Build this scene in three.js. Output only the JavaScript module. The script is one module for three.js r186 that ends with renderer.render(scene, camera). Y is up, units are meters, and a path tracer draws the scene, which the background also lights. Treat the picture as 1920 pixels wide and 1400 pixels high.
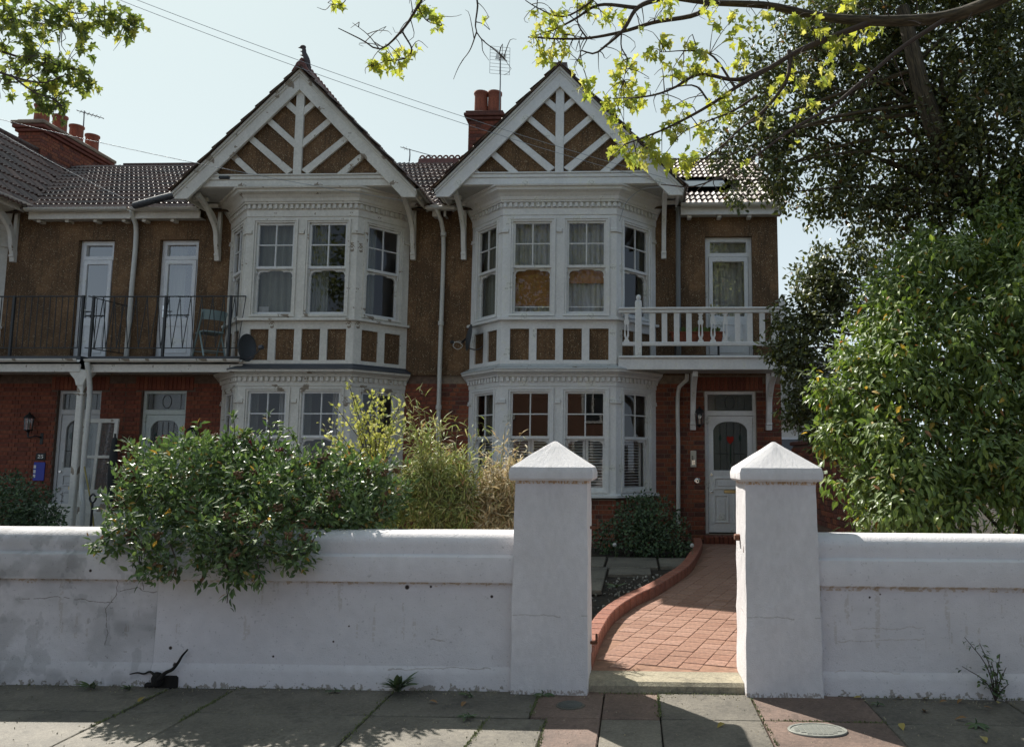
import * as THREE from 'three';
import { mergeGeometries, toCreasedNormals } from 'three/addons/utils/BufferGeometryUtils.js';

// ------------------------------------------------------------ camera, sky, sun, exposure
const scene = new THREE.Scene();
const camera = new THREE.PerspectiveCamera(2 * Math.atan(700 / 1465) * 180 / Math.PI, 1920 / 1400, 0.1, 400);
camera.rotation.order = 'YXZ';
camera.position.set(0, 1.5, 0);
camera.rotation.set(Math.atan2(163, 1465), THREE.MathUtils.degToRad(2), 0.004);
camera.setViewOffset(2280, 1400, 0, 0, 1920, 1400);      // the lens axis lies right of the picture's middle
camera.updateProjectionMatrix();

const SUN = new THREE.Vector3(-0.62, 1, -0.76).normalize();
const renderer = new THREE.WebGLRenderer({ antialias: true });
renderer.toneMapping = THREE.LinearToneMapping;
renderer.toneMappingExposure = 1.72;
renderer.shadowMap.enabled = true;
{ // clear spring sky: pale round the sun and near the horizon, deeper blue away from it
  const W = 512, H = 256, d = new Float32Array(W * H * 4), v = new THREE.Vector3();
  for (let j = 0; j < H; j++) for (let i = 0; i < W; i++) {
    const el = ((j + 0.5) / H - 0.5) * Math.PI, az = ((i + 0.5) / W - 0.5) * 2 * Math.PI;
    v.set(Math.cos(el) * Math.cos(az), Math.sin(el), Math.cos(el) * Math.sin(az));
    const c = Math.max(-1, Math.min(1, v.dot(SUN))), g = Math.acos(c);
    const h = Math.pow(1 - Math.max(0, v.y), 2.6);
    const glow = Math.pow((1 + c) / 2, 1.6), halo = 0.3 * Math.exp(-g * 6);
    const k = (j * W + i) * 4;
    d[k] = 0.055 + 0.29 * h + glow * 0.305 + halo; d[k + 1] = 0.115 + 0.3 * h + glow * 0.31 + halo; d[k + 2] = 0.235 + 0.28 * h + glow * 0.205 + halo * 0.8; d[k + 3] = 1;
    if (v.y < 0) { d[k] = 0.3; d[k + 1] = 0.3; d[k + 2] = 0.29; }
  }
  const t = new THREE.DataTexture(d, W, H, THREE.RGBAFormat, THREE.FloatType);
  t.mapping = THREE.EquirectangularReflectionMapping; t.magFilter = THREE.LinearFilter; t.minFilter = THREE.LinearFilter; t.needsUpdate = true;
  scene.background = t; scene.environment = t;
}
const sun = new THREE.DirectionalLight(new THREE.Color(1, 0.95, 0.86), 5);
sun.position.copy(SUN).multiplyScalar(60); sun.target.position.set(-2, 0, -8); sun.position.add(sun.target.position);
sun.castShadow = true; sun.shadow.mapSize.set(4096, 4096); sun.shadow.radius = 1;
Object.assign(sun.shadow.camera, { left: -24, right: 24, top: 24, bottom: -24, near: 1, far: 140 });
scene.add(sun, sun.target);

// ------------------------------------------------------------ helpers
let seed = 12345;
const srand = (s) => { seed = s >>> 0; };
const rnd = () => { seed = (seed + 0x6D2B79F5) | 0; let t = Math.imul(seed ^ (seed >>> 15), 1 | seed); t = (t + Math.imul(t ^ (t >>> 7), 61 | t)) ^ t; return ((t ^ (t >>> 14)) >>> 0) / 4294967296; };
const rr = (a, b) => a + (b - a) * rnd();
const pick = (a) => a[Math.floor(rnd() * a.length)];
const V = (x, y, z) => new THREE.Vector3(x, y, z);
const clamp = (x, a = 0, b = 1) => Math.max(a, Math.min(b, x));
const lerp = (a, b, t) => a + (b - a) * t;
const sstep = (a, b, x) => { const t = clamp((x - a) / (b - a)); return t * t * (3 - 2 * t); };
function hash(x, y, s) { let h = Math.imul(x, 374761393) + Math.imul(y, 668265263) + Math.imul(s, 1274126177); h = Math.imul(h ^ (h >>> 13), 1274126177); return ((h ^ (h >>> 16)) >>> 0) / 4294967296; }
function vnoise(u, v, n, s, m = n) { // tiles every 1 in u and v
  const x = u * n, y = v * m, x0 = Math.floor(x), y0 = Math.floor(y), fx = x - x0, fy = y - y0;
  const a = fx * fx * (3 - 2 * fx), b = fy * fy * (3 - 2 * fy), w = (i, k) => ((i % k) + k) % k;
  const p = hash(w(x0, n), w(y0, m), s), q = hash(w(x0 + 1, n), w(y0, m), s), r = hash(w(x0, n), w(y0 + 1, m), s), t = hash(w(x0 + 1, n), w(y0 + 1, m), s);
  return lerp(lerp(p, q, a), lerp(r, t, a), b);
}
function fbm(u, v, n, oct, s, m = n) { let a = 0.5, t = 0, w = 0; for (let o = 0; o < oct; o++) { t += a * vnoise(u, v, n << o, s + o * 17, m << o); w += a; a *= 0.55; } return t / w; }
function tex(w, h, fn, srgb = true, metres = 1, metresY = metres) { // fn gives sRGB 0..1 triples or a grey
  const d = new Uint8Array(w * h * 4);
  for (let j = 0; j < h; j++) for (let i = 0; i < w; i++) {
    const c = fn((i + 0.5) / w, (j + 0.5) / h, i, j), k = (j * w + i) * 4;
    if (typeof c === 'number') d[k] = d[k + 1] = d[k + 2] = clamp(c) * 255; else { d[k] = clamp(c[0]) * 255; d[k + 1] = clamp(c[1]) * 255; d[k + 2] = clamp(c[2]) * 255; }
    d[k + 3] = 255;
  }
  const t = new THREE.DataTexture(d, w, h, THREE.RGBAFormat);
  t.wrapS = t.wrapT = THREE.RepeatWrapping; t.magFilter = THREE.LinearFilter; t.minFilter = THREE.LinearMipmapLinearFilter; t.generateMipmaps = true;
  t.repeat.set(1 / metres, 1 / metresY); if (srgb) t.colorSpace = THREE.SRGBColorSpace; t.needsUpdate = true;
  return t;
}
const lin = (r, g, b) => new THREE.Color().setRGB(r, g, b);
function mat(color, rough = 0.8, extra = {}) { return new THREE.MeshPhysicalMaterial({ color, roughness: rough, side: THREE.DoubleSide, ...extra }); }
// uv in metres, chosen by the way a face points
function wuv(g) {
  if (g.index) g = g.toNonIndexed();
  const p = g.attributes.position, uv = new Float32Array(p.count * 2), a = V(), b = V(), c = V();
  for (let i = 0; i < p.count; i += 3) {
    a.fromBufferAttribute(p, i); b.fromBufferAttribute(p, i + 1); c.fromBufferAttribute(p, i + 2);
    const n = b.clone().sub(a).cross(c.clone().sub(a)), ax = Math.abs(n.x), ay = Math.abs(n.y), az = Math.abs(n.z);
    [a, b, c].forEach((q, k) => { const o = (i + k) * 2; if (ay >= ax && ay >= az) { uv[o] = q.x; uv[o + 1] = q.z; } else if (ax > az) { uv[o] = q.z + 0.37; uv[o + 1] = q.y; } else { uv[o] = q.x; uv[o + 1] = q.y; } });
  }
  g.setAttribute('uv', new THREE.BufferAttribute(uv, 2));
  return g;
}
function clean(g) { if (g.index) g = g.toNonIndexed(); for (const k of Object.keys(g.attributes)) if (!['position', 'normal', 'uv'].includes(k)) g.deleteAttribute(k); if (!g.attributes.normal) g.computeVertexNormals(); if (!g.attributes.uv) g = wuv(g); g.morphAttributes = {}; return g; }
const merge = (list) => list.length === 1 ? list[0] : mergeGeometries(list.map(clean));
// a box with chamfered edges, c metres wide
function cbox(x0, x1, y0, y1, z0, z1, c = 0.006) {
  if (x1 < x0) [x0, x1] = [x1, x0]; if (y1 < y0) [y0, y1] = [y1, y0]; if (z1 < z0) [z0, z1] = [z1, z0];
  c = Math.min(c, (x1 - x0) * 0.3, (y1 - y0) * 0.3, (z1 - z0) * 0.3);
  const X = [x0, x1], Y = [y0, y1], Z = [z0, z1], s = (i) => i ? -c : c, pos = [];
  const P = (i, j, k, ax) => [X[i] + (ax === 0 ? 0 : s(i)), Y[j] + (ax === 1 ? 0 : s(j)), Z[k] + (ax === 2 ? 0 : s(k))];
  const m = [(x0 + x1) / 2, (y0 + y1) / 2, (z0 + z1) / 2];
  const tri = (a, b, d) => { const n = [(b[1] - a[1]) * (d[2] - a[2]) - (b[2] - a[2]) * (d[1] - a[1]), (b[2] - a[2]) * (d[0] - a[0]) - (b[0] - a[0]) * (d[2] - a[2]), (b[0] - a[0]) * (d[1] - a[1]) - (b[1] - a[1]) * (d[0] - a[0])];
    const o = n[0] * (a[0] - m[0]) + n[1] * (a[1] - m[1]) + n[2] * (a[2] - m[2]); if (o < 0) pos.push(...a, ...d, ...b); else pos.push(...a, ...b, ...d); };
  const quad = (a, b, d, e) => { tri(a, b, d); tri(a, d, e); };
  for (const i of [0, 1]) { quad(P(i, 0, 0, 0), P(i, 1, 0, 0), P(i, 1, 1, 0), P(i, 0, 1, 0)); quad(P(0, i, 0, 1), P(1, i, 0, 1), P(1, i, 1, 1), P(0, i, 1, 1)); quad(P(0, 0, i, 2), P(1, 0, i, 2), P(1, 1, i, 2), P(0, 1, i, 2)); }
  for (const i of [0, 1]) for (const j of [0, 1]) {
    quad(P(i, j, 0, 0), P(i, j, 1, 0), P(i, j, 1, 1), P(i, j, 0, 1));
    quad(P(i, 0, j, 0), P(i, 1, j, 0), P(i, 1, j, 2), P(i, 0, j, 2));
    quad(P(0, i, j, 1), P(1, i, j, 1), P(1, i, j, 2), P(0, i, j, 2));
    for (const k of [0, 1]) tri(P(i, j, k, 0), P(i, j, k, 1), P(i, j, k, 2));
  }
  const g = new THREE.BufferGeometry(); g.setAttribute('position', new THREE.Float32BufferAttribute(pos, 3)); g.computeVertexNormals();
  return wuv(g);
}
function box(x0, x1, y0, y1, z0, z1) { return wuv(new THREE.BoxGeometry(Math.abs(x1 - x0), Math.abs(y1 - y0), Math.abs(z1 - z0)).translate((x0 + x1) / 2, (y0 + y1) / 2, (z0 + z1) / 2)); }
// a bar between two points, w wide and h deep
function bar(a, b, w, h = w, up = V(0, 0, 1)) {
  const d = b.clone().sub(a), L = d.length(), g = cbox(-w / 2, w / 2, 0, L, -h / 2, h / 2, Math.min(w, h) * 0.15);
  const y = d.normalize(), x = V().crossVectors(y, up); if (x.lengthSq() < 1e-6) x.set(1, 0, 0); x.normalize(); const z = V().crossVectors(x, y);
  return g.applyMatrix4(new THREE.Matrix4().makeBasis(x, y, z).setPosition(a));
}
// a tapering tube through points; r0 to r1
function tube(pts, r0, r1 = r0, sides = 7, div = 3, cap = true) {
  const curve = new THREE.CatmullRomCurve3(pts), n = Math.max(2, (pts.length - 1) * div), fr = curve.computeFrenetFrames(n), pos = [], uv = [], idx = [];
  for (let i = 0; i <= n; i++) {
    const p = curve.getPointAt(i / n), r = lerp(r0, r1, i / n);
    for (let k = 0; k <= sides; k++) { const a = k / sides * Math.PI * 2; const q = p.clone().addScaledVector(fr.normals[i], Math.cos(a) * r).addScaledVector(fr.binormals[i], Math.sin(a) * r); pos.push(q.x, q.y, q.z); uv.push(k / sides * r0 * 6, i / n * curve.getLength()); }
  }
  const w = sides + 1;
  for (let i = 0; i < n; i++) for (let k = 0; k < sides; k++) { const a = i * w + k, b = a + 1, c = a + w, d = c + 1; idx.push(a, b, c, b, d, c); }
  if (cap) for (const i of [0, n]) { const c = pos.length / 3, p = curve.getPointAt(i / n); pos.push(p.x, p.y, p.z); uv.push(0, 0); for (let k = 0; k < sides; k++) idx.push(c, i * w + k + (i ? 0 : 1), i * w + k + (i ? 1 : 0)); }
  const g = new THREE.BufferGeometry(); g.setAttribute('position', new THREE.Float32BufferAttribute(pos, 3)); g.setAttribute('uv', new THREE.Float32BufferAttribute(uv, 2)); g.setIndex(idx); g.computeVertexNormals();
  return clean(g);
}
function lathe(pts, seg = 20) { return clean(new THREE.LatheGeometry(pts.map(([r, y]) => new THREE.Vector2(r, y)), seg)); }
function extrude(shape, depth, bevel = 0, z0 = 0, curveSegments = 8) {
  const g = new THREE.ExtrudeGeometry(shape, { depth: depth - 2 * bevel, bevelEnabled: bevel > 0, bevelThickness: bevel, bevelSize: bevel, bevelOffset: -bevel, bevelSegments: 1, curveSegments });
  g.translate(0, 0, z0 + bevel); return wuv(clean(g));
}
function poly(pts, holes = []) { const s = new THREE.Shape(pts.map(([x, y]) => new THREE.Vector2(x, y))); for (const h of holes) s.holes.push(new THREE.Path(h.map(([x, y]) => new THREE.Vector2(x, y)))); return s; }
const rect = (x0, x1, y0, y1) => [[x0, y0], [x1, y0], [x1, y1], [x0, y1]];
// a profile of [out, y] points carried along a plan line of [x, z] points, with mitred corners
function sweep(profile, plan, smooth = false) {
  const n = plan.length, off = plan.map((p, i) => {
    const d = (a, b) => { const x = b[0] - a[0], z = b[1] - a[1], l = Math.hypot(x, z); return [-z / l * -1, x / l]; };
    const a = i > 0 ? d(plan[i - 1], p) : null, b = i < n - 1 ? d(p, plan[i + 1]) : null;
    const A = a ?? b, B = b ?? a, m = [A[0] + B[0], A[1] + B[1]], l = Math.hypot(...m); m[0] /= l; m[1] /= l; const k = 1 / (m[0] * A[0] + m[1] * A[1]);
    return [-m[0] * k, m[1] * k];
  });
  const pos = [], P = (i, j) => [plan[i][0] + off[i][0] * profile[j][0], profile[j][1], plan[i][1] + off[i][1] * profile[j][0]];
  for (let i = 0; i < n - 1; i++) for (let j = 0; j < profile.length - 1; j++) { const a = P(i, j), b = P(i + 1, j), c = P(i + 1, j + 1), d = P(i, j + 1); pos.push(...a, ...b, ...c, ...a, ...c, ...d); }
  for (const i of [0, n - 1]) for (let j = 1; j < profile.length - 1; j++) pos.push(...P(i, 0), ...P(i, j), ...P(i, j + 1));
  const g = new THREE.BufferGeometry(); g.setAttribute('position', new THREE.Float32BufferAttribute(pos, 3)); g.computeVertexNormals();
  return wuv(g);
}
const used = {};
function numbered(name) { const n = used[name] = (used[name] ?? -1) + 1; return n ? name + '_' + String(n).padStart(3, '0') : name; }
function shade(o) { o.castShadow = true; o.receiveShadow = true; return o; }
function thing(name, label, category, pos = [0, 0, 0], group) {
  const o = new THREE.Group(); o.name = numbered(name); o.position.set(...pos); o.userData = { label, category }; if (group) o.userData.group = group; scene.add(o); return o;
}
function setting(name, geo, m, extra = {}) {
  const o = geo ? shade(new THREE.Mesh(geo, m)) : new THREE.Group(); o.name = numbered(name); o.userData = { kind: 'structure', ...extra }; scene.add(o); return o;
}
function part(parent, name, geo, m, label) {
  const o = shade(new THREE.Mesh(Array.isArray(geo) ? merge(geo) : geo, m)); o.name = name; if (label) o.userData.label = label; parent.add(o); return o;
}
function sub(parent, name) { const o = new THREE.Group(); o.name = name; parent.add(o); return o; }

// ------------------------------------------------------------ surfaces
const T = {};
T.grime = tex(512, 512, (u, v) => { const a = fbm(u, v, 4, 6, 3), b = fbm(u, v, 40, 3, 9), c = fbm(u, v, 2, 3, 5); let k = 0.93 + 0.1 * (a - 0.5) + 0.08 * (b - 0.5); if (a > 0.66 && b > 0.5) k -= 0.14; return [k, k - 0.012 * c, k - 0.03 * c - (a > 0.62 ? 0.02 : 0)]; }, true, 1.1);
T.peel = tex(512, 512, (u, v) => { const a = fbm(u, v, 6, 6, 33), b = fbm(u, v, 48, 3, 19), c = fbm(u, v, 3, 4, 25), k = 0.91 + 0.12 * (c - 0.5) + 0.1 * (b - 0.5); if (a > 0.69) return [0.55 + 0.1 * b, 0.5 + 0.1 * b, 0.44 + 0.1 * b]; return [k, k - 0.01, k - 0.035]; }, true, 1.3);
T.paintBump = tex(256, 256, (u, v) => 0.5 + 0.5 * (fbm(u, v, 8, 5, 77) - 0.5) + 0.2 * (fbm(u, v, 60, 2, 7, 4) - 0.5), false, 0.6);
T.roughcast = tex(1024, 1024, (u, v) => { const n = 130, x = u * n, y = v * n; let best = 9, id = 0; for (let j = -1; j < 2; j++) for (let i = -1; i < 2; i++) { const cx = Math.floor(x) + i, cy = Math.floor(y) + j, w = (q) => ((q % n) + n) % n; const px = cx + hash(w(cx), w(cy), 1), py = cy + hash(w(cx), w(cy), 2), d = Math.hypot(px - x, py - y); if (d < best) { best = d; id = hash(w(cx), w(cy), 3); } }
  const a = fbm(u, v, 3, 5, 8), st = fbm(u, v, 24, 3, 18, 2), s = 0.84 + 0.5 * (a - 0.5) + 0.25 * (id - 0.5) - (st > 0.62 ? 0.08 : 0) + (fbm(u, v, 5, 3, 28) > 0.64 ? 0.07 : 0); if (id > 0.972 && best < 0.42) return [0.86, 0.82, 0.7]; if (id > 0.93 && best < 0.4) return [0.66, 0.58, 0.44]; return [s * 0.6, s * 0.465, s * 0.33]; }, true, 1.4);
T.roughBump = tex(1024, 1024, (u, v) => { const n = 130, x = u * n, y = v * n; let best = 9; for (let j = -1; j < 2; j++) for (let i = -1; i < 2; i++) { const cx = Math.floor(x) + i, cy = Math.floor(y) + j, w = (q) => ((q % n) + n) % n; best = Math.min(best, Math.hypot(cx + hash(w(cx), w(cy), 1) - x, cy + hash(w(cx), w(cy), 2) - y)); } return 1 - best * 0.9; }, false, 1.4);
T.brick = tex(256, 256, (u, v) => { const a = fbm(u, v, 5, 5, 41), b = fbm(u, v, 50, 2, 43); const k = 0.8 + 0.45 * (a - 0.5) + 0.25 * (b - 0.5); return [k, k * 0.98, k * 0.97]; }, true, 0.45);
T.grit = tex(512, 512, (u, v) => 0.5 + 0.5 * (fbm(u, v, 24, 4, 51) - 0.5) + 0.5 * (vnoise(u, v, 200, 5) - 0.5), false, 0.5);
T.mortar = tex(256, 256, (u, v) => { const k = 0.85 + 0.3 * (fbm(u, v, 12, 4, 61) - 0.5); return [k, k * 0.97, k * 0.93]; }, true, 0.5);
T.rooftile = tex(512, 512, (u, v) => { const a = fbm(u, v, 5, 5, 71), b = fbm(u, v, 60, 2, 73), k = 0.75 + 0.4 * (a - 0.5) + 0.25 * (b - 0.5); if (a > 0.64 && b > 0.6) return [0.95, 0.94, 0.88]; return [k, k * 0.97, k * 0.95]; }, true, 0.8);
T.slab = tex(512, 512, (u, v, i, j) => { const a = fbm(u, v, 4, 5, 81), b = hash(i, j, 4), c = fbm(u, v, 70, 2, 83); let k = 0.78 + 0.35 * (a - 0.5) + 0.2 * (c - 0.5); if (b > 0.975) k += 0.2; if (b < 0.03) k -= 0.25; if (fbm(u, v, 14, 5, 87) > 0.68) k *= 0.9; return [k, k * 0.985, k * 0.95]; }, true, 1.0);
T.bark = tex(256, 256, (u, v) => { const a = fbm(u, v, 6, 5, 91, 2), b = fbm(u, v, 30, 3, 93, 6), k = 0.6 + 0.6 * (a - 0.5) + 0.5 * (b - 0.5); return [k, k * 0.96, k * 0.88]; }, true, 0.4);
T.soil = tex(512, 512, (u, v) => { const a = fbm(u, v, 6, 5, 101), b = fbm(u, v, 50, 3, 103), k = 0.55 + 0.5 * (a - 0.5) + 0.6 * (b - 0.5); return [k, k * 0.92, k * 0.8]; }, true, 1.2);
T.cloth = tex(256, 256, (u, v) => { const k = 0.85 + 0.2 * (fbm(u, v, 12, 4, 111, 3) - 0.5) + 0.1 * (vnoise(u, v, 90, 3) - 0.5); return [k, k, k]; }, true, 0.5);
const M = {};
M.white = mat(lin(0.79, 0.80, 0.80), 0.45, { map: T.grime, bumpMap: T.paintBump, bumpScale: 0.002 });
M.whiteOld = mat(lin(0.75, 0.745, 0.72), 0.6, { map: T.peel, bumpMap: T.paintBump, bumpScale: 0.003 });
M.whiteSash = mat(lin(0.74, 0.75, 0.75), 0.35, { map: T.grime });
M.upvc = mat(lin(0.76, 0.78, 0.8), 0.3, { map: T.grime });
M.roughcast = mat(lin(0.7, 0.7, 0.7), 0.95, { map: T.roughcast, bumpMap: T.roughBump, bumpScale: 0.008 });
M.mortar = mat(lin(0.30, 0.25, 0.20), 0.95, { map: T.mortar });
M.mortarDark = mat(lin(0.17, 0.12, 0.095), 0.95, { map: T.mortar });
M.bricks = [[0.34, 0.1, 0.05], [0.29, 0.085, 0.045], [0.23, 0.075, 0.05], [0.36, 0.125, 0.06], [0.17, 0.065, 0.045], [0.38, 0.12, 0.055]].map((c) => mat(lin(...c), 0.9, { map: T.brick, bumpMap: T.grit, bumpScale: 0.003 }));
M.bricksRed = [[0.33, 0.095, 0.048], [0.29, 0.08, 0.042], [0.35, 0.11, 0.055], [0.25, 0.072, 0.04]].map((c) => mat(lin(...c), 0.85, { map: T.brick, bumpMap: T.grit, bumpScale: 0.002 }));
M.tiles = [[0.195, 0.118, 0.094], [0.155, 0.096, 0.078], [0.225, 0.138, 0.108], [0.125, 0.083, 0.07]].map((c) => mat(lin(...c), 0.5, { map: T.rooftile, bumpMap: T.grit, bumpScale: 0.002 }));
M.ridge = mat(lin(0.2, 0.07, 0.055), 0.7, { map: T.brick });
M.slate = mat(lin(0.11, 0.12, 0.13), 0.6, { map: T.slab });
M.lead = mat(lin(0.045, 0.05, 0.06), 0.5, { map: T.grime });
M.leadPale = mat(lin(0.5, 0.52, 0.54), 0.55, { map: T.peel });
M.pot = mat(lin(0.36, 0.11, 0.055), 0.8, { map: T.brick });
M.glass = new THREE.MeshPhysicalMaterial({ color: 0xffffff, roughness: 0.0, transmission: 1, thickness: 0, ior: 1.52, side: THREE.DoubleSide });
M.doorGlass = new THREE.MeshPhysicalMaterial({ color: 0xffffff, roughness: 0.0, transmission: 1, thickness: 0, ior: 2.7, side: THREE.DoubleSide });
M.wire = mat(lin(0.3, 0.33, 0.36), 0.5);
M.leaded = new THREE.MeshPhysicalMaterial({ color: lin(0.42, 0.44, 0.42), roughness: 0.12, transmission: 0.8, thickness: 0, ior: 1.52, side: THREE.DoubleSide });
M.redGlass = mat(lin(0.3, 0.02, 0.015), 0.15); M.greenGlass = mat(lin(0.02, 0.05, 0.035), 0.15);
M.came = mat(lin(0.05, 0.05, 0.05), 0.5, { metalness: 0.6 });
M.room = mat(lin(0.26, 0.23, 0.2), 0.95); M.floor = mat(lin(0.16, 0.1, 0.06), 0.7);
M.curtain = mat(lin(0.22, 0.235, 0.185), 0.95, { map: T.cloth, transmission: 0.25, thickness: 0 });
M.net = mat(lin(0.58, 0.58, 0.55), 0.95, { map: T.cloth, transmission: 0.3, thickness: 0 });
M.blindOrange = mat(lin(0.3, 0.135, 0.035), 0.9, { map: T.cloth }); M.clothOrange = mat(lin(0.4, 0.19, 0.09), 0.9, { map: T.cloth });
M.iron = mat(lin(0.025, 0.027, 0.028), 0.45, { metalness: 0.3 });
M.rust = mat(lin(0.2, 0.08, 0.04), 0.85, { map: T.brick });
M.greyPipe = mat(lin(0.16, 0.17, 0.17), 0.5); M.pvc = mat(lin(0.62, 0.62, 0.58), 0.4, { map: T.grime });
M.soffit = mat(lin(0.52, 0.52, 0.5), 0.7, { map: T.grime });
M.wood = mat(lin(0.2, 0.13, 0.08), 0.8, { map: T.bark });
M.chrome = mat(lin(0.7, 0.7, 0.68), 0.2, { metalness: 1 }); M.brass = mat(lin(0.55, 0.45, 0.25), 0.3, { metalness: 1 });
M.stone = mat(lin(0.46, 0.42, 0.33), 0.9, { map: T.slab, bumpMap: T.grit, bumpScale: 0.004 });
M.bark = mat(lin(0.2, 0.17, 0.14), 0.9, { map: T.bark, bumpMap: T.bark, bumpScale: 0.01 });
M.twig = mat(lin(0.07, 0.05, 0.045), 0.85);
M.soil = mat(lin(0.075, 0.06, 0.045), 1, { map: T.soil, bumpMap: T.soil, bumpScale: 0.02 });
M.path = [[0.53, 0.305, 0.22], [0.49, 0.275, 0.195], [0.56, 0.33, 0.245], [0.46, 0.25, 0.175]].map((c) => mat(lin(...c), 0.5, { map: T.brick, bumpMap: T.grit, bumpScale: 0.0015 }));
M.kerb = [[0.42, 0.15, 0.09], [0.39, 0.135, 0.08], [0.45, 0.17, 0.105]].map((c) => mat(lin(...c), 0.6, { map: T.brick, bumpMap: T.grit, bumpScale: 0.002 }));
M.slabs = [[0.235, 0.215, 0.185], [0.21, 0.193, 0.168], [0.25, 0.228, 0.196]].map((c) => mat(lin(...c), 0.7, { map: T.slab, bumpMap: T.grit, bumpScale: 0.004 }));
M.slabsRed = [[0.245, 0.165, 0.14], [0.26, 0.178, 0.152]].map((c) => mat(lin(...c), 0.7, { map: T.slab, bumpMap: T.grit, bumpScale: 0.004 }));

// ------------------------------------------------------------ the terrace
const ZW = -13.4;                                   // front wall plane of the terrace
const BF = 0.95, BB = 1.62, BD = 0.75;              // bay: half front, half back, projection
const PLAN = [[-BB, 0], [-BF, BD], [BF, BD], [BB, 0]];
const SL = Math.hypot(BB - BF, BD);
const FACES = {
  front: { L: 2 * BF, m: new THREE.Matrix4().makeTranslation(0, 0, BD) },
  right: { L: SL, m: new THREE.Matrix4().makeBasis(V((BB - BF) / SL, 0, -BD / SL), V(0, 1, 0), V(BD / SL, 0, (BB - BF) / SL)).setPosition((BF + BB) / 2, 0, BD / 2) },
  left: { L: SL, m: new THREE.Matrix4().makeBasis(V((BB - BF) / SL, 0, BD / SL), V(0, 1, 0), V(-BD / SL, 0, (BB - BF) / SL)).setPosition(-(BF + BB) / 2, 0, BD / 2) },
};
// bricks: [x, y, z, length, turn] placed along a line, laid in Flemish bond, joints 9 mm
function brickRun(a, b, y0, y1, skip, out) { // a, b: [x, z]
  const L = Math.hypot(b[0] - a[0], b[1] - a[1]), ux = (b[0] - a[0]) / L, uz = (b[1] - a[1]) / L, turn = Math.atan2(-uz, ux);
  let course = 0;
  for (let y = y0; y + 0.06 < y1; y += 0.075, course++) {
    let s = course % 2 ? -0.05625 - 0.1125 : -0.1125 * 0.0, long = course % 2 === 0;
    if (course % 2) s = -0.16875;
    while (s < L) {
      const len = long ? 0.216 : 0.1035; let p = Math.max(s, 0.0), q = Math.min(s + len, L);
      const cut = skip ? skip(p, q, y, y + 0.066) : [[p, q]];
      for (const [c, d] of cut) if (d - c > 0.03) out.push({ x: a[0] + ux * (c + d) / 2, y: y + 0.033, z: a[1] + uz * (c + d) / 2, len: d - c, turn });
      s += len + 0.009; long = !long;
    }
  }
  return out;
}
const BRICK = cbox(-0.5, 0.5, -0.033, 0.033, -0.02, 0.005, 0.004);
function layBricks(parent, list, mats, budget, look) { // the nearest become parts of their own, the rest one mass per colour
  list.sort((p, q) => look(p) - look(q));
  const rest = [];
  list.forEach((b, i) => {
    const m = mats[Math.floor(hash(Math.round(b.x * 53), Math.round(b.y * 97), Math.round(b.z * 31) + 7) * mats.length)];
    const pose = new THREE.Matrix4().compose(V(b.x, b.y, b.z), new THREE.Quaternion().setFromEuler(new THREE.Euler((hash(i, 3, 5) - 0.5) * 0.03, b.turn + (hash(i, 1, 5) - 0.5) * 0.012, 0)), V(b.len, 1, 1));
    if (budget.n > 0) { budget.n--; const o = part(parent, 'brick', BRICK, m); pose.decompose(o.position, o.quaternion, o.scale); } else rest.push([BRICK.clone().applyMatrix4(pose), m]);
  });
  for (const m of mats) { const g = rest.filter((r) => r[1] === m).map((r) => r[0]); if (g.length) part(parent, 'brickwork', g, m).userData.kind = 'stuff'; }
}
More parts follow.
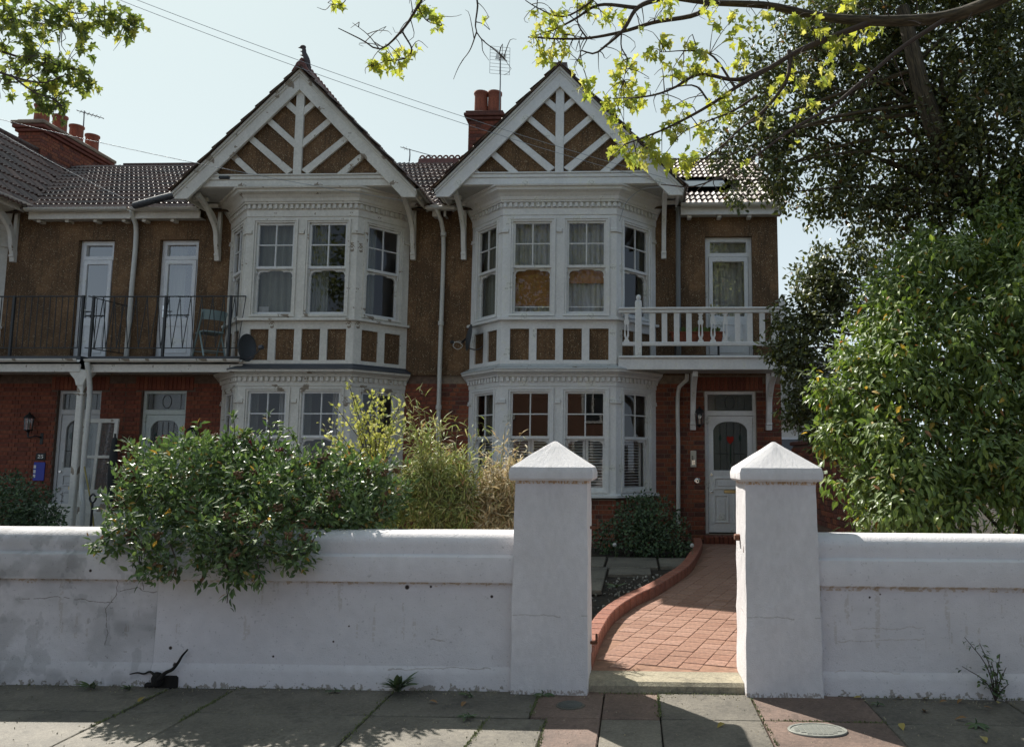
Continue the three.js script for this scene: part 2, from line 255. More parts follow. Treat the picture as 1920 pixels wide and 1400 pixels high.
// one sash window in the plane of a face; u, v in metres
function sash(win, f, u0, u1, v0, v1, vm, W, opt = {}) {
  const put = (g) => g.applyMatrix4(f.m), st = 0.045;
  const frame = (a, b, c, d, w, n0, n1) => put(extrude(poly(rect(a, b, c, d), [rect(a + w, b - w, c + w, d - w)]), n1 - n0, 0, n0));
  part(win, 'architrave', [frame(u0 - 0.05, u1 + 0.05, v0 - 0.01, v1 + 0.05, 0.028, 0, 0.024), frame(u0 - 0.02, u1 + 0.02, v0 + 0.0, v1 + 0.02, 0.03, -0.07, 0.010)], W);
  // upper sash, two by two panes
  const um = (u0 + u1) / 2, vq = (vm + v1) / 2;
  part(win, 'upper_sash', [frame(u0, u1, vm - 0.02, v1, st, -0.062, -0.022), put(cbox(um - 0.011, um + 0.011, vm + 0.02, v1 - 0.04, -0.055, -0.026, 0.004)), put(cbox(u0 + 0.04, um - 0.0112, vq - 0.011, vq + 0.011, -0.054, -0.027, 0.004)), put(cbox(um + 0.0112, u1 - 0.04, vq - 0.011, vq + 0.011, -0.054, -0.027, 0.004))], M.whiteSash);
  const pane = (a, b, c, d, n) => part(win, 'pane', put(new THREE.PlaneGeometry(b - a, d - c).rotateX((hash(Math.round(a * 91), Math.round(c * 77), 3) - 0.5) * 0.012).rotateY((hash(Math.round(a * 51), Math.round(c * 27), 9) - 0.5) * 0.012).translate((a + b) / 2, (c + d) / 2, n)), M.glass);
  for (const [a, b] of [[u0 + st, um - 0.01], [um + 0.01, u1 - st]]) for (const [c, d] of [[vm + st - 0.02, vq - 0.01], [vq + 0.01, v1 - st]]) pane(a - 0.004, b + 0.004, c - 0.004, d + 0.004, -0.042);
  // lower sash with a shaped top rail
  const s = poly(rect(u0, u1, v0, vm + 0.02)), h = new THREE.Path(), a = u0 + st, b = u1 - st, t = vm - 0.045, k = (b - a) * 0.14;
  h.moveTo(a, v0 + 0.075); h.lineTo(b, v0 + 0.075); h.lineTo(b, t - 0.14); h.lineTo(b - 0.012, t - 0.13); h.lineTo(b, t - 0.1); h.quadraticCurveTo(b, t - 0.02, b - k, t - 0.015); h.lineTo(um + k * 1.6, t - 0.018); h.quadraticCurveTo(um + k * 1.5, t, um + k, t + 0.006); h.lineTo(um - k, t + 0.006); h.quadraticCurveTo(um - k * 1.5, t, um - k * 1.6, t - 0.018); h.lineTo(a + k, t - 0.015); h.quadraticCurveTo(a, t - 0.02, a, t - 0.1); h.lineTo(a + 0.012, t - 0.13); h.lineTo(a, t - 0.14); h.closePath();
  s.holes.push(h);
  part(win, 'lower_sash', put(extrude(s, 0.036, 0, -0.102)), M.whiteSash);
  pane(a - 0.006, b + 0.006, v0 + 0.07, t + 0.01, -0.085);
  part(win, 'horn', put(cbox(u0 + 0.004, u0 + 0.03, vm - 0.1, vm - 0.02, -0.064, -0.03, 0.008)), M.whiteSash); part(win, 'horn', put(cbox(u1 - 0.03, u1 - 0.004, vm - 0.1, vm - 0.02, -0.064, -0.03, 0.008)), M.whiteSash);
}
function drape(f, u0, u1, v0, v1, n, depth, folds, phase = 0, bulge = 0) { // a hanging cloth with folds
  const nx = Math.max(8, Math.round(folds * 8)), ny = 8, g = new THREE.PlaneGeometry(1, 1, nx, ny), p = g.attributes.position;
  for (let i = 0; i < p.count; i++) { const x = p.getX(i) + 0.5, y = p.getY(i) + 0.5; const w = depth * Math.sin((x * folds + phase + 0.25 * Math.sin(y * 2.2)) * Math.PI * 2) * (0.75 + 0.25 * Math.sin(x * 7 + phase)); p.setXYZ(i, lerp(u0, u1, x) + bulge * Math.sin(y * Math.PI) * (x), lerp(v0, v1, y), n + w); }
  g.computeVertexNormals(); const o = clean(g); o.applyMatrix4(f.m); return o;
}
const TILE = (() => { // interlocking tile with two rolls; origin at its lower left corner, length along -z
  const w = 0.3, L = 0.39, n = 12, pos = [], H = (x) => 0.03 * Math.pow(Math.max(0, Math.sin((x / w) * Math.PI * 2 * 3 + 0.4)), 0.7), P = (i, y, z) => { const x = -0.004 + (w + 0.006) * i / n; return [x, y + H(x), z]; };
  const q = (a, b, c, d) => pos.push(...a, ...b, ...c, ...a, ...c, ...d);
  for (let i = 0; i < n; i++) { q(P(i, 0.045, 0), P(i + 1, 0.045, 0), P(i + 1, 0.012, -L), P(i, 0.012, -L)); q(P(i, 0.02, 0.003), P(i + 1, 0.02, 0.003), P(i + 1, 0.045, 0), P(i, 0.045, 0)); }
  const g = new THREE.BufferGeometry(); g.setAttribute('position', new THREE.Float32BufferAttribute(pos, 3)); g.computeVertexNormals(); return wuv(g);
})();
const TG = 0.335;
function layTiles(roof, poses, budget) {
  const rest = M.tiles.map(() => []);
  poses.forEach((p, i) => { const k = Math.floor(hash(i, 11, 4) * M.tiles.length); if (budget.n > 0) { budget.n--; const o = part(roof, 'tile', TILE, M.tiles[k]); p.decompose(o.position, o.quaternion, o.scale); } else rest[k].push(TILE.clone().applyMatrix4(p)); });
  rest.forEach((g, k) => { if (g.length) part(roof, 'tile_course', g, M.tiles[k]).userData.kind = 'stuff'; });
}
function bracket(yTop, yBot, reach, x, w = 0.075) { // scrolled bracket in the plane across the wall, standing at x
  const c = new THREE.CubicBezierCurve(new THREE.Vector2(0.03, yBot + 0.05), new THREE.Vector2(0.16, yBot + 0.5), new THREE.Vector2(0.1, yTop - 0.3), new THREE.Vector2(reach, yTop - 0.07)), up = [], dn = [];
  for (let i = 0; i <= 14; i++) { const p = c.getPoint(i / 14), t = c.getTangent(i / 14), h = 0.05 + 0.012 * Math.sin(i * 0.9); up.push([p.x - t.y * h, p.y + t.x * h]); dn.push([p.x + t.y * h, p.y - t.x * h]); }
  const put = (g, x0 = 0) => g.rotateY(-Math.PI / 2).translate(x + x0, 0, 0.002);
  return merge([put(extrude(poly([...dn, ...up.reverse()]), w, 0.008, -w / 2)), put(extrude(poly(rect(0, 0.06, yBot + 0.02, yTop)), w * 0.82, 0.004, -w * 0.41)), put(extrude(poly([[0, yBot - 0.06], [0.075, yBot - 0.06], [0.085, yBot + 0.02], [0.1, yBot + 0.03], [0.1, yBot + 0.07], [0, yBot + 0.07]]), w + 0.012, 0.006, -w / 2 - 0.006))]);
}
function crested(n, pitch) { // a run of ridge tile with a row of pierced loops, along x
  const g = [], w = 0.1; const prof = new THREE.Shape(); prof.absarc(0, 0, 0.085, 0.2, Math.PI - 0.2); prof.lineTo(-0.15, -0.1); prof.lineTo(-0.13, -0.12); prof.lineTo(0, -0.01); prof.lineTo(0.13, -0.12); prof.lineTo(0.15, -0.1);
  g.push(extrude(prof, n * pitch - 0.006, 0, 0.003).rotateY(Math.PI / 2));
  for (let i = 0; i < n; i++) { g.push(clean(new THREE.TorusGeometry(0.048, 0.02, 6, 14, Math.PI)).translate((i + 0.5) * pitch, 0.1, 0)); g.push(box((i + 0.5) * pitch - 0.068, (i + 0.5) * pitch - 0.03, 0.06, 0.105, -0.02, 0.02)); g.push(box((i + 0.5) * pitch + 0.03, (i + 0.5) * pitch + 0.068, 0.06, 0.105, -0.02, 0.02)); }
  return merge(g);
}
const plainRidge = (L) => { const g = new THREE.CylinderGeometry(0.12, 0.12, L - 0.008, 10, 1, false, -Math.PI / 2, Math.PI).rotateX(Math.PI / 2).rotateY(Math.PI / 2).rotateX(0).translate(L / 2, -0.02, 0); return wuv(clean(g)); };

function terracedHouse(o) {
  const { bc, xl, xr, low, up, W, label } = o, gx = o.gx ?? 0, budget = { n: 300 }, tiles = { n: 300 };
  const H = thing('terraced_house', label, 'house', [bc, 0, ZW], 'terraced houses in one row');
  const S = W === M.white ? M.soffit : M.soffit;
  // walls: rendered above, brick below, with the openings cut
  const bayHole = (y0, y1) => rect(-BB + 0.06, BB - 0.06, y0, y1);
  part(H, 'upper_wall', extrude(poly(rect(xl, xr, 2.99, 5.93), [rect(up[0], up[1], 3.22, 5.41), bayHole(3.1, 5.9)]), 0.24, 0, -0.24), M.roughcast, 'brown pebbledash upper wall');
  const bw = part(H, 'brick_wall', extrude(poly(rect(xl, xr, -0.1, 2.985), [rect(low[0], low[1], 0.28, 2.69), bayHole(0.6, 2.95)]), 0.235, 0, -0.24), o.red ? M.mortarDark : M.mortar);
  const lt = [low[0] - 0.12, low[1] + 0.12], list = [];
  brickRun([xl, 0], [xr, 0], 0.12, 2.84, (p, q, y, y2) => {
    let iv = [[p + xl, q + xl]]; const cut = (a, b) => { iv = iv.flatMap(([c, d]) => b <= c || a >= d ? [[c, d]] : [[c, Math.min(d, a)], [Math.max(c, b), d]]).filter(([c, d]) => d - c > 0.02); };
    if (y < 2.99) cut(-BB + 0.03, BB - 0.03); if (y2 > 0.29 && y < 2.7) cut(low[0] - 0.004, low[1] + 0.004); if (y2 > 2.7) cut(lt[0], lt[1]);
    return iv.map(([c, d]) => [c - xl, d - xl]);
  }, list);
  for (const b of list) b.x = b.x; // along the wall the run starts at xl already
  // brick base of the bay
  part(H, 'bay_base', sweep([[0, -0.1], [0, 0.88], [-0.2, 0.88]], PLAN), o.red ? M.mortarDark : M.mortar);
  for (let i = 0; i < 3; i++) brickRun(PLAN[i], PLAN[i + 1], 0.12, 0.87, null, list);
  const eye = V(-bc, 1.5, -ZW);
  layBricks(bw, list, o.red ? M.bricksRed : M.bricks, budget, (b) => Math.hypot(b.x - eye.x, b.y - eye.y, b.z - eye.z) + (b.z > 0.05 && o.red ? 5 : 0));
  // soldier lintel over the front door
  const ln = sub(H, 'lintel');
  for (let x = lt[0]; x + 0.06 < lt[1]; x += 0.0745) { const b = part(ln, 'brick', cbox(0, 0.0685, 2.695, 2.93, -0.02, 0.008, 0.004), M.bricksRed[Math.floor(hash(Math.round(x * 90), 4, 6) * 4)]); b.position.x = x; }
  part(H, 'string_course', [cbox(xl + 0.001, -BB - 0.1, 2.955, 3.03, 0, 0.045), cbox(BB + 0.1, xr - 0.001, 2.955, 3.03, 0, 0.045)], M.roughcast);
  // shell behind: party walls, back, floors
  part(H, 'side_wall', [box(xl, xl + 0.2, -0.1, 5.9, -7.2, -0.245), box(xr - 0.2, xr, -0.1, 5.9, -7.2, -0.245), extrude(poly([[-0.245, 5.9], [-7.2, 5.9], [-3.6, 8.12]].map(([z, y]) => [z, y])), 0.2, 0, 0).rotateY(-Math.PI / 2).translate(xr, 0, 0)], M.roughcast);
  part(H, 'rear_wall', box(xl, xr, -0.1, 5.9, -7.4, -7.205), M.roughcast);
  part(H, 'floor', [box(xl + 0.2, xr - 0.2, 0.2, 0.28, -7.2, -0.25), box(xl + 0.2, xr - 0.2, 2.98, 3.1, -7.2, -0.25), sweep([[-0.2, 2.98], [-0.2, 3.1], [-0.75, 3.1], [-0.75, 2.98]], PLAN), sweep([[-0.2, 0.7], [-0.2, 0.78], [-0.75, 0.78], [-0.75, 0.7]], PLAN)], M.floor);
  part(H, 'ceiling', [box(xl + 0.2, xr - 0.2, 2.9, 2.94, -7.2, -0.25), box(xl + 0.2, xr - 0.2, 5.78, 5.84, -7.2, -0.25), box(xl + 0.2, xr - 0.2, 0.28, 5.78, -4.2, -4.1), box(up[0] < 0 ? up[1] + 0.28 : up[0] - 0.34, up[0] < 0 ? up[1] + 0.34 : up[0] - 0.28, 0.28, 5.78, -4.1, -0.25)], M.room);
  // ---------------- the bay, two storeys
  const bay = (name, y) => {
    const B = sub(H, name);
    for (const [key, f] of Object.entries(FACES)) {
      const e = f.L / 2, front = key === 'front', wins = front ? [[-0.80, -0.10], [0.10, 0.80]] : [[-0.335, 0.335]], put = (g) => g.applyMatrix4(f.m);
      if (y.panels) {
        const P = front ? [[-0.80, -0.485], [-0.36, -0.05], [0.075, 0.385], [0.51, 0.825]] : [[-0.355, -0.055], [0.075, 0.375]];
        part(B, 'apron_panel', put(box(-e, e, y.base, 3.79, -0.14, -0.03)), M.roughcast);
        part(B, 'apron_frame', put(extrude(poly(rect(-e, e, y.base, 3.785), P.map(([a, b]) => rect(a, b, 3.13, 3.65))), 0.036, 0.004, -0.032)), W);
      }
      part(B, 'window_surround', put(extrude(poly(rect(-e - 0.001, e + 0.001, y.sill, y.head), wins.map(([a, b]) => rect(a, b, y.v0, y.v1))), 0.09, 0.004, -0.09)), W);
      // narrow mouldings across the posts
      const posts = front ? [[-e - 0.012, wins[0][0] - 0.052], [wins[0][1] + 0.052, wins[1][0] - 0.052], [wins[1][1] + 0.052, e + 0.012]] : [[-e - 0.012, wins[0][0] - 0.052], [wins[0][1] + 0.052, e]];
      for (const [a, b] of posts) part(B, 'post_moulding', [put(cbox(a, b, y.v1 - 0.225, y.v1 - 0.196, -0.01, 0.028, 0.006)), put(cbox(a, b, y.v1 - 0.195, y.v1 - 0.155, -0.01, 0.018, 0.006))], W);
      for (const [a, b] of wins) { const win = sub(B, 'sash_window'); sashParts(win, f, a, b, y); }
      // dentils
      const d = []; const n = Math.round((f.L + 0.03) / 0.092); for (let i = 0; i < n; i++) { const u = -e - 0.01 + (i + 0.5) * (f.L + 0.03) / n; d.push(put(cbox(u - 0.026, u + 0.026, y.dent, y.dent + 0.075, 0.01, 0.046, 0.004))); }
      part(B, 'dentil_band', d, W);
    }
    part(B, 'sill', sweep([[-0.09, y.sill - 0.06], [0.05, y.sill - 0.055], [0.075, y.sill - 0.05], [0.075, y.sill - 0.012], [0.0, y.sill + 0.004], [-0.09, y.sill + 0.006]], PLAN), W);
    return B;
  };
  const sashParts = (win, f, a, b, y) => sash(win, f, a + 0.015, b - 0.015, y.v0 + 0.01, y.v1 - 0.02, y.vm, W);
  const yu = { panels: true, base: 3.02, sill: 3.84, v0: 3.865, v1: 5.5, vm: 4.70, head: 5.575, dent: 5.705 }, yl = { base: 0.88, sill: 0.955, v0: 0.98, v1: 2.645, vm: 1.865, head: 2.70, dent: 2.775 };
  const BU = bay('upper_bay_window', yu), BL = bay('lower_bay_window', yl);
  part(BU, 'cornice', sweep([[-0.06, 5.575], [0.012, 5.575], [0.012, 5.685], [0.03, 5.70], [0.012, 5.702], [0.012, 5.785], [0.055, 5.787], [0.06, 5.815], [0.075, 5.82], [0.09, 5.87], [0.13, 5.92], [0.19, 5.955], [0.2, 6.0], [0.23, 6.003], [0.24, 6.03], [-0.06, 6.03]], PLAN), W);
  part(BL, 'cornice', sweep([[-0.06, 2.70], [0.012, 2.70], [0.012, 2.765], [0.012, 2.852], [0.05, 2.856], [0.06, 2.885], [0.1, 2.91], [0.15, 2.93], [0.155, 2.968], [-0.06, 2.985]], PLAN), W);
  part(BL, 'lead_flashing', sweep([[-0.02, 3.075], [0.006, 3.07], [0.02, 3.04], [0.165, 2.985], [0.172, 2.965], [0.158, 2.962], [0.14, 2.975], [-0.02, 2.99]], PLAN), o.leadMat);
  // ---------------- curtains and blinds behind the panes
  (o.inside ?? (() => {}))(H, BU, BL);
  // ---------------- gable
  const G = sub(H, 'gable'), sl = 1.03, ay = 8.06, gf = 0.90, hw = 2.02; // slope, apex, front plane, half width
  part(G, 'gable_panel', extrude(poly([[gx - 1.75, 6.2], [gx + 1.75, 6.2], [gx, 6.2 + 1.75 * sl]]), 0.06, 0, gf - 0.08), M.roughcast);
  const tb = part(G, 'tie_beam', [cbox(gx - 1.93, gx + 1.93, 6.045, 6.16, gf - 0.1, gf + 0.02, 0.006), cbox(gx - 1.86, gx + 1.86, 6.161, 6.225, gf - 0.1, gf + 0.035, 0.01), cbox(gx - 1.8, gx + 1.8, 6.226, 6.255, gf - 0.1, gf + 0.05, 0.008)], W);
  part(G, 'king_post', cbox(gx - 0.07, gx + 0.07, 6.256, 7.72, gf - 0.02, gf + 0.032, 0.005), W);
  for (const s of [-1, 1]) for (const [x, y] of [[0.07, 7.36], [0.07, 6.79], [0.10, 6.235], [0.75, 6.256], [1.40, 6.256]]) { // struts run up to the barge board
    const k = 0.9, run = Math.min(0.95, (ay - 0.2 - sl * x - y) / (k + sl)), tx = x + run; if (run < 0.03) continue;
    const a = V(gx + s * (x - 0.0), y, gf), b = V(gx + s * tx, y + k * run, gf), g = poly((() => { const L = Math.hypot(1, k), nx = -k / L * 0.053, ny = 1 / L * 0.053; const q = [[x + nx * -1, y - ny], [x + nx, y + ny], [tx + nx, y + k * run + ny], [tx - nx, y + k * run - ny]]; 
      // ends cut square to the king post or the beam
      if (x < 0.2 && y > 6.3) { q[0] = [x, y - 0.071]; q[1] = [x, y + 0.071]; } else if (y <= 6.26) { q[0] = [x + 0.078, 6.256]; q[1] = [Math.max(0.07, x - 0.078), x < 0.2 ? 6.33 : 6.256]; }
      return q.map(([px, py]) => [gx + s * px, py]); })());
    part(G, 'strut', extrude(g, 0.044, 0.004, gf - 0.02), W);
  }
  for (const s of [-1, 1]) {
    const bx = (x, d) => [gx + s * x, ay - sl * x - d];
    const bg = sub(G, 'barge_board');
    part(bg, 'board', extrude(poly([bx(0, 0.09), bx(hw + 0.02, 0.09), [gx + s * (hw + 0.02), ay - sl * hw - 0.16], [gx + s * (hw - 0.2), ay - sl * hw - 0.16], bx(0, 0.345)]), 0.05, 0.006, gf + 0.035), W);
    part(bg, 'moulding', [extrude(poly([bx(0, 0.0), bx(hw + 0.035, 0.0), bx(hw + 0.035, 0.05), bx(0, 0.05)]), 0.1, 0.008, gf + 0.03), extrude(poly([bx(0, 0.05), bx(hw + 0.03, 0.05), bx(hw + 0.03, 0.1), bx(0, 0.1)]), 0.075, 0.01, gf + 0.03)], W);
    // eaves of the gable roof: gutter and fascia running back to the wall
    part(G, 'eaves_fascia', cbox(gx + s * (hw - 0.06), gx + s * (hw - 0.03), 5.88, 6.03, -0.1, gf + 0.03), W);
    const gut = []; for (let i = 0; i <= 10; i++) { const a = Math.PI + i / 10 * Math.PI; gut.push([Math.cos(a) * 0.06, Math.sin(a) * 0.06]); } for (let i = 10; i >= 0; i--) { const a = Math.PI + i / 10 * Math.PI; gut.push([Math.cos(a) * 0.053, Math.sin(a) * 0.053]); }
    part(G, 'gutter', extrude(poly(gut), gf + 0.12, 0, -0.05).translate(gx + s * (hw + 0.045), 6.02, 0), M.pvc);
    part(G, 'bracket', bracket(6.03, 5.06, 0.78, gx + s * 1.76), W);
    part(G, 'rafter_foot', [0.15, 0.5].map((z) => cbox(gx + s * (hw - 0.3), gx + s * (hw + 0.0), 5.93, 6.0, z, z + 0.06)), W);
  }
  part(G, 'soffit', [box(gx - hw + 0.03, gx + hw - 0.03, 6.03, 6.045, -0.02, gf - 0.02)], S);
  // ---------------- roofs
  const R = sub(H, 'roof'), top = [0, 8.2, -3.6], eav = [5.9, 0.2], rs = (8.2 - 5.9) / (3.6 + 0.2), ra = Math.atan(rs);
  part(R, 'roof_deck', [extrude(poly([[0.16, 5.86], [0.16, 5.9], [-3.6, 8.17], [-7.6, 5.9], [-7.6, 5.86], [-3.6, 8.12]]), xr - xl, 0, 0).rotateY(-Math.PI / 2).translate(xr, 0, 0), extrude(poly([[gx - hw - 0.03, ay - sl * hw - 0.02], [gx - hw - 0.03, ay - sl * hw + 0.005], [gx, ay + 0.03], [gx + hw + 0.03, ay - sl * hw + 0.005], [gx + hw + 0.03, ay - sl * hw - 0.02], [gx, ay]]), 4.7, 0, -3.6).translate(0, 0, -0.03)], M.wood);
  const poses = [], rowN = Math.floor(Math.hypot(3.8, 2.3) / TG), gableTop = (x) => ay + 0.06 - sl * Math.abs(x - gx);
  for (let r = 0; r < rowN; r++) for (let c = 0; xl + c * 0.3 < xr - 0.05; c++) {
    const x = xl + c * 0.3, d = r * TG, z = 0.24 - d * Math.cos(ra), y = 5.885 + d * Math.sin(ra);
    if (y + 0.1 < gableTop(x + 0.15) - 0.12 && z < 1) continue;
    if (o.skylight && x > o.skylight[0] - 0.25 && x < o.skylight[1] - 0.05 && r >= o.skylight[2] && r <= o.skylight[3]) continue;
    poses.push(new THREE.Matrix4().makeTranslation(x, y + rr(-0.003, 0.003), z).multiply(new THREE.Matrix4().makeRotationFromEuler(new THREE.Euler(ra + rr(-0.008, 0.008), rr(-0.008, 0.008), 0))));
  }
  // gable slopes: tiles run up from the eaves to the ridge
  const ga = Math.atan(sl), gp = [], gl = Math.hypot(hw + 0.06, (hw + 0.06) * sl);
  for (const s of [-1, 1]) for (let r = 0; r * TG < gl - 0.1; r++) for (let c = 0; c < 15; c++) {
    const z = gf + 0.125 - c * 0.3, d = r * TG, x = hw + 0.07 - d * Math.cos(ga), y = ay - sl * (hw + 0.07) + 0.02 + d * Math.sin(ga);
    const main = 5.9 + (0.2 - (z - 0.15)) * rs; if (y + 0.15 < main && z < 0.2) continue;
    // tile frame: width along z, length up the slope
    const up2 = V(-s * Math.cos(ga), Math.sin(ga), 0), wid = V(0, 0, s > 0 ? -1 : 1), nor = V().crossVectors(up2.clone().negate(), wid);
    const m = new THREE.Matrix4().makeBasis(wid, nor, up2.clone().negate()).setPosition(gx + s * x, y + rr(-0.004, 0.004), s > 0 ? z : z - 0.3);
    gp.push(m);
  }
  const near = (m) => { const e = m.elements; return Math.hypot(e[12] - eye.x, e[13] - eye.y, e[14] - eye.z); };
  if (o.gableFirst) { gp.sort((p, q) => (q.elements[12] - p.elements[12]) || near(p) - near(q)); layTiles(R, [...gp.filter((m) => m.elements[12] > gx), ...poses.sort((p, q) => near(p) - near(q))], tiles); layTiles(R, gp.filter((m) => m.elements[12] <= gx), { n: 0 }); } else { layTiles(R, poses.sort((p, q) => near(p) - near(q)), tiles); layTiles(R, gp, tiles); }
  // ridges
  const ridgeRun = (x0, x1, crest) => { const n = crest ? 3 : 1, pitch = crest ? 0.135 : 0.45; for (let x = x0; x + n * pitch <= x1 + 0.01; x += n * pitch) { const q = part(R, 'ridge_tile', crest ? crested(n, pitch) : plainRidge(pitch), crest ? M.ridge : M.tiles[1]); q.position.set(x, crest ? 8.235 : 8.25, -3.6); } };
  for (const [a, b, c] of o.ridges) ridgeRun(a, b, c);
  for (let z = gf + 0.1; z > -3.3; z -= 0.405) { const q = part(R, 'ridge_tile', o.gableCrest ? crested(3, 0.135) : plainRidge(0.405), o.gableCrest ? M.ridge : M.tiles[3]); q.position.set(gx, ay + (o.gableCrest ? 0.08 : 0.09), z); q.rotation.y = Math.PI / 2; }
  if (o.skylight) { const [a, b, r0, r1] = o.skylight, sk = sub(H, 'skylight'), pose = (g) => g.applyMatrix4(new THREE.Matrix4().makeTranslation(0, 5.885 + (r0 + 0.2) * TG * Math.sin(ra), 0.24 - (r0 + 0.2) * TG * Math.cos(ra)).multiply(new THREE.Matrix4().makeRotationX(ra))), L = (r1 - r0 + 0.9) * TG;
    part(sk, 'frame', pose(extrude(poly(rect(a, b, -L, 0), [rect(a + 0.07, b - 0.07, -L + 0.07, -0.07)]), 0.1, 0.006, 0).rotateX(Math.PI / 2).scale(1, -1, 1).translate(0, 0.0, 0).scale(1, 1, 1)), M.lead);
    part(sk, 'pane', pose(box(a + 0.06, b - 0.06, 0.05, 0.07, -L + 0.06, -0.06)), mat(lin(0.03, 0.035, 0.045), 0.03)); }
  // main eaves
  const eg = sub(H, 'eaves');
  const gut = []; for (let i = 0; i <= 8; i++) { const a = Math.PI + i / 8 * Math.PI; gut.push([Math.cos(a) * 0.062, Math.sin(a) * 0.062]); } gut.push([0.056, 0.006]); for (let i = 8; i >= 0; i--) { const a = Math.PI + i / 8 * Math.PI; gut.push([Math.cos(a) * 0.055, Math.sin(a) * 0.055]); }
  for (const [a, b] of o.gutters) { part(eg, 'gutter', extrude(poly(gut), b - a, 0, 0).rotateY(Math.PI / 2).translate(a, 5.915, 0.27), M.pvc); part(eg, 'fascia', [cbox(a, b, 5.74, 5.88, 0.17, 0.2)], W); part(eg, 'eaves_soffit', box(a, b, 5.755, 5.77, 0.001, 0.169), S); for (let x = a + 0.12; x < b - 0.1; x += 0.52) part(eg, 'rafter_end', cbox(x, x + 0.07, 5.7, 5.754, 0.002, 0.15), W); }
  // ---------------- doors
  const D = sub(H, 'front_door'), dx = (low[0] + low[1]) / 2, dw = (low[1] - low[0]) / 2, dz = -0.12;
  part(D, 'door_frame', [extrude(poly([[low[0], 0.28], [low[0] + 0.055, 0.28], [low[0] + 0.055, 2.27], [low[1] - 0.055, 2.27], [low[1] - 0.055, 0.28], [low[1], 0.28], [low[1], 2.69], [low[0], 2.69]], [rect(low[0] + 0.055, low[1] - 0.055, 2.355, 2.635)]), 0.09, 0.005, dz - 0.03)], o.doorMat ?? W);
  const leaf = poly(rect(dx - dw + 0.06, dx + dw - 0.06, 0.3, 2.265)), hole = new THREE.Path(), hl = dx - dw + 0.15, hr = dx + dw - 0.15; hole.moveTo(hl, 1.34); hole.lineTo(hr, 1.34); hole.lineTo(hr, 2.02); hole.quadraticCurveTo(hr - 0.03, 2.13, dx + 0.12, 2.16); hole.quadraticCurveTo(dx, 2.175, dx - 0.12, 2.16); hole.quadraticCurveTo(hl + 0.03, 2.13, hl, 2.02); hole.closePath(); leaf.holes.push(hole);
  const dm = o.doorMat ?? W;
  part(D, 'leaf', extrude(leaf, 0.045, 0.003, dz), dm);
  const pn = (a, b, c, d) => { part(D, 'panel', [extrude(poly(rect(a, b, c, d), [rect(a + 0.025, b - 0.025, c + 0.025, d - 0.025)]), 0.018, 0.004, dz + 0.044), cbox(a + 0.06, b - 0.06, c + 0.05, d - 0.05, dz + 0.04, dz + 0.058, 0.014)], dm); };
  pn(hl - 0.0, hr, 1.02, 1.22); pn(hl - 0.0, dx - 0.04, 0.46, 0.93); pn(dx + 0.04, hr, 0.46, 0.93);
  part(D, 'pane', [box(hl - 0.01, hr + 0.01, 1.33, 2.18, dz + 0.012, dz + 0.016)], M.leaded); part(D, 'pane', [box(low[0] + 0.05, low[1] - 0.05, 2.35, 2.64, dz + 0.012, dz + 0.016)], M.leaded);
  const came = []; for (let i = 1; i < 5; i++) { const x = lerp(hl, hr, i / 5); came.push(box(x - 0.004, x + 0.004, 1.34, 2.14, dz + 0.017, dz + 0.023)); } came.push(box(hl, hr, 1.62, 1.628, dz + 0.017, dz + 0.022)); came.push(clean(new THREE.TorusGeometry(0.1, 0.006, 5, 20)).scale(0.8, 1.15, 1).translate(dx, 2.5, dz + 0.02)); for (const i of [-1, 1]) came.push(box(dx + i * 0.25 - 0.003, dx + i * 0.25 + 0.003, 2.36, 2.63, dz + 0.017, dz + 0.022));
  part(D, 'lead_came', came, M.came);
  const heart = new THREE.Shape(); heart.moveTo(dx, 1.78); heart.quadraticCurveTo(dx - 0.08, 1.86, dx - 0.055, 1.91); heart.quadraticCurveTo(dx - 0.02, 1.93, dx, 1.895); heart.quadraticCurveTo(dx + 0.02, 1.93, dx + 0.055, 1.91); heart.quadraticCurveTo(dx + 0.08, 1.86, dx, 1.78);
  part(D, 'rose_glass', extrude(heart, 0.006, 0, dz + 0.018), M.redGlass); part(D, 'stem_glass', [box(dx - 0.008, dx + 0.008, 1.45, 1.78, dz + 0.024, dz + 0.028), ...[-1, 1].map((s) => clean(new THREE.CircleGeometry(0.022, 10)).scale(1, 2.6, 1).translate(dx + s * 0.17, 1.89, dz + 0.02))], M.greenGlass);
  const ks = o.knobSide ?? -1; part(D, 'knob', [clean(new THREE.SphereGeometry(0.026, 14, 10)).translate(dx + ks * (dw - 0.11), 0.98, dz + 0.085), clean(new THREE.CylinderGeometry(0.03, 0.034, 0.02, 14)).rotateX(Math.PI / 2).translate(dx + ks * (dw - 0.11), 0.98, dz + 0.055)], M.chrome);
  part(D, 'lock', clean(new THREE.CylinderGeometry(0.02, 0.022, 0.03, 14)).rotateX(Math.PI / 2).translate(dx + ks * (dw - 0.11), 1.27, dz + 0.055), M.chrome); part(D, 'letter_plate', cbox(dx - 0.12, dx + 0.12, 0.955, 1.01, dz + 0.045, dz + 0.06, 0.006), M.brass);
  const U = sub(H, 'balcony_door'), uz = -0.13;
  part(U, 'frame', extrude(poly(rect(up[0], up[1], 3.22, 5.41), [rect(up[0] + 0.09, up[1] - 0.09, 5.13, 5.33), rect(up[0] + 0.06, up[1] - 0.06, 3.26, 5.06)]), 0.08, 0.005, uz - 0.03), M.upvc);
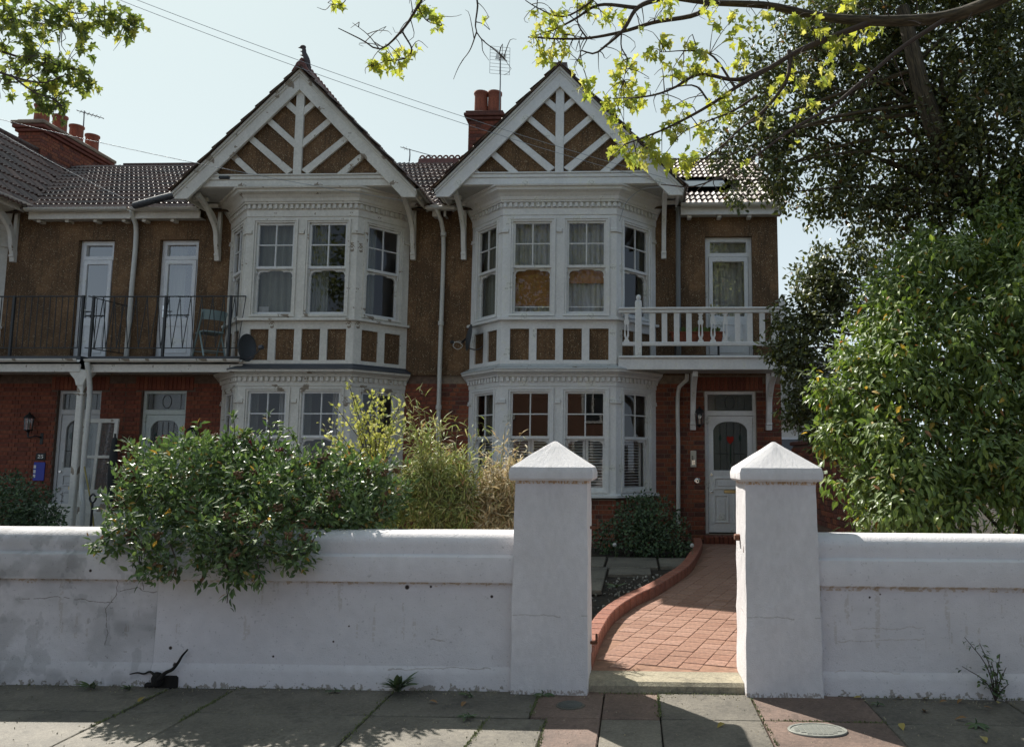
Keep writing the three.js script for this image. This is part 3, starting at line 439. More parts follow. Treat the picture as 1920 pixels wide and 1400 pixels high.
  part(U, 'leaf', extrude(poly(rect(up[0] + 0.065, up[1] - 0.065, 3.265, 5.055), [rect(up[0] + 0.135, up[1] - 0.135, 4.0, 4.975)]), 0.06, 0.006, uz), M.upvc); part(U, 'panel', extrude(poly(rect(up[0] + 0.15, up[1] - 0.15, 3.36, 3.86), [rect(up[0] + 0.165, up[1] - 0.165, 3.375, 3.845)]), 0.012, 0, uz + 0.058), M.upvc);
  part(U, 'handle', [cbox(up[0] + 0.085, up[0] + 0.115, 4.0, 4.22, uz + 0.06, uz + 0.07), cbox(up[0] + 0.09, up[0] + 0.2, 4.12, 4.14, uz + 0.08, uz + 0.1)], M.chrome);
  part(U, 'pane', new THREE.PlaneGeometry(up[1] - up[0] - 0.25, 1.0).rotateX(0.01).translate((up[0] + up[1]) / 2, 4.487, uz + 0.03), M.doorGlass); part(U, 'pane', new THREE.PlaneGeometry(up[1] - up[0] - 0.17, 0.22).translate((up[0] + up[1]) / 2, 5.23, uz + 0.0), M.doorGlass);
  return H;
}
const DOORF = { m: new THREE.Matrix4() };
const oncurtain = (P, f, a, b, y, n, side, m, share = 0.5) => part(P, 'curtain', side < 0 ? drape(f, a, lerp(a, b, share), y.v0, y.v1, n, 0.025, 5, a * 3) : drape(f, lerp(b, a, share), b, y.v0, y.v1, n, 0.025, 5, b * 3), m);
const YU = { v0: 3.75, v1: 5.6 }, YL = { v0: 0.85, v1: 2.75 };
function shutters(P, f, u0, u1, v0, v1, closed) { // slatted half-height shutters
  const put = (g) => g.applyMatrix4(f.m), um = (u0 + u1) / 2, leaves = u1 - u0 > 0.5 && !closed ? [[u0, um - 0.003], [um + 0.003, u1]] : [[u0, u1]];
  for (const [a, b] of leaves) { part(P, 'shutter_frame', put(extrude(poly(rect(a, b, v0, v1), [rect(a + 0.045, b - 0.045, v0 + 0.06, v1 - 0.05)]), 0.028, 0.003, -0.19)), M.whiteSash);
    for (let v = v0 + 0.08; v < v1 - 0.06; v += 0.047) part(P, 'slat', put(cbox(a + 0.046, b - 0.046, -0.02, 0.02, -0.004, 0.004, 0.003).rotateX(closed ? 1.2 : Math.PI / 2 - 0.5).translate(0, v, -0.176)), M.whiteSash); }
}
const rightHouse = terracedHouse({
  bc: -1.26, xl: -2.12, xr: 3.75, low: [2.45, 3.33], up: [2.485, 3.305], W: M.white, leadMat: M.leadPale, knobSide: -1,
  label: 'end terraced house with white picket balcony and clean white bay beside the trees',
  gutters: [[-2.1, -2.06], [2.05, 3.8]], ridges: [[-2.12, -1.2, true], [1.3, 3.75, false]], skylight: [2.12, 3.05, 3, 5],
  inside(H, BU, BL) {
    const f = FACES.front;
    for (const [a, b] of [[-0.8, -0.1], [0.1, 0.8]]) part(BU, 'net_curtain', drape(f, a - 0.03, b + 0.03, 3.8, 5.6, -0.2, 0.018, 9, a), M.net);
    part(BU, 'blind', f.m && box(-0.76, -0.14, 4.06, 4.68, -0.16, -0.15).applyMatrix4(f.m), M.blindOrange, 'orange brown blind behind the lower sash'); part(BU, 'pelmet_cloth', drape(f, 0.14, 0.76, 4.44, 4.68, -0.155, 0.01, 3), M.clothOrange, 'orange cloth behind the lower sash');
    part(BU, 'rail', [box(-0.77, -0.13, 4.03, 4.045, -0.14, -0.125).applyMatrix4(f.m), box(-0.77, -0.13, 3.93, 3.94, -0.14, -0.13).applyMatrix4(f.m), box(0.13, 0.77, 4.03, 4.045, -0.14, -0.125).applyMatrix4(f.m)], M.whiteSash);
    oncurtain(BU, FACES.left, -0.42, 0.42, YU, -0.2, -1, M.curtain, 0.55); oncurtain(BU, FACES.left, -0.42, 0.42, YU, -0.22, 1, M.net, 0.35); oncurtain(BU, FACES.right, -0.42, 0.42, YU, -0.2, -1, M.net, 0.25); oncurtain(BU, FACES.right, -0.42, 0.42, YU, -0.2, 1, M.curtain, 0.2);
    for (const [a, b] of [[-0.77, -0.13], [0.13, 0.77]]) shutters(BL, f, a, b, 0.99, 1.86, false);
    shutters(BL, FACES.left, -0.3, 0.3, 0.99, 1.86, true); shutters(BL, FACES.right, -0.3, 0.3, 0.99, 1.86, true);
    oncurtain(BL, FACES.left, -0.42, 0.42, YL, -0.3, -1, M.curtain, 0.3);
    part(H, 'curtain', drape(DOORF, 2.55, 3.26, 3.26, 5.36, -0.26, 0.02, 6), M.net, 'pale net curtain in the balcony door');
  },
});
{ // rooftop chimney of the end house
  const C = sub(rightHouse, 'chimney'), x0 = -2.36, x1 = -1.66, z0 = -3.4, z1 = -2.75;
  part(C, 'stack_core', box(x0 + 0.012, x1 - 0.012, 7.2, 9.02, z0 + 0.012, z1 - 0.012), M.mortarDark);
  const l = []; brickRun([x0, z1 - 0.008], [x1, z1 - 0.008], 8.0, 8.85, null, l); brickRun([x0 + 0.008, z0], [x0 + 0.008, z1], 8.0, 8.85, null, l); brickRun([x1 - 0.008, z1], [x1 - 0.008, z0], 8.0, 8.85, null, l); layBricks(C, l, M.bricks.slice(1, 5), { n: 0 }, () => 0);
  [[0.05, 8.83, 8.9], [0.09, 8.905, 8.975], [0.06, 8.98, 9.03]].forEach(([e, a, b]) => part(C, 'oversail_course', cbox(x0 - e, x1 + e, a, b, z0 - e, z1 + e, 0.01), M.bricks[4]));
  for (const x of [x0 + 0.2, x1 - 0.2]) { const p = part(C, 'chimney_pot', lathe([[0.13, 0], [0.155, 0.02], [0.15, 0.1], [0.145, 0.5], [0.165, 0.53], [0.165, 0.58], [0.12, 0.58], [0.12, 0.05]], 20), M.pot); p.position.set(x, 9.03, (z0 + z1) / 2); }
}
const leftHouse = terracedHouse({
  bc: -5.62, xl: -3.33, xr: 2.24, gx: -0.06, low: [-3.05, -2.25], up: [-2.91, -2.2], W: M.whiteOld, leadMat: M.lead, red: true, doorMat: mat(lin(0.55, 0.62, 0.6), 0.5, { map: T.grime }), knobSide: 1, gableCrest: true,
  label: 'middle terraced house with weathered white bay, black balcony railing and crested gable ridge',
  gutters: [[-3.3, -2.1], [2.06, 2.2]], ridges: [[-3.33, -1.5, false], [0.7, 2.24, true]],
  inside(H, BU, BL) {
    const f = FACES.front;
    for (const [a, b, s] of [[-0.8, -0.1, 0.9], [0.1, 0.8, 0.45]]) oncurtain(BU, f, a, b, YU, -0.2, -1, M.curtain, s);
    oncurtain(BU, FACES.right, -0.42, 0.42, YU, -0.2, -1, M.curtain, 0.45); oncurtain(BU, FACES.left, -0.42, 0.42, YU, -0.2, -1, M.curtain, 0.6);
    for (const [a, b] of [[-0.8, -0.1], [0.1, 0.8]]) { oncurtain(BL, f, a, b, YL, -0.22, 1, M.net, 0.35); oncurtain(BL, f, a, b, YL, -0.2, -1, M.curtain, 0.16); }
    part(BU, 'picture_frame', [box(-0.74, -0.58, 3.93, 4.06, -0.16, -0.15)].map((g) => g.applyMatrix4(f.m)), M.net);
    part(H, 'curtain', drape(DOORF, -2.85, -2.55, 3.26, 5.36, -0.26, 0.02, 4), M.curtain);
  },
});
{ // beast-shaped finial on the left gable
  const F = sub(leftHouse, 'finial'), b = tube([V(0.05, 0, 0), V(0.045, 0.09, 0), V(0.02, 0.17, 0), V(-0.01, 0.24, 0), V(-0.015, 0.30, 0), V(-0.03, 0.335, 0.0)], 0.062, 0.03, 9, 4);
  part(F, 'body', [b, clean(new THREE.SphereGeometry(0.042, 12, 10)).scale(1.25, 0.85, 0.9).translate(-0.035, 0.345, 0), clean(new THREE.ConeGeometry(0.02, 0.06, 8)).rotateZ(Math.PI / 2).translate(-0.1, 0.335, 0), ...[0.06, 0.13, 0.2].map((y, i) => clean(new THREE.ConeGeometry(0.025, 0.07, 6)).rotateZ(Math.PI / 2.2).translate(-0.05 - 0.005 * i, y + 0.07, 0)), box(-0.0, 0.1, -0.06, 0.02, -0.06, 0.06)], mat(lin(0.06, 0.045, 0.045), 0.8));
  F.position.set(-0.06, 8.2, 0.85);
}
const farHouse = terracedHouse({
  bc: -12.95, xl: -2.6, xr: 4.0, low: [2.76, 3.55], up: [2.92, 3.58], W: M.whiteOld, leadMat: M.lead, red: true, gableFirst: true, knobSide: -1, doorMat: mat(lin(0.56, 0.57, 0.57), 0.5, { map: T.grime }),
  label: 'terraced house numbered 25 with four red chimney pots in a row', gutters: [[2.1, 3.97]], ridges: [[1.2, 4.0, false]],
  inside(H, BU) { oncurtain(BU, FACES.right, -0.42, 0.42, YU, -0.2, -1, M.curtain, 0.5); },
});
{
  const C = sub(farHouse, 'chimney'), x0 = -0.38, x1 = 0.15, z0 = -4.5, z1 = -2.35;
  part(C, 'stack_core', box(x0 + 0.012, x1 - 0.012, 7, 8.75, z0 + 0.012, z1 - 0.012), M.mortarDark);
  const l = []; brickRun([x0, z1 - 0.008], [x1, z1 - 0.008], 7.6, 8.5, null, l); brickRun([x1 - 0.008, z1], [x1 - 0.008, z0], 7.6, 8.5, null, l); layBricks(C, l, M.bricks, { n: 0 }, () => 0);
  [[0.05, 8.5, 8.57], [0.09, 8.575, 8.65], [0.11, 8.655, 8.73], [0.03, 8.735, 8.78]].forEach(([e, a, b], i) => part(C, 'oversail_course', cbox(x0 - e, x1 + e, a, b, z0 - e, z1 + e, 0.012), i > 1 ? M.mortar : M.bricks[2]));
  for (let i = 0; i < 4; i++) { const p = part(C, 'chimney_pot', lathe([[0.14, 0], [0.15, 0.02], [0.145, 0.1], [0.14, 0.38], [0.16, 0.4], [0.16, 0.44], [0.12, 0.44], [0.12, 0.05]], 20), M.pot); p.position.set(-0.115, 8.78, z1 - 0.28 - i * 0.53); }
}

// ------------------------------------------------------------ balconies
{ // white timber balcony of the end house
  const B = sub(rightHouse, 'balcony'), X = (x) => x + 1.26, f = 0.80, xa = X(-0.27), xb = X(2.46);
  part(B, 'deck', box(xa + 0.02, xb, 3.15, 3.2, 0.01, f - 0.03), M.whiteOld);
  part(B, 'fascia', [cbox(xa, xb, 2.965, 3.15, f - 0.03, f, 0.008), cbox(xa - 0.0, xb, 3.151, 3.19, f - 0.05, f + 0.03, 0.01)], M.white);
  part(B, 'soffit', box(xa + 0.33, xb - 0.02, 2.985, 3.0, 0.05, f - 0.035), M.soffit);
  part(B, 'top_rail', [cbox(xa, xb, 3.955, 3.995, f - 0.09, f + 0.01, 0.012), cbox(xa, xb, 3.905, 3.954, f - 0.07, f - 0.01, 0.006)], M.white);
  part(B, 'bottom_rail', cbox(xa + 0.06, xb, 3.36, 3.425, f - 0.07, f - 0.01, 0.008), M.white);
  const post = (x) => { const p = sub(B, 'post'); part(p, 'shaft', cbox(x - 0.055, x + 0.055, 3.19, 4.1, f - 0.1, f + 0.015, 0.014), M.white); part(p, 'ball', lathe([[0.0001, 0.115], [0.03, 0.1], [0.042, 0.065], [0.034, 0.03], [0.022, 0.02], [0.05, 0.012], [0.05, 0]], 16).translate(x, 4.1, f - 0.042), M.white); };
  const flat = cbox(-0.045, 0.045, 3.425, 3.905, f - 0.052, f - 0.028, 0.004);
  const fancy = (() => { const s = new THREE.Shape(); const half = [[0.045, 3.425], [0.045, 3.45], [0.025, 3.47], [0.03, 3.5], [0.042, 3.53], [0.03, 3.7], [0.045, 3.74], [0.045, 3.77], [0.025, 3.8], [0.034, 3.83], [0.022, 3.86], [0.045, 3.89], [0.045, 3.905]]; half.forEach(([x, y], i) => i ? s.lineTo(x, y) : s.moveTo(x, y)); [...half].reverse().forEach(([x, y]) => s.lineTo(-x, y)); const h = new THREE.Path(); h.moveTo(0, 3.5); h.quadraticCurveTo(0.022, 3.56, 0.014, 3.7); h.lineTo(0, 3.72); h.lineTo(-0.014, 3.7); h.quadraticCurveTo(-0.022, 3.56, 0, 3.5); s.holes.push(h); return extrude(s, 0.024, 0, f - 0.052); })();
  [[-0.14, 1], [0.28, 0], [0.48, 0], [0.68, 0], [0.88, 0], [1.07, 1], [1.27, 1], [1.47, 1], [1.67, 0], [1.87, 0], [2.07, 0], [2.26, 0]].forEach(([x, k]) => { const o = part(B, 'baluster', k ? fancy : flat, M.white); o.position.x = X(x); });
  post(X(0.055)); post(X(2.41));
  const side = cbox(-0.012, 0.012, 3.425, 3.905, -0.045, 0.045, 0.004);
  for (let z = 0.1; z < f - 0.15; z += 0.17) { const o = part(B, 'baluster', side, M.white); o.position.set(xb - 0.05, 0, z); }
  part(B, 'side_rail', [cbox(xb - 0.09, xb - 0.01, 3.955, 3.995, 0.01, f - 0.1), cbox(xb - 0.075, xb - 0.025, 3.36, 3.42, 0.01, f - 0.1)], M.white);
  for (const x of [0.985, 2.27]) part(B, 'bracket', bracket(2.985, 2.08, 0.66, X(x), 0.085), M.white);
}
function ironBalcony(H, X, xa, xb, zig, f, W) {
  const B = sub(H, 'balcony');
  part(B, 'deck', box(X(xa), X(xb), 3.13, 3.19, 0.01, f - 0.02), M.lead);
  part(B, 'fascia', cbox(X(xa), X(xb), 2.925, 3.06, f - 0.06, f - 0.03, 0.006), W);
  part(B, 'soffit', box(X(xa), X(xb), 2.965, 2.98, 0.05, f - 0.062), M.soffit);
  const gut = []; for (let i = 0; i <= 8; i++) { const a = Math.PI + i / 8 * Math.PI; gut.push([Math.cos(a) * 0.055, Math.sin(a) * 0.055]); } for (let i = 8; i >= 0; i--) { const a = Math.PI + i / 8 * Math.PI; gut.push([Math.cos(a) * 0.048, Math.sin(a) * 0.048]); }
  part(B, 'gutter', extrude(poly(gut), xb - xa, 0, 0).rotateY(Math.PI / 2).translate(X(xa), 3.135, f + 0.025), W);
  const rz = f - 0.03; part(B, 'top_rail', cbox(X(xa), X(xb), 4.19, 4.21, rz - 0.012, rz + 0.012, 0.003), M.iron); part(B, 'bottom_rail', cbox(X(xa), X(xb), 3.32, 3.336, rz - 0.008, rz + 0.008, 0.003), M.iron);
  if (zig) { const n = Math.round((xb - xa) / 0.19); for (let i = 0; i < n; i++) { const u = lerp(xa, xb, i / n), v = lerp(xa, xb, (i + 0.5) / n), w = lerp(xa, xb, (i + 1) / n); part(B, 'zigzag_bar', bar(V(X(u), 4.19, rz), V(X(v), 3.336, rz), 0.011), M.iron); part(B, 'zigzag_bar', bar(V(X(v), 3.336, rz), V(X(w), 4.19, rz), 0.011), M.iron); } } else for (let x = xa + 0.06; x < xb; x += 0.105) part(B, 'bar', cbox(X(x) - 0.006, X(x) + 0.006, 3.336, 4.19, rz - 0.006, rz + 0.006, 0.002), M.iron);
  const posts = zig ? [xa + 0.02, (xa + xb) / 2 - 0.05, xb - 0.25] : [xb - 0.03, xb - 1.22]; for (const x of posts) part(B, 'post', cbox(X(x) - 0.02, X(x) + 0.02, 3.19, 4.215, rz - 0.02, rz + 0.02, 0.004), M.iron);
  return B;
}
ironBalcony(leftHouse, (x) => x + 5.62, -9.12, -6.5, true, 0.82, M.whiteOld);
{ const B = ironBalcony(farHouse, (x) => x + 12.95, -11.35, -9.22, false, 0.86, M.whiteOld);
  part(B, 'divider_rail', [bar(V(3.79, 4.2, 0.84), V(3.97, 4.18, 0.02), 0.016), bar(V(3.79, 3.33, 0.84), V(3.97, 3.33, 0.02), 0.014), ...[0.2, 0.4, 0.6, 0.8].map((t) => bar(V(lerp(3.79, 3.97, t), 3.33, lerp(0.84, 0.02, t)), V(lerp(3.79, 3.97, t), 4.19, lerp(0.84, 0.02, t)), 0.011))], M.iron);
  const C = sub(farHouse, 'porch_column'); part(C, 'shaft', [cbox(3.68, 3.78, 0.25, 2.72, 0.7, 0.8, 0.012), cbox(3.66, 3.8, 2.55, 2.58, 0.68, 0.82, 0.01)], M.whiteOld); part(C, 'capital', extrude(poly([[-0.06, 2.7], [0.06, 2.7], [0.09, 2.8], [0.18, 2.9], [0.2, 2.965], [-0.2, 2.965], [-0.18, 2.9], [-0.09, 2.8]]), 0.13, 0.008, 0.685).translate(3.73, 0, 0), M.whiteOld);
  part(C, 'downpipe', tube([V(3.87, 3.08, 0.86), V(3.87, 2.95, 0.82), V(3.88, 2.6, 0.76), V(3.87, 1.6, 0.76), V(3.87, 0.98, 0.76), V(3.91, 0.9, 0.8), V(3.94, 0.7, 0.8), V(3.94, 0.2, 0.8)], 0.04, 0.04, 10, 4), M.pvc);
  part(farHouse, 'entrance_step', [cbox(2.62, 3.67, -0.05, 0.72, 0.02, 0.12, 0.02), cbox(3.67, 4.72, 0, 0.62, 0.4, 0.55, 0.02), cbox(3.57, 3.67, 0, 0.7, 0.125, 0.55, 0.02)], M.whiteOld); }
// pipes on the walls
part(leftHouse, 'downpipe', [tube([V(-3.3, 5.86, 0.27), V(-3.31, 5.78, 0.2), V(-3.32, 5.65, 0.09), V(-3.32, 4.4, 0.08), V(-3.33, 3.2, 0.08)], 0.04, 0.04, 10, 5)], M.pvc, 'grey white downpipe between the balcony doors');
part(leftHouse, 'valley_pipe', tube([V(-2.12, 6.0, 0.75), V(-2.5, 5.97, 0.62), V(-3.2, 5.93, 0.34)], 0.06, 0.06, 12, 4), M.lead, 'dark pipe draining the gable gutter');
part(rightHouse, 'downpipe', tube([V(-2.2, 5.83, 0.3), V(-2.18, 5.72, 0.29), V(-2.14, 5.66, 0.2), V(-2.13, 5.55, 0.09), V(-2.12, 3, 0.09), V(-2.11, 0.15, 0.09)], 0.038, 0.038, 10, 5), M.pvc, 'white downpipe between the two bays');
for (const y of [5.45, 3.86, 2.4, 1.1]) part(rightHouse, 'pipe_collar', clean(new THREE.CylinderGeometry(0.05, 0.05, 0.07, 14)).translate(-2.12, y, 0.09), M.pvc);
part(rightHouse, 'valley_gutter', cbox(-2.4, -1.86, 5.83, 5.9, 0.2, 0.34, 0.02), M.pvc);
part(rightHouse, 'soil_pipe', tube([V(2.01, 5.9, 0.16), V(2.01, 5, 0.07), V(2.01, 3.2, 0.07)], 0.042, 0.042, 10, 4), M.greyPipe, 'grey pipe beside the balcony door wall');
part(rightHouse, 'downpipe', tube([V(2.14, 2.96, 0.22), V(2.13, 2.85, 0.2), V(2.03, 2.78, 0.09), V(2.0, 2.7, 0.08), V(1.99, 1.6, 0.08), V(1.985, 0.45, 0.08)], 0.036, 0.036, 10, 5), M.pvc, 'white pipe below the picket balcony');

// ------------------------------------------------------------ fittings on the fronts
function lantern(label, pos, up) {
  const L = thing('wall_lantern', label, 'lantern', pos, 'black wall lanterns');
  part(L, 'roof', lathe([[0.0001, 0.2], [0.012, 0.19], [0.02, 0.165], [0.06, 0.14], [0.085, 0.1], [0.09, 0.09], [0.0001, 0.09]], 6), M.iron);
  for (let i = 0; i < 6; i++) { const a = (i + 0.5) / 6 * Math.PI * 2 + Math.PI / 6; part(L, 'glass_pane', new THREE.PlaneGeometry(0.06, 0.2).translate(0, -0.01, 0.064).rotateY(a), M.glass); const b = i / 6 * Math.PI * 2 + Math.PI / 6; part(L, 'glazing_bar', bar(V(Math.sin(b) * 0.076, 0.092, Math.cos(b) * 0.076), V(Math.sin(b) * 0.058, -0.115, Math.cos(b) * 0.058), 0.01), M.iron); }
  part(L, 'base', lathe([[0.0001, -0.16], [0.02, -0.155], [0.03, -0.135], [0.062, -0.125], [0.066, -0.11], [0.0001, -0.11]], 6), M.iron);
  part(L, 'bulb', lathe([[0.0001, 0.07], [0.025, 0.05], [0.028, 0.02], [0.015, -0.02], [0.014, -0.1]], 12), mat(lin(0.3, 0.28, 0.24), 0.4));
  part(L, 'arm', up ? [tube([V(0, -0.15, 0), V(0.03, -0.24, 0.02), V(0.1, -0.22, -0.06), V(0.14, -0.24, -0.13)], 0.014, 0.014, 7, 4), cbox(0.11, 0.17, -0.36, -0.16, -0.16, -0.135, 0.01)] : [tube([V(0, -0.02, -0.06), V(0, 0.0, -0.12)], 0.014, 0.014, 7, 3), cbox(-0.035, 0.035, -0.1, 0.1, -0.135, -0.115, 0.01)], M.iron);
}
lantern('black coach lantern on curved arm beside the number 25 plate', [-10.55, 2.1, -13.25], true);
lantern('black lantern on brick wall behind the flowering hedge', [-7.66, 1.88, -13.265], false);
lantern('black lantern beside the stained glass front door', [1.09, 2.22, -13.265], false);
{ const S = thing('number_plate', 'black plate with white number 25 on red brick', 'sign', [-10.39, 1.53, ZW + 0.008]); part(S, 'plate', cbox(-0.085, 0.085, -0.06, 0.06, 0, 0.012, 0.003), M.iron);
  const c = document.createElement('canvas'); c.width = 128; c.height = 96; const x = c.getContext('2d'); x.fillStyle = '#0b0b0c'; x.fillRect(0, 0, 128, 96); x.fillStyle = '#e8e6de'; x.font = 'bold 78px serif'; x.textAlign = 'center'; x.textBaseline = 'middle'; x.fillText('25', 64, 50);
  const t = new THREE.CanvasTexture(c); t.colorSpace = THREE.SRGBColorSpace; part(S, 'numerals', new THREE.PlaneGeometry(0.155, 0.105).translate(0, 0, 0.0155), mat(0xffffff, 0.5, { map: t }));
  const N = thing('notice_plate', 'small blue notice plate with white squares below the number plate', 'sign', [-10.4, 1.27, ZW + 0.008]); part(N, 'plate', cbox(-0.1, 0.1, -0.16, 0.16, 0, 0.015, 0.004), mat(lin(0.015, 0.03, 0.3), 0.4)); for (const y of [0.08, -0.0, -0.08]) part(N, 'white_square', cbox(-0.095, -0.055, y - 0.028, y + 0.028, 0.015, 0.019, 0.002), M.upvc);
  const I = thing('door_intercom', 'cream intercom panel on brick beside the stained glass door', 'intercom', [0.99, 1.53, ZW + 0.006]); part(I, 'case', cbox(-0.05, 0.05, -0.14, 0.14, 0, 0.03, 0.008), mat(lin(0.5, 0.46, 0.37), 0.5)); part(I, 'grille', cbox(-0.03, 0.03, -0.1, -0.02, 0.03, 0.034, 0.002), M.chrome); for (const y of [0.0, -0.035]) part(I, 'button', cbox(-0.03, -0.005, 0.03 + y * 1, 0.05 + y, 0.03, 0.036, 0.003), M.iron);
  const D = thing('door_bell', 'round metal doorbell on brick below the intercom', 'doorbell', [1.055, 1.16, ZW + 0.006]); part(D, 'ring', lathe([[0.0001, 0.02], [0.02, 0.018], [0.045, 0.02], [0.055, 0.01], [0.055, 0]], 20).rotateX(Math.PI / 2), M.chrome); part(D, 'button', lathe([[0.0001, 0.03], [0.014, 0.028], [0.016, 0.02]], 14).rotateX(Math.PI / 2), M.iron); }
function dish(label, pos, turn, arm) {
  const D = thing('satellite_dish', label, 'satellite dish', pos, 'dark satellite dishes'); const g = sub(D, 'reflector_assembly'); g.rotation.set(-0.35, turn, 0);
  const p = []; for (let i = 0; i <= 8; i++) { const r = 0.22 * i / 8; p.push([Math.max(r, 0.0001), r * r * 0.9]); } part(g, 'reflector', [lathe(p, 24).rotateX(Math.PI / 2).scale(0.85, 1.05, 1), clean(new THREE.TorusGeometry(0.22, 0.008, 6, 28)).scale(0.85, 1.05, 1).translate(0, 0, 0.0435)], mat(lin(0.035, 0.04, 0.045), 0.5));
  part(g, 'feed_arm', [tube([V(0, -0.2, 0.03), V(0, -0.2, 0.2), V(0, -0.06, 0.34)], 0.01, 0.01, 6, 3), cbox(-0.03, 0.03, -0.08, -0.01, 0.3, 0.38, 0.01)], mat(lin(0.05, 0.05, 0.055), 0.5));
  part(D, 'mount', tube(arm.map((a) => V(...a)), 0.017, 0.017, 8, 3), M.iron);
}
dish('dark satellite dish at the corner of the black balcony railing', [-6.37, 3.3, -12.42], 1.25, [[0, -0.02, -0.02], [-0.06, -0.12, -0.06], [-0.28, -0.14, -0.18]]);
dish('dark satellite dish on brown wall between the two bays', [-2.86, 3.57, -13.0], 2.0, [[0, -0.02, -0.02], [-0.1, -0.06, -0.15], [-0.14, -0.04, -0.39]]);
{ // dangling cable under the second dish
  const c = thing('loose_cable', 'tangle of grey cable on brown wall by the downpipe', 'cable', [-3.05, 3.48, -13.33]); part(c, 'cable_loop', [tube([V(0.05, 0.06, 0), V(-0.06, 0.05, 0.03), V(-0.1, -0.02, 0.05), V(-0.02, -0.08, 0.04), V(0.06, -0.02, 0.03), V(0.02, 0.03, 0.02), V(-0.12, 0.06, 0.0)], 0.006, 0.006, 5, 5)], M.pvc); part(c, 'clip', cbox(-0.16, -0.1, 0.03, 0.08, -0.02, 0.02), M.iron); }
// rooftop aerials
function aerial(label, pos, h, n, dir, grid) { const A = thing('tv_aerial', label, 'aerial', pos, 'rooftop aerials'); part(A, 'mast', tube([V(0, 0, 0), V(0.01, h * 0.5, 0), V(0, h, 0)], 0.016, 0.012, 6, 2), M.greyPipe); const e = V(Math.cos(dir), -0.35, Math.sin(dir)).normalize(); const a = V(0, h * 0.95, 0).addScaledVector(e, -0.25), b = a.clone().addScaledVector(e, 0.9); part(A, 'boom', bar(a, b, 0.014), M.greyPipe); const across = V(-Math.sin(dir), 0, Math.cos(dir)); for (let i = 0; i < n; i++) { const p = a.clone().lerp(b, 0.15 + 0.85 * i / n); part(A, 'element', [bar(p.clone().addScaledVector(across, -0.11), p.clone().addScaledVector(across, 0.11), 0.007), bar(p.clone().add(V(-0.03, -0.04, 0)), p.clone().add(V(0.03, 0.04, 0)), 0.006)], M.greyPipe); }
  if (grid) { const g = []; for (let i = 0; i < 9; i++) { g.push(bar(a.clone().addScaledVector(across, -0.22).add(V(0, -0.32 + i * 0.08, 0)), a.clone().addScaledVector(across, 0.22).add(V(0, -0.32 + i * 0.08, 0)), 0.006)); } for (const s of [-0.22, 0, 0.22]) g.push(bar(a.clone().addScaledVector(across, s).add(V(0, -0.32, 0)), a.clone().addScaledVector(across, s).add(V(0, 0.32, 0)), 0.008)); part(A, 'reflector_grid', g, M.greyPipe); } }
aerial('tall grid aerial on mast behind the two chimney pots', [-2.98, 9.03, -16.3], 1.35, 9, 1.35, true);
aerial('thin aerial behind the row of four chimney pots', [-13.0, 8.7, -17.2], 0.95, 6, 0.25, false);
aerial('small vent rod on the crested ridge between the gables', [-5.15, 8.25, -17.0], 0.3, 1, 0.2, false);
// overhead wires
{ const W = (label, pts, r) => { const t = thing('telephone_wire', label, 'wire', [0, 0, 0], 'overhead wires'); part(t, 'wire', tube(pts.map((p) => V(...p)), r, r, 5, 8), M.wire); return t; };
  const sag = (a, b, s) => { const o = []; for (let i = 0; i <= 8; i++) { const t = i / 8; o.push([lerp(a[0], b[0], t), lerp(a[1], b[1], t) - s * 4 * t * (1 - t), lerp(a[2], b[2], t)]); } return o; };
  W('upper of two wires crossing the sky to the end house gable', sag([-9.4, 8.95, -10.2], [0.55, 6.08, -12.38], 0.18), 0.0042); W('lower of two wires crossing the sky to the end house gable', sag([-9.4, 8.86, -10.2], [0.5, 6.0, -12.38], 0.2), 0.0042);
  const j = W('wire with black junction box across the middle house gable', sag([-11.5, 7.0, -10.6], [-3.8, 5.72, -12.3], 0.12), 0.0045); part(j, 'junction_box', cbox(-6.72, -6.55, 5.99, 6.04, -11.99, -11.94, 0.008), M.iron);
  W('slack wire running up to the far left chimney', sag([-11.9, 7.9, -10.8], [-8.9, 6.0, -12.9], 0.15), 0.0045); W('loose wire hanging from the end house gable foot', [[0.42, 5.96, -12.42], [0.1, 5.98, -12.6], [-0.15, 5.75, -12.58], [-0.26, 5.45, -12.62]], 0.005); }
// folding chair on the black balcony
{ const C = thing('folding_chair', 'grey green metal folding chair on the black balcony', 'chair', [-7.2, 3.19, -12.85]), m = mat(lin(0.2, 0.27, 0.27), 0.45); C.rotation.y = -0.75;
  for (const s of [-1, 1]) { part(C, 'back_leg', bar(V(-0.26, 0, s * 0.19), V(0.16, 0.78, s * 0.19), 0.022), m); part(C, 'front_leg', bar(V(0.26, 0, s * 0.17), V(-0.02, 0.45, s * 0.17), 0.022), m); }
  part(C, 'seat', cbox(-0.26, 0.14, 0.42, 0.45, -0.17, 0.17, 0.012), m); part(C, 'backrest', clean(new THREE.CylinderGeometry(0.35, 0.35, 0.17, 14, 1, true, Math.PI / 2 - 0.6, 1.2)).translate(-0.2, 0.72, 0), m); part(C, 'stretcher', [bar(V(-0.2, 0.12, -0.19), V(-0.2, 0.12, 0.19), 0.016), bar(V(0.2, 0.1, -0.17), V(0.2, 0.1, 0.17), 0.016)], m); }
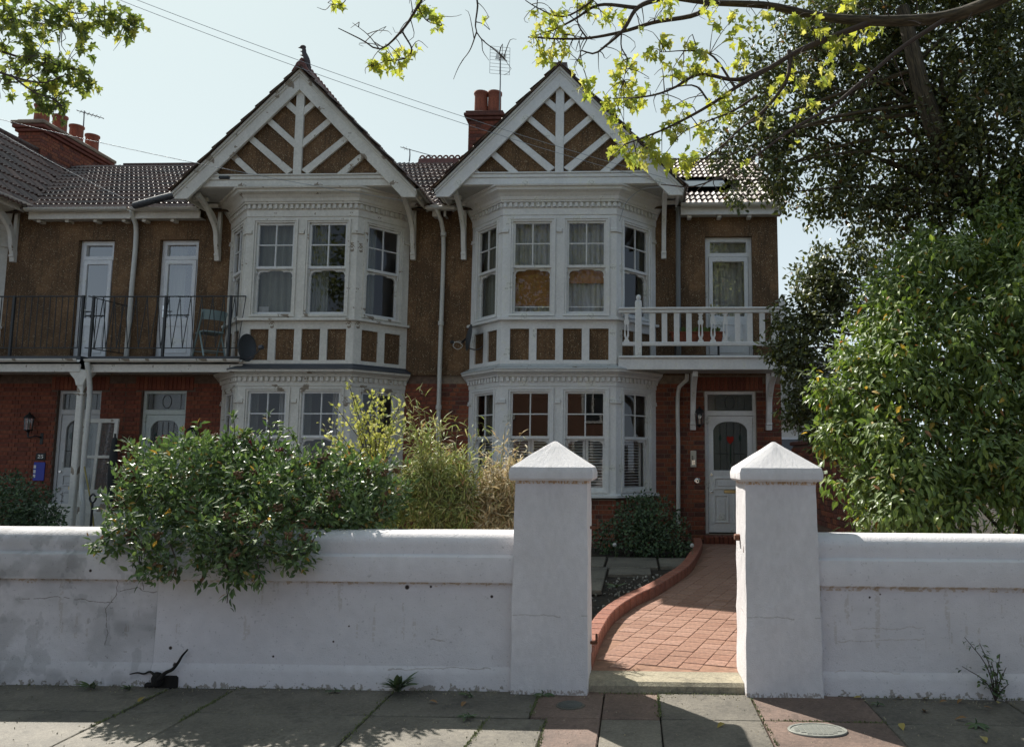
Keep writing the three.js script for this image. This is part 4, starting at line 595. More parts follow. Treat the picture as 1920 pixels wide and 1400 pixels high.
{ const P = thing('window_box', 'terracotta window box on black stand on the white balcony', 'planter', [1.03, 3.2, -12.95]); part(P, 'trough', extrude(poly([[-0.4, 0.25], [0.4, 0.25], [0.44, 0.42], [-0.44, 0.42]]), 0.22, 0.01, -0.11), M.pot); part(P, 'rim', cbox(-0.46, 0.46, 0.4, 0.43, -0.13, 0.13, 0.008), M.pot); for (const [x, z] of [[-0.36, -0.08], [0.36, -0.08], [-0.36, 0.08], [0.36, 0.08]]) part(P, 'leg', bar(V(x, 0, z), V(x, 0.25, z), 0.018), M.iron); part(P, 'bottom_tray', cbox(-0.38, 0.38, 0.02, 0.04, -0.1, 0.1), M.iron);
  srand(5); const lf = []; for (let i = 0; i < 60; i++) { lf.push(clean(new THREE.PlaneGeometry(0.03, 0.1)).rotateX(rr(-0.6, 0.6)).rotateZ(rr(-0.8, 0.8)).translate(rr(-0.38, 0.38), 0.47, rr(-0.08, 0.08))); } part(P, 'seedlings', lf, mat(lin(0.09, 0.14, 0.03), 0.8)).userData.kind = 'stuff'; }
// things leaning by the left porch
{ const G = thing('glazed_door', 'old white four pane glazed door leaning by the porch column', 'door', [-9.06, 0.62, -12.9]); const f = []; part(G, 'frame', extrude(poly(rect(-0.33, 0.3, 0.3, 1.55), [rect(-0.27, -0.04, 0.36, 0.88), rect(0.01, 0.24, 0.36, 0.88), rect(-0.27, -0.04, 0.93, 1.48), rect(0.01, 0.24, 0.93, 1.48)]), 0.04, 0.004, 0), M.whiteOld); part(G, 'lower_panel', cbox(-0.33, 0.3, -0.6, 0.299, 0.002, 0.036), M.whiteOld); for (const [x, y] of [[-0.155, 0.62], [0.125, 0.62], [-0.155, 1.205], [0.125, 1.205]]) part(G, 'pane', new THREE.PlaneGeometry(0.25, 0.57).translate(x, y, 0.02), M.leaded); G.rotation.x = -0.06;
  const P = thing('folded_parasol', 'folded black parasol standing against the porch wall', 'parasol', [-8.66, 0.25, -12.75]); part(P, 'canopy', lathe([[0.0001, 1.62], [0.035, 1.58], [0.06, 1.3], [0.065, 0.95], [0.045, 0.55], [0.02, 0.5]], 14), mat(lin(0.02, 0.022, 0.022), 0.85)); part(P, 'pole', tube([V(0, 0, 0), V(0, 0.8, 0), V(0, 1.66, 0)], 0.018, 0.016, 7, 2), M.iron);
  const S = thing('garden_spade', 'spade with black D handle beside the bamboo cane', 'spade', [-8.5, 0.15, -12.1]); part(S, 'handle', [tube([V(0, 0.8, 0), V(-0.05, 0.74, 0), V(-0.03, 0.68, 0), V(0, 0.66, 0), V(0.03, 0.68, 0), V(0.05, 0.74, 0), V(0, 0.8, 0)], 0.013, 0.013, 6, 3), tube([V(0, 0.66, 0), V(0, 0.45, 0), V(0, 0.28, 0.0)], 0.018, 0.018, 7, 2)], M.iron); part(S, 'blade', extrude(poly([[-0.09, 0.28], [0.09, 0.28], [0.085, 0.05], [0, 0], [-0.085, 0.05]]), 0.006, 0, 0), M.iron);
  const K = thing('bamboo_cane', 'yellow garden cane leaning by the spade', 'cane', [-8.5, 0.15, -12.2]); part(K, 'cane', tube([V(0.03, 0, 0), V(-0.12, 0.6, -0.05), V(-0.32, 1.22, -0.1)], 0.014, 0.01, 7, 3), mat(lin(0.3, 0.24, 0.06), 0.6)); }

// ------------------------------------------------------------ ground, pavement, road
setting('ground', wuv(new THREE.PlaneGeometry(400, 400).rotateX(-Math.PI / 2).translate(0, -0.06, 0)), M.soil);
setting('garden_soil', (() => { // front gardens, slightly uneven
  const g = new THREE.PlaneGeometry(26, 8, 130, 40).rotateX(-Math.PI / 2).translate(-3, 0, -9.45), p = g.attributes.position;
  for (let i = 0; i < p.count; i++) { const x = p.getX(i), z = p.getZ(i); p.setY(i, 0.055 + 0.06 * sstep(-5.6, -12, z) + 0.03 * (fbm(x * 0.13 + 9, z * 0.13 + 9, 8, 3, 4) - 0.5) - (z > -5.62 ? 0.04 : 0)); }
  g.computeVertexNormals(); return wuv(clean(g)); })(), M.soil);
setting('road', box(-60, 60, -0.5, -0.11, -2.2, 4.8), mat(lin(0.06, 0.06, 0.062), 0.9, { map: T.slab, bumpMap: T.grit, bumpScale: 0.006 }));
for (const z of [-2.35, 4.8]) setting('kerb', cbox(-60, 60, -0.3, 0.0, z, z + 0.149, 0.02), M.stone);
setting('far_pavement', box(-60, 60, -0.3, 0.0, 4.95, 7.4), M.slabs[0]);
{ // near pavement: separate slabs on a dark bed
  const P = setting('pavement', null), bed = part(P, 'bedding', box(-60, 60, -0.3, -0.03, -5.32, -2.35), M.soil);
  srand(77);
  const cols = [-9.6, -8.7, -7.8, -6.9, -6.0, -5.1, -4.2, -3.06, -2.62, -1.57, -0.86, -0.2, 0.15, 0.74, 1.45, 2.35, 3.25, 4.15, 5.05, 5.95, 6.85], rows = [-5.3, -4.76, -4.12, -3.2, -2.36];
  for (let r = 0; r < rows.length - 1; r++) { const shift = r % 2 && r > 1 ? 0.42 : 0;
    for (let c = 0; c < cols.length - 1; c++) {
      let x0 = cols[c] + shift, x1 = cols[c + 1] + shift; const red = (r === 0 && (c === 10 || c === 13)) || (r === 1 && (c === 13)) || (r === 0 && c === 11) || (r === 1 && c === 12 && false);
      if (r === 0 && c === 10) x0 = -0.62; if (r === 0 && c === 9) x1 = -0.62;
      if (r === 1 && c === 10) { x0 = -0.52; } if (r === 1 && c === 9) x1 = -0.52;
      const g = cbox(-(x1 - x0) / 2 + 0.004, (x1 - x0) / 2 - 0.004, -0.05, 0, -(rows[r + 1] - rows[r]) / 2 + 0.004, (rows[r + 1] - rows[r]) / 2 - 0.004, 0.006), uv = g.attributes.uv, a = rr(0, 9), b = rr(0, 9); for (let i = 0; i < uv.count; i++) uv.setXY(i, uv.getX(i) + a, uv.getY(i) + b);
      const o = part(P, 'paving_slab', g, red || (r === 1 && c === 10) ? pick(M.slabsRed) : pick(M.slabs)); o.position.set((x0 + x1) / 2, rr(-0.006, 0.002), (rows[r] + rows[r + 1]) / 2); o.rotation.set(rr(-0.004, 0.004), rr(-0.004, 0.004), rr(-0.005, 0.005));
    } }
  for (const [a, b] of [[-60, -9.6], [7.3, 60]]) part(P, 'paving_strip', box(a, b, -0.05, -0.002, -5.3, -2.36), M.slabs[0]);
}
// ------------------------------------------------------------ rendered boundary wall
const WZ = -5.28, vs0 = (L) => L.map((p) => V(...p));
function segDist(px, py, L) { let d = 9; for (let i = 0; i + 1 < L.length; i++) { const [ax, ay] = L[i], [bx, by] = L[i + 1], t = clamp(((px - ax) * (bx - ax) + (py - ay) * (by - ay)) / ((bx - ax) ** 2 + (by - ay) ** 2)); d = Math.min(d, Math.hypot(px - ax - t * (bx - ax), py - ay - t * (by - ay))); } return d; }
function wallTex(x0, w, hpx, wpx, cracks, oldTo, spots, stain) { // colour of the painted render: stains, cracks, nail holes and rust where the wall shows them
  return tex(wpx, hpx, (u, v) => {
    const x = x0 + u * w, y = v * 1.1, a = fbm(u, v, 8, 5, 3, 3), b = fbm(u, v, 64, 3, 5, 18), c = fbm(u, v, 20, 4, 11, 6); let k = 0.9 + 0.06 * (a - 0.5) + 0.05 * (b - 0.5), r = k, g = k, bl = k;
    if (x < oldTo) { const s = sstep(0.44, 0.7, a) * 0.1 + sstep(0.5, 0.68, c) * 0.09 * (0.5 + b) + 0.03 + sstep(0.55, 0.6, fbm(u, v, 40, 4, 91, 8)) * 0.06; r -= s * 1.02; g -= s; bl -= s * 1.02; if (Math.abs(x - oldTo) < 0.006) { r -= 0.05; g -= 0.05; bl -= 0.05; } }
    const wob = (fbm(u, v, 60, 3, 71, 20) - 0.5) * 0.035, d = cracks.reduce((m, L) => Math.min(m, segDist(x + wob, y + wob, L)), 9); if (d < 0.0026 && c > 0.36) { const q = x < oldTo ? 0.7 : oldTo > -50 ? 0.85 : 0.91; r *= q; g *= q - 0.02; bl *= q - 0.04; }
    for (const [sx, sy, sr] of spots) { const q = Math.hypot(x - sx, y - sy) / sr; if (q < 1) { const e = 1 - sstep(0.5, 1, q); r *= 1 - 0.75 * e; g *= 1 - 0.8 * e; bl *= 1 - 0.82 * e; } }
    { const dr = fbm(u, v, 110, 3, 57, 3); if (y > 0.3 && y < 0.69 && dr > 0.7 && fbm(u, v, 260, 2, 58, 90) > 0.45) { r -= 0.05; g -= 0.06; bl -= 0.075; } if (fbm(u, v, 300, 2, 59, 90) > 0.83) { r -= 0.1; g -= 0.1; bl -= 0.1; } }
    if (y > 0.66 && y < 0.695 && fbm(u, v, 160, 4, 31, 40) > 0.5 + (0.69 - y) * 8 * stain) { r -= 0.1; g -= 0.15; bl -= 0.22; } // grimy line under the coping
    if (y < 0.05 && fbm(u, v, 150, 5, 37, 40) > 0.47 + y * 6) { r *= 0.74; g *= 0.72; bl *= 0.68; }                    // splashed earth and flaking at the foot
    return [r, g, bl];
  }, true, w, 1.1);
}
const PROFILE = (() => { const p = [[0.022, -0.05], [0.022, 0.1], [0.016, 0.125], [0.002, 0.15], [0, 0.4], [0, 0.692], [0.036, 0.693], [0.039, 0.72], [0.038, 0.848], [0.034, 0.858], [0.002, 0.866], [-0.006, 0.872], [-0.006, 0.93]]; for (let i = 1; i <= 7; i++) { const a = i / 8 * Math.PI / 2; p.push([-0.006 - 0.1 * (1 - Math.cos(a)), 0.93 + 0.085 * Math.sin(a)]); } p.push([-0.11, 1.017], [-0.23, 1.017]); for (let i = 1; i <= 7; i++) { const a = i / 8 * Math.PI / 2; p.push([-0.23 - 0.1 * Math.sin(a), 0.93 + 0.087 * Math.cos(a)]); } p.push([-0.335, 0.88], [-0.38, 0.86], [-0.38, 0.693], [-0.33, 0.692], [-0.33, -0.05]); return p; })();
function wallBody(x0, x1, lo, hi, s) { // part of the profile between two of its points, with hand-made unevenness
  const P = PROFILE.slice(lo, hi), n = Math.round((x1 - x0) / 0.07), pos = [], uv = [], idx = [];
  for (let i = 0; i <= n; i++) for (let j = 0; j < P.length; j++) { const x = lerp(x0, x1, i / n), w = (fbm(x * 0.11 + 5, P[j][1] * 0.5 + 3, 16, 4, s, 8) - 0.5) * 0.018 * (P[j][1] > 0.7 ? 0.8 : 1), w2 = (fbm(x * 0.06 + 2, j * 0.01, 8, 3, s + 3) - 0.5) * 0.012; pos.push(x, P[j][1] + (P[j][1] > 0.8 ? w2 : w2 * 0.3), WZ + P[j][0] + w); uv.push(x, P[j][1]); }
  const k = P.length; for (let i = 0; i < n; i++) for (let j = 0; j < k - 1; j++) { const a = i * k + j, b = a + 1, c = a + k, d = c + 1; idx.push(a, c, b, b, c, d); }
  const g = new THREE.BufferGeometry(); g.setAttribute('position', new THREE.Float32BufferAttribute(pos, 3)); g.setAttribute('uv', new THREE.Float32BufferAttribute(uv, 2)); g.setIndex(idx); return clean(toCreasedNormals(g, 0.45));
}
{
  const tl = wallTex(-4.9, 4.2, 512, 1536, [[[-4.148, 0.551], [-3.927, 0.571], [-3.816, 0.566], [-3.704, 0.547], [-3.519, 0.532]], [[-3.498, 0.69], [-3.498, 0.581], [-3.565, 0.493], [-3.535, 0.336], [-3.553, 0.255], [-3.527, 0.164]], [[-3.475, 0.605], [-3.44, 0.622], [-3.355, 0.629], [-3.316, 0.606], [-3.219, 0.607]], [[-3.332, 0.69], [-3.317, 0.618]], [[-3.506, 0.198], [-3.41, 0.217], [-3.222, 0.219]], [[-1.62, 0.13], [-1.3, 0.14], [-0.95, 0.135]], [[-1.35, 0.32], [-1.2, 0.3], [-1.02, 0.33]]], -3.21, [[-1.519, 0.655, 0.018], [-1.36, 0.66, 0.01], [-3.1, 0.245, 0.014], [-3.06, 0.14, 0.014], [-0.95, 0.6, 0.012], [-1.9, 0.4, 0.007], [-2.0, 0.3, 0.008], [-3.66, 0.75, 0.012], [-2.4, 0.2, 0.009]], 1.2);
  const tr = wallTex(1.0, 4.2, 384, 1024, [[[1.322, 0.345], [1.483, 0.344], [1.59, 0.349], [1.859, 0.357]], [[1.421, 0.426], [1.528, 0.422], [1.733, 0.429], [1.873, 0.441]], [[1.284, 0.14], [1.327, 0.156], [1.413, 0.163], [1.498, 0.153], [1.712, 0.148]], [[2.343, 0.7], [2.345, 0.658]]], -99, [[1.2, 0.42, 0.012], [1.53, 0.62, 0.008], [1.6, 0.64, 0.006]], 0.4);
  for (const [name, x0, x1, t, u0, label] of [['garden_wall', -12, -0.76, tl, -4.9, 'low white rendered wall with cracked stained section under the flowering hedge'], ['garden_wall', 1.16, 9, tr, 1.0, 'low white rendered wall under the glossy laurel']]) {
    const W = thing(name, label, 'wall', [0, 0, 0], 'white boundary walls'), m = mat(lin(0.82, 0.79, 0.81), 0.85, { map: t, bumpMap: T.grit, bumpScale: 0.004 }); t.offset.set(-u0 / 4.2, 0);
    part(W, 'body', [wallBody(x0, x1, 0, 6, 5), wallBody(x0, x1, PROFILE.length - 2, PROFILE.length, 5)], m); part(W, 'coping', wallBody(x0, x1, 5, PROFILE.length - 1, 5), m);
  }
}
function pillar(label, cx, w, side, latch) {
  const g = thing('gate_pillar', label, 'pillar', [cx, 0, WZ + 0.058], 'white gate pillars'), t = tex(512, 512, (u, v) => { const a = fbm(u, v, 4, 5, 3 + side), b = fbm(u, v, 40, 3, 5 + side), k = 0.9 + 0.07 * (a - 0.5) + 0.06 * (b - 0.5); if (v < 0.02 && fbm(u, v, 90, 5, 9) > 0.46 + v * 10) return [k * 0.76, k * 0.73, k * 0.7]; if (v > 0.791 && v < 0.802 && fbm(u, v, 90, 4, 19) > 0.5) return [k * 0.88, k * 0.76, k * 0.62]; if (Math.abs(v - 0.27 - 0.05 * fbm(u, v, 6, 3, 8)) < 0.002 && fbm(u, v, 10, 2, 6) > 0.45) return [k * 0.87, k * 0.86, k * 0.85]; return [k, k, k]; }, true, 1, 1.7), m = mat(lin(0.82, 0.795, 0.81), 0.85, { map: t, bumpMap: T.grit, bumpScale: 0.004 });
  // a lofted shaft of rounded square rings, slightly battered and lumpy
  const loft = (rings, s) => { const N = 48, pos = [], uv = [], idx = []; rings.forEach(([h, y, rad], j) => { for (let i = 0; i <= N; i++) { const a = i / N * Math.PI * 2 + Math.PI / 4, cs = Math.cos(a), sn = Math.sin(a), q = 1 / Math.max(Math.abs(cs), Math.abs(sn)); let x = cs * q, z = sn * q; const e = Math.max(Math.abs(x), Math.abs(z)), lim = 1 - rad / h; const ax = Math.max(0, Math.abs(x) - lim), az = Math.max(0, Math.abs(z) - lim), L = Math.hypot(ax, az), rr0 = rad / h; if (L > rr0 && ax > 0 && az > 0) { x = Math.sign(x) * (lim + ax / L * rr0); z = Math.sign(z) * (lim + az / L * rr0); }
      const n = (fbm((i % N) / N, y * 0.5 + 0.1, 12, 4, s, 12) - 0.5) * 0.016 * (h > 0.05 ? 1 : 0.1); pos.push(x * (h + n), y + (j > 0 ? n * 0.3 : 0), z * (h + n) - 0.24); uv.push(i / N * 4 * 0.48, y); } });
    const k = N + 1; for (let j = 0; j < rings.length - 1; j++) for (let i = 0; i < N; i++) { const a = j * k + i, b = a + 1, c = a + k, d = c + 1; idx.push(a, c, b, b, c, d); }
    const G = new THREE.BufferGeometry(); G.setAttribute('position', new THREE.Float32BufferAttribute(pos, 3)); G.setAttribute('uv', new THREE.Float32BufferAttribute(uv, 2)); G.setIndex(idx); return clean(toCreasedNormals(G, 0.5)); };
  const h = w / 2, rings = []; for (let i = 0; i <= 24; i++) rings.push([h + 0.012 * (1 - i / 24), -0.05 + 1.42 * i / 24, 0.014]);
  part(g, 'shaft', loft(rings, 11 + side), m);
  part(g, 'cap', loft([[h - 0.02, 1.362, 0.012], [h + 0.03, 1.366, 0.02], [h + 0.04, 1.38, 0.022], [h + 0.042, 1.42, 0.022], [h + 0.03, 1.454, 0.02], [h * 0.9, 1.49, 0.018], [h * 0.6, 1.54, 0.014], [h * 0.3, 1.588, 0.01], [0.012, 1.63, 0.005], [0.002, 1.632, 0.0005]], 21 + side), m);
  if (side > 0) { part(g, 'hinge', [cbox(h - 0.01, h + 0.06, 1.03, 1.05, -0.26, -0.23), cbox(h + 0.045, h + 0.06, 1.05, 1.1, -0.255, -0.235)], M.rust); part(g, 'hinge', [cbox(h - 0.01, h + 0.06, 0.262, 0.28, -0.26, -0.23), cbox(h + 0.045, h + 0.06, 0.28, 0.33, -0.255, -0.235)], M.rust); } else part(g, 'latch_plate', [cbox(-h - 0.04, -h + 0.01, 0.96, 1.0, -0.3, -0.22), bar(V(-h + 0.004, 0.97, -0.08), V(-h - 0.002, 0.9, -0.06), 0.012)], M.rust);
}
pillar('white gate pillar with pyramid cap beside the dry bamboo', -0.557, 0.485, 1); pillar('white gate pillar with pyramid cap beside the laurel', 0.957, 0.47, -1);
{ const S = thing('gate_step', 'worn cream stone step between the gate pillars', 'step', [0.2, 0, -5.42]); part(S, 'tread', (() => { const g = cbox(-0.53, 0.53, -0.05, 0.062, -0.17, 0.13, 0.022); return g; })(), M.stone); }
// ------------------------------------------------------------ tiled path with its curved brick kerb
{
  const K = [[-0.31, -5.6], [-0.28, -6.23], [-0.19, -7.1], [0, -7.83], [0.22, -8.41], [0.43, -9.09], [0.65, -9.87], [0.86, -11.07], [1.02, -12.26], [1.06, -13.0]].map(([x, z]) => V(x, 0, z)), curve = new THREE.CatmullRomCurve3(K), lx = (z) => { let t = 0; for (let i = 0; i <= 60; i++) { const p = curve.getPoint(i / 60); if (p.z <= z) return p.x; } return 1.06; }, rx = (z) => 0.86 + 1.5 * sstep(-5.8, -8.6, z), py = (z) => 0.066 + 0.085 * clamp((-5.55 - z) / 7.5);
  const P = setting('garden_path', null), T0 = cbox(-0.0742, 0.0742, -0.02, 0, -0.0742, 0.0742, 0.003), list = [], ang = 0.32;
  part(P, 'bedding', (() => { const g = new THREE.PlaneGeometry(1, 1, 4, 40), p = g.attributes.position; for (let i = 0; i < p.count; i++) { const z = lerp(-5.56, -13.1, p.getY(i) + 0.5), x = lerp(lx(z) - 0.02, rx(z) + 0.05, p.getX(i) + 0.5); p.setXYZ(i, x, py(z) - 0.005, z); } g.computeVertexNormals(); return wuv(clean(g)); })(), mat(lin(0.34, 0.2, 0.145), 0.95, { map: T.mortar }));
  srand(31);
  for (let i = -60; i < 60; i++) for (let j = -90; j < 20; j++) { const a = i * 0.1515, b = j * 0.1515, x = 0.2 + a * Math.cos(ang) - b * Math.sin(ang), z = -5.6 + a * Math.sin(ang) + b * Math.cos(ang); if (z > -5.66 || z < -13.05 || x < lx(z) + 0.085 || x > rx(z)) continue; list.push([x, z]); }
  list.sort((p, q) => q[1] - p[1]); const rest = [];
  list.forEach(([x, z], i) => { const m = pick(M.path), pose = new THREE.Matrix4().compose(V(x, py(z) + rr(-0.0015, 0.002), z), new THREE.Quaternion().setFromEuler(new THREE.Euler(-0.0113 + rr(-0.008, 0.008), -ang + rr(-0.01, 0.01), rr(-0.008, 0.008))), V(1, 1, 1)); if (i < 300) { const o = part(P, 'tile', T0, m); pose.decompose(o.position, o.quaternion, o.scale); } else rest.push(T0.clone().applyMatrix4(pose)); });
  if (rest.length) part(P, 'tile_field', rest, M.path[1]).userData.kind = 'stuff';
  // border tiles cut along the kerb
  const E = setting('path_edging', null), n = 40; for (let i = 0; i < n; i++) { const p = curve.getPointAt((i + 0.5) / n), t = curve.getTangentAt((i + 0.5) / n), L = curve.getLength() / n; const o = part(E, 'kerb_block', cbox(-0.062, 0.062, -0.12, 0.105, -L / 2 + 0.002, L / 2 + 0.002, 0.008), M.kerb[(i * 7) % 3]); o.position.set(p.x - 0.05 * Math.abs(t.z), py(p.z), p.z); o.rotation.y = Math.atan2(t.x, t.z); }
  for (let z = -5.75; z > -6.2; z -= 0.225) { const o = part(E, 'kerb_block', cbox(-0.05, 0.05, -0.1, 0.06, -0.11, 0.11, 0.008), M.kerb[1]); o.position.set(rx(z) + 0.06, py(z), z); }
  const D = thing('door_step', 'dark red brick step below the stained glass door', 'step', [1.64, 0, -13.2]); for (let i = 0; i < 13; i++) { const b = part(D, 'brick', cbox(-0.033, 0.033, 0.02, 0.26, -0.19, 0.14, 0.005), M.bricksRed[i % 4]); b.position.x = -0.45 + i * 0.075; }
  // grey paving in the front garden
  const G = setting('garden_paving', null); srand(8);
  for (const [x0, x1, z0, z1] of [[-1.9, -1.2, -11.2, -10.2], [-1.18, -0.4, -11.2, -10.25], [-0.38, 0.3, -11.2, -10.2], [0.32, 0.72, -11.2, -10.3], [-1.9, -1.1, -10.18, -9.3], [-1.08, -0.35, -10.2, -9.25], [-0.33, 0.2, -10.15, -9.6], [-1.8, -1.0, -9.25, -8.5], [-0.97, -0.35, -9.2, -8.4]]) { const o = part(G, 'paving_slab', cbox(-(x1 - x0) / 2 + 0.006, (x1 - x0) / 2 - 0.006, -0.05, 0, -(z1 - z0) / 2 + 0.006, (z1 - z0) / 2 - 0.006, 0.008), pick(M.slabs)); o.position.set((x0 + x1) / 2, 0.15 + rr(-0.006, 0.006), (z0 + z1) / 2); }
  const pebble = new THREE.IcosahedronGeometry(0.02, 1), S = new THREE.InstancedMesh(pebble, mat(lin(0.3, 0.285, 0.25), 0.9), 240); S.name = 'gravel'; S.userData = { kind: 'stuff', label: 'loose pale gravel beside the curved path kerb', category: 'gravel' }; const q = new THREE.Object3D(), col = new THREE.Color(); srand(9);
  for (let i = 0; i < 240; i++) { const t = Math.pow(rnd(), 0.8), z = lerp(-5.7, -9.8, t), x = lx(z) - 0.16 - Math.abs(rr(-0.5, 0.5) + rr(-0.4, 0.4)); q.position.set(x, 0.085 + 0.05 * clamp((-5.6 - z) / 6.4), z); q.rotation.set(rr(0, 6), rr(0, 6), rr(0, 6)); const s = rr(0.25, 0.9); q.scale.set(s, s * 0.6, s * rr(0.7, 1.2)); q.updateMatrix(); S.setMatrixAt(i, q.matrix); S.setColorAt(i, col.setRGB(1, 1, 1).multiplyScalar(rr(0.35, 1.1))); } shade(S); scene.add(S);
}
// covers in the pavement
{ const R = thing('water_cover', 'small round grey cover in the pavement by the gate pillar', 'cover', [-0.4, 0, -5.0]); part(R, 'frame', lathe([[0.0001, 0.004], [0.085, 0.004], [0.09, 0.0], [0.09, -0.01]], 28), M.slabs[1]); part(R, 'lid', lathe([[0.0001, 0.009], [0.072, 0.009], [0.075, 0.004]], 28), mat(lin(0.13, 0.14, 0.14), 0.7, { map: T.slab }));
  const O = thing('drain_cover', 'pale oval ribbed metal cover in the sunlit pavement', 'cover', [1.02, 0, -4.6]); const ov = (a, b) => { const s = new THREE.Shape(); s.absellipse(0, 0, a, b, 0, Math.PI * 2); return s; }; const m = mat(lin(0.34, 0.36, 0.35), 0.55, { metalness: 0.2, map: T.slab }); const ring = ov(0.165, 0.11); ring.holes.push(new THREE.Path().absellipse(0, 0, 0.148, 0.094, 0, Math.PI * 2)); part(O, 'frame', extrude(ring, 0.012, 0.002, 0, 24).rotateX(-Math.PI / 2), m); part(O, 'lid', extrude(ov(0.146, 0.092), 0.009, 0.001, 0, 24).rotateX(-Math.PI / 2), m);
  const rib = cbox(-0.013, 0.013, 0.009, 0.0125, -0.009, 0.009, 0.002), G = []; for (let i = -5; i <= 5; i++) for (let j = -4; j <= 4; j++) { const x = i * 0.029, z = j * 0.0215; if ((x / 0.13) ** 2 + (z / 0.078) ** 2 < 1) G.push(rib.clone().translate(x, 0, z)); } part(O, 'raised_studs', G, m).userData.kind = 'stuff'; }
{ // dead stump and root at the wall foot, and a hole in the plinth
  const S = thing('dead_stump', 'blackened dead stump and roots at the foot of the cracked wall', 'stump', [-3.15, 0, -5.2]), m = mat(lin(0.02, 0.017, 0.015), 0.9, { map: T.bark }); srand(44); const lump = clean(new THREE.IcosahedronGeometry(0.04, 2)), lp = lump.attributes.position; for (let i = 0; i < lp.count; i++) { const x = lp.getX(i), y = lp.getY(i), z = lp.getZ(i), k = 0.7 + 0.6 * fbm(x * 4 + 3, y * 4 + z * 3 + 5, 8, 3, 7); lp.setXYZ(i, x * k * 1.1, y * k * 1.2 + 0.05, z * k * 0.7 - 0.03); } lump.computeVertexNormals(); part(S, 'stump', [lump, cbox(-0.02, 0.13, -0.01, 0.075, -0.08, -0.035, 0.012), cbox(-0.09, -0.02, -0.01, 0.03, -0.07, -0.03, 0.012)], m);
  for (const [pts, r] of [[[[0.03, 0.06, 0], [0.06, 0.1, -0.02], [0.1, 0.12, -0.03], [0.135, 0.165, -0.035], [0.15, 0.2, -0.045], [0.185, 0.245, -0.05]], 0.015], [[[-0.01, 0.085, -0.02], [-0.06, 0.1, -0.045], [-0.1, 0.085, -0.05], [-0.15, 0.09, -0.055], [-0.2, 0.08, -0.055]], 0.009]]) part(S, 'root', tube(vs0(pts), r, r * 0.35, 6, 4), m); }
// the brick side wall and the white house beyond the trees
{ const B = thing('side_wall', 'brown brick boundary wall in shade beside the laurel', 'wall', [2.75, 0, -10]); part(B, 'core', box(-0.1, 0.09, 0, 1.75, -3.3, 0.3), M.mortarDark); const l = []; brickRun([-0.1, -3.3], [-0.1, 0.3], 0.6, 1.75, null, l); for (const b of l) b.turn += Math.PI; layBricks(B, l, M.bricks.slice(1, 5), { n: 300 }, (b) => Math.hypot(b.x, b.z + 10)); part(B, 'coping', cbox(-0.15, 0.15, 1.755, 1.82, -3.3, 0.3, 0.012), M.bricks[4]);
  const W = thing('white_house', 'distant white house with grey slate roof glimpsed beside the end house', 'house', [8.5, 0, -27]); part(W, 'wall', box(-4.5, -1.2, 0, 2.95, -4, 0), M.whiteOld); part(W, 'roof', extrude(poly([[0.3, 2.9], [-2, 5.2], [-4.3, 2.9]]), 3.6, 0, 1.05).rotateY(-Math.PI / 2).translate(0, 0, 0), M.slate); for (const x of [-3.6, -2.2]) { const w = sub(W, 'window'); part(w, 'frame', extrude(poly(rect(x, x + 0.9, 1.0, 2.3), [rect(x + 0.06, x + 0.84, 1.06, 2.24)]), 0.06, 0, 0.0), M.upvc); part(w, 'pane', box(x + 0.05, x + 0.85, 1.05, 2.25, 0.005, 0.02), mat(lin(0.03, 0.035, 0.04), 0.05)); } }
// the far side of the street, which the front windows mirror
{ const brickTex = T.brick; for (const [x, label] of [[-9.2, 'sunlit brick house across the street, left of the pair mirrored in the windows'], [1, 'sunlit brick house across the street, right of the pair mirrored in the windows']]) {
    const H = thing('opposite_house', label, 'house', [x, 0, 14.5], 'houses across the street'); part(H, 'wall', extrude(poly(rect(-5, 5, 0, 6), [rect(-4, -2, 0.9, 2.6), rect(0.8, 2.8, 0.9, 2.6), rect(-0.9, 0.2, 0, 2.4), rect(-4, -2, 3.7, 5.2), rect(0.8, 2.8, 3.7, 5.2)]), 0.3, 0, 0), mat(lin(0.31, 0.165, 0.115), 0.9, { map: T.brick })); part(H, 'shell', box(-5, 5, 0, 6, 0.6, 6), M.room); part(H, 'roof', extrude(poly([[-0.4, 5.95], [3, 8.8], [6.5, 5.95]]), 10.4, 0, -5.2).rotateY(-Math.PI / 2).scale(-1, 1, 1), M.tiles[1]);
    for (const [a, b, c, d] of [[-4, -2, 0.9, 2.6], [0.8, 2.8, 0.9, 2.6], [-4, -2, 3.7, 5.2], [0.8, 2.8, 3.7, 5.2]]) { const w = sub(H, 'window'); part(w, 'frame', extrude(poly(rect(a, b, c, d), [rect(a + 0.12, (a + b) / 2 - 0.06, c + 0.12, d - 0.1), rect((a + b) / 2 + 0.06, b - 0.12, c + 0.12, d - 0.1)]), 0.1, 0, -0.05), M.white); part(w, 'pane', box(a + 0.1, b - 0.1, c + 0.1, d - 0.1, 0.0, 0.02), mat(lin(0.03, 0.04, 0.05), 0.05)); }
    part(H, 'front_door', cbox(-0.85, 0.15, 0, 2.35, 0.02, 0.08), M.white); } }

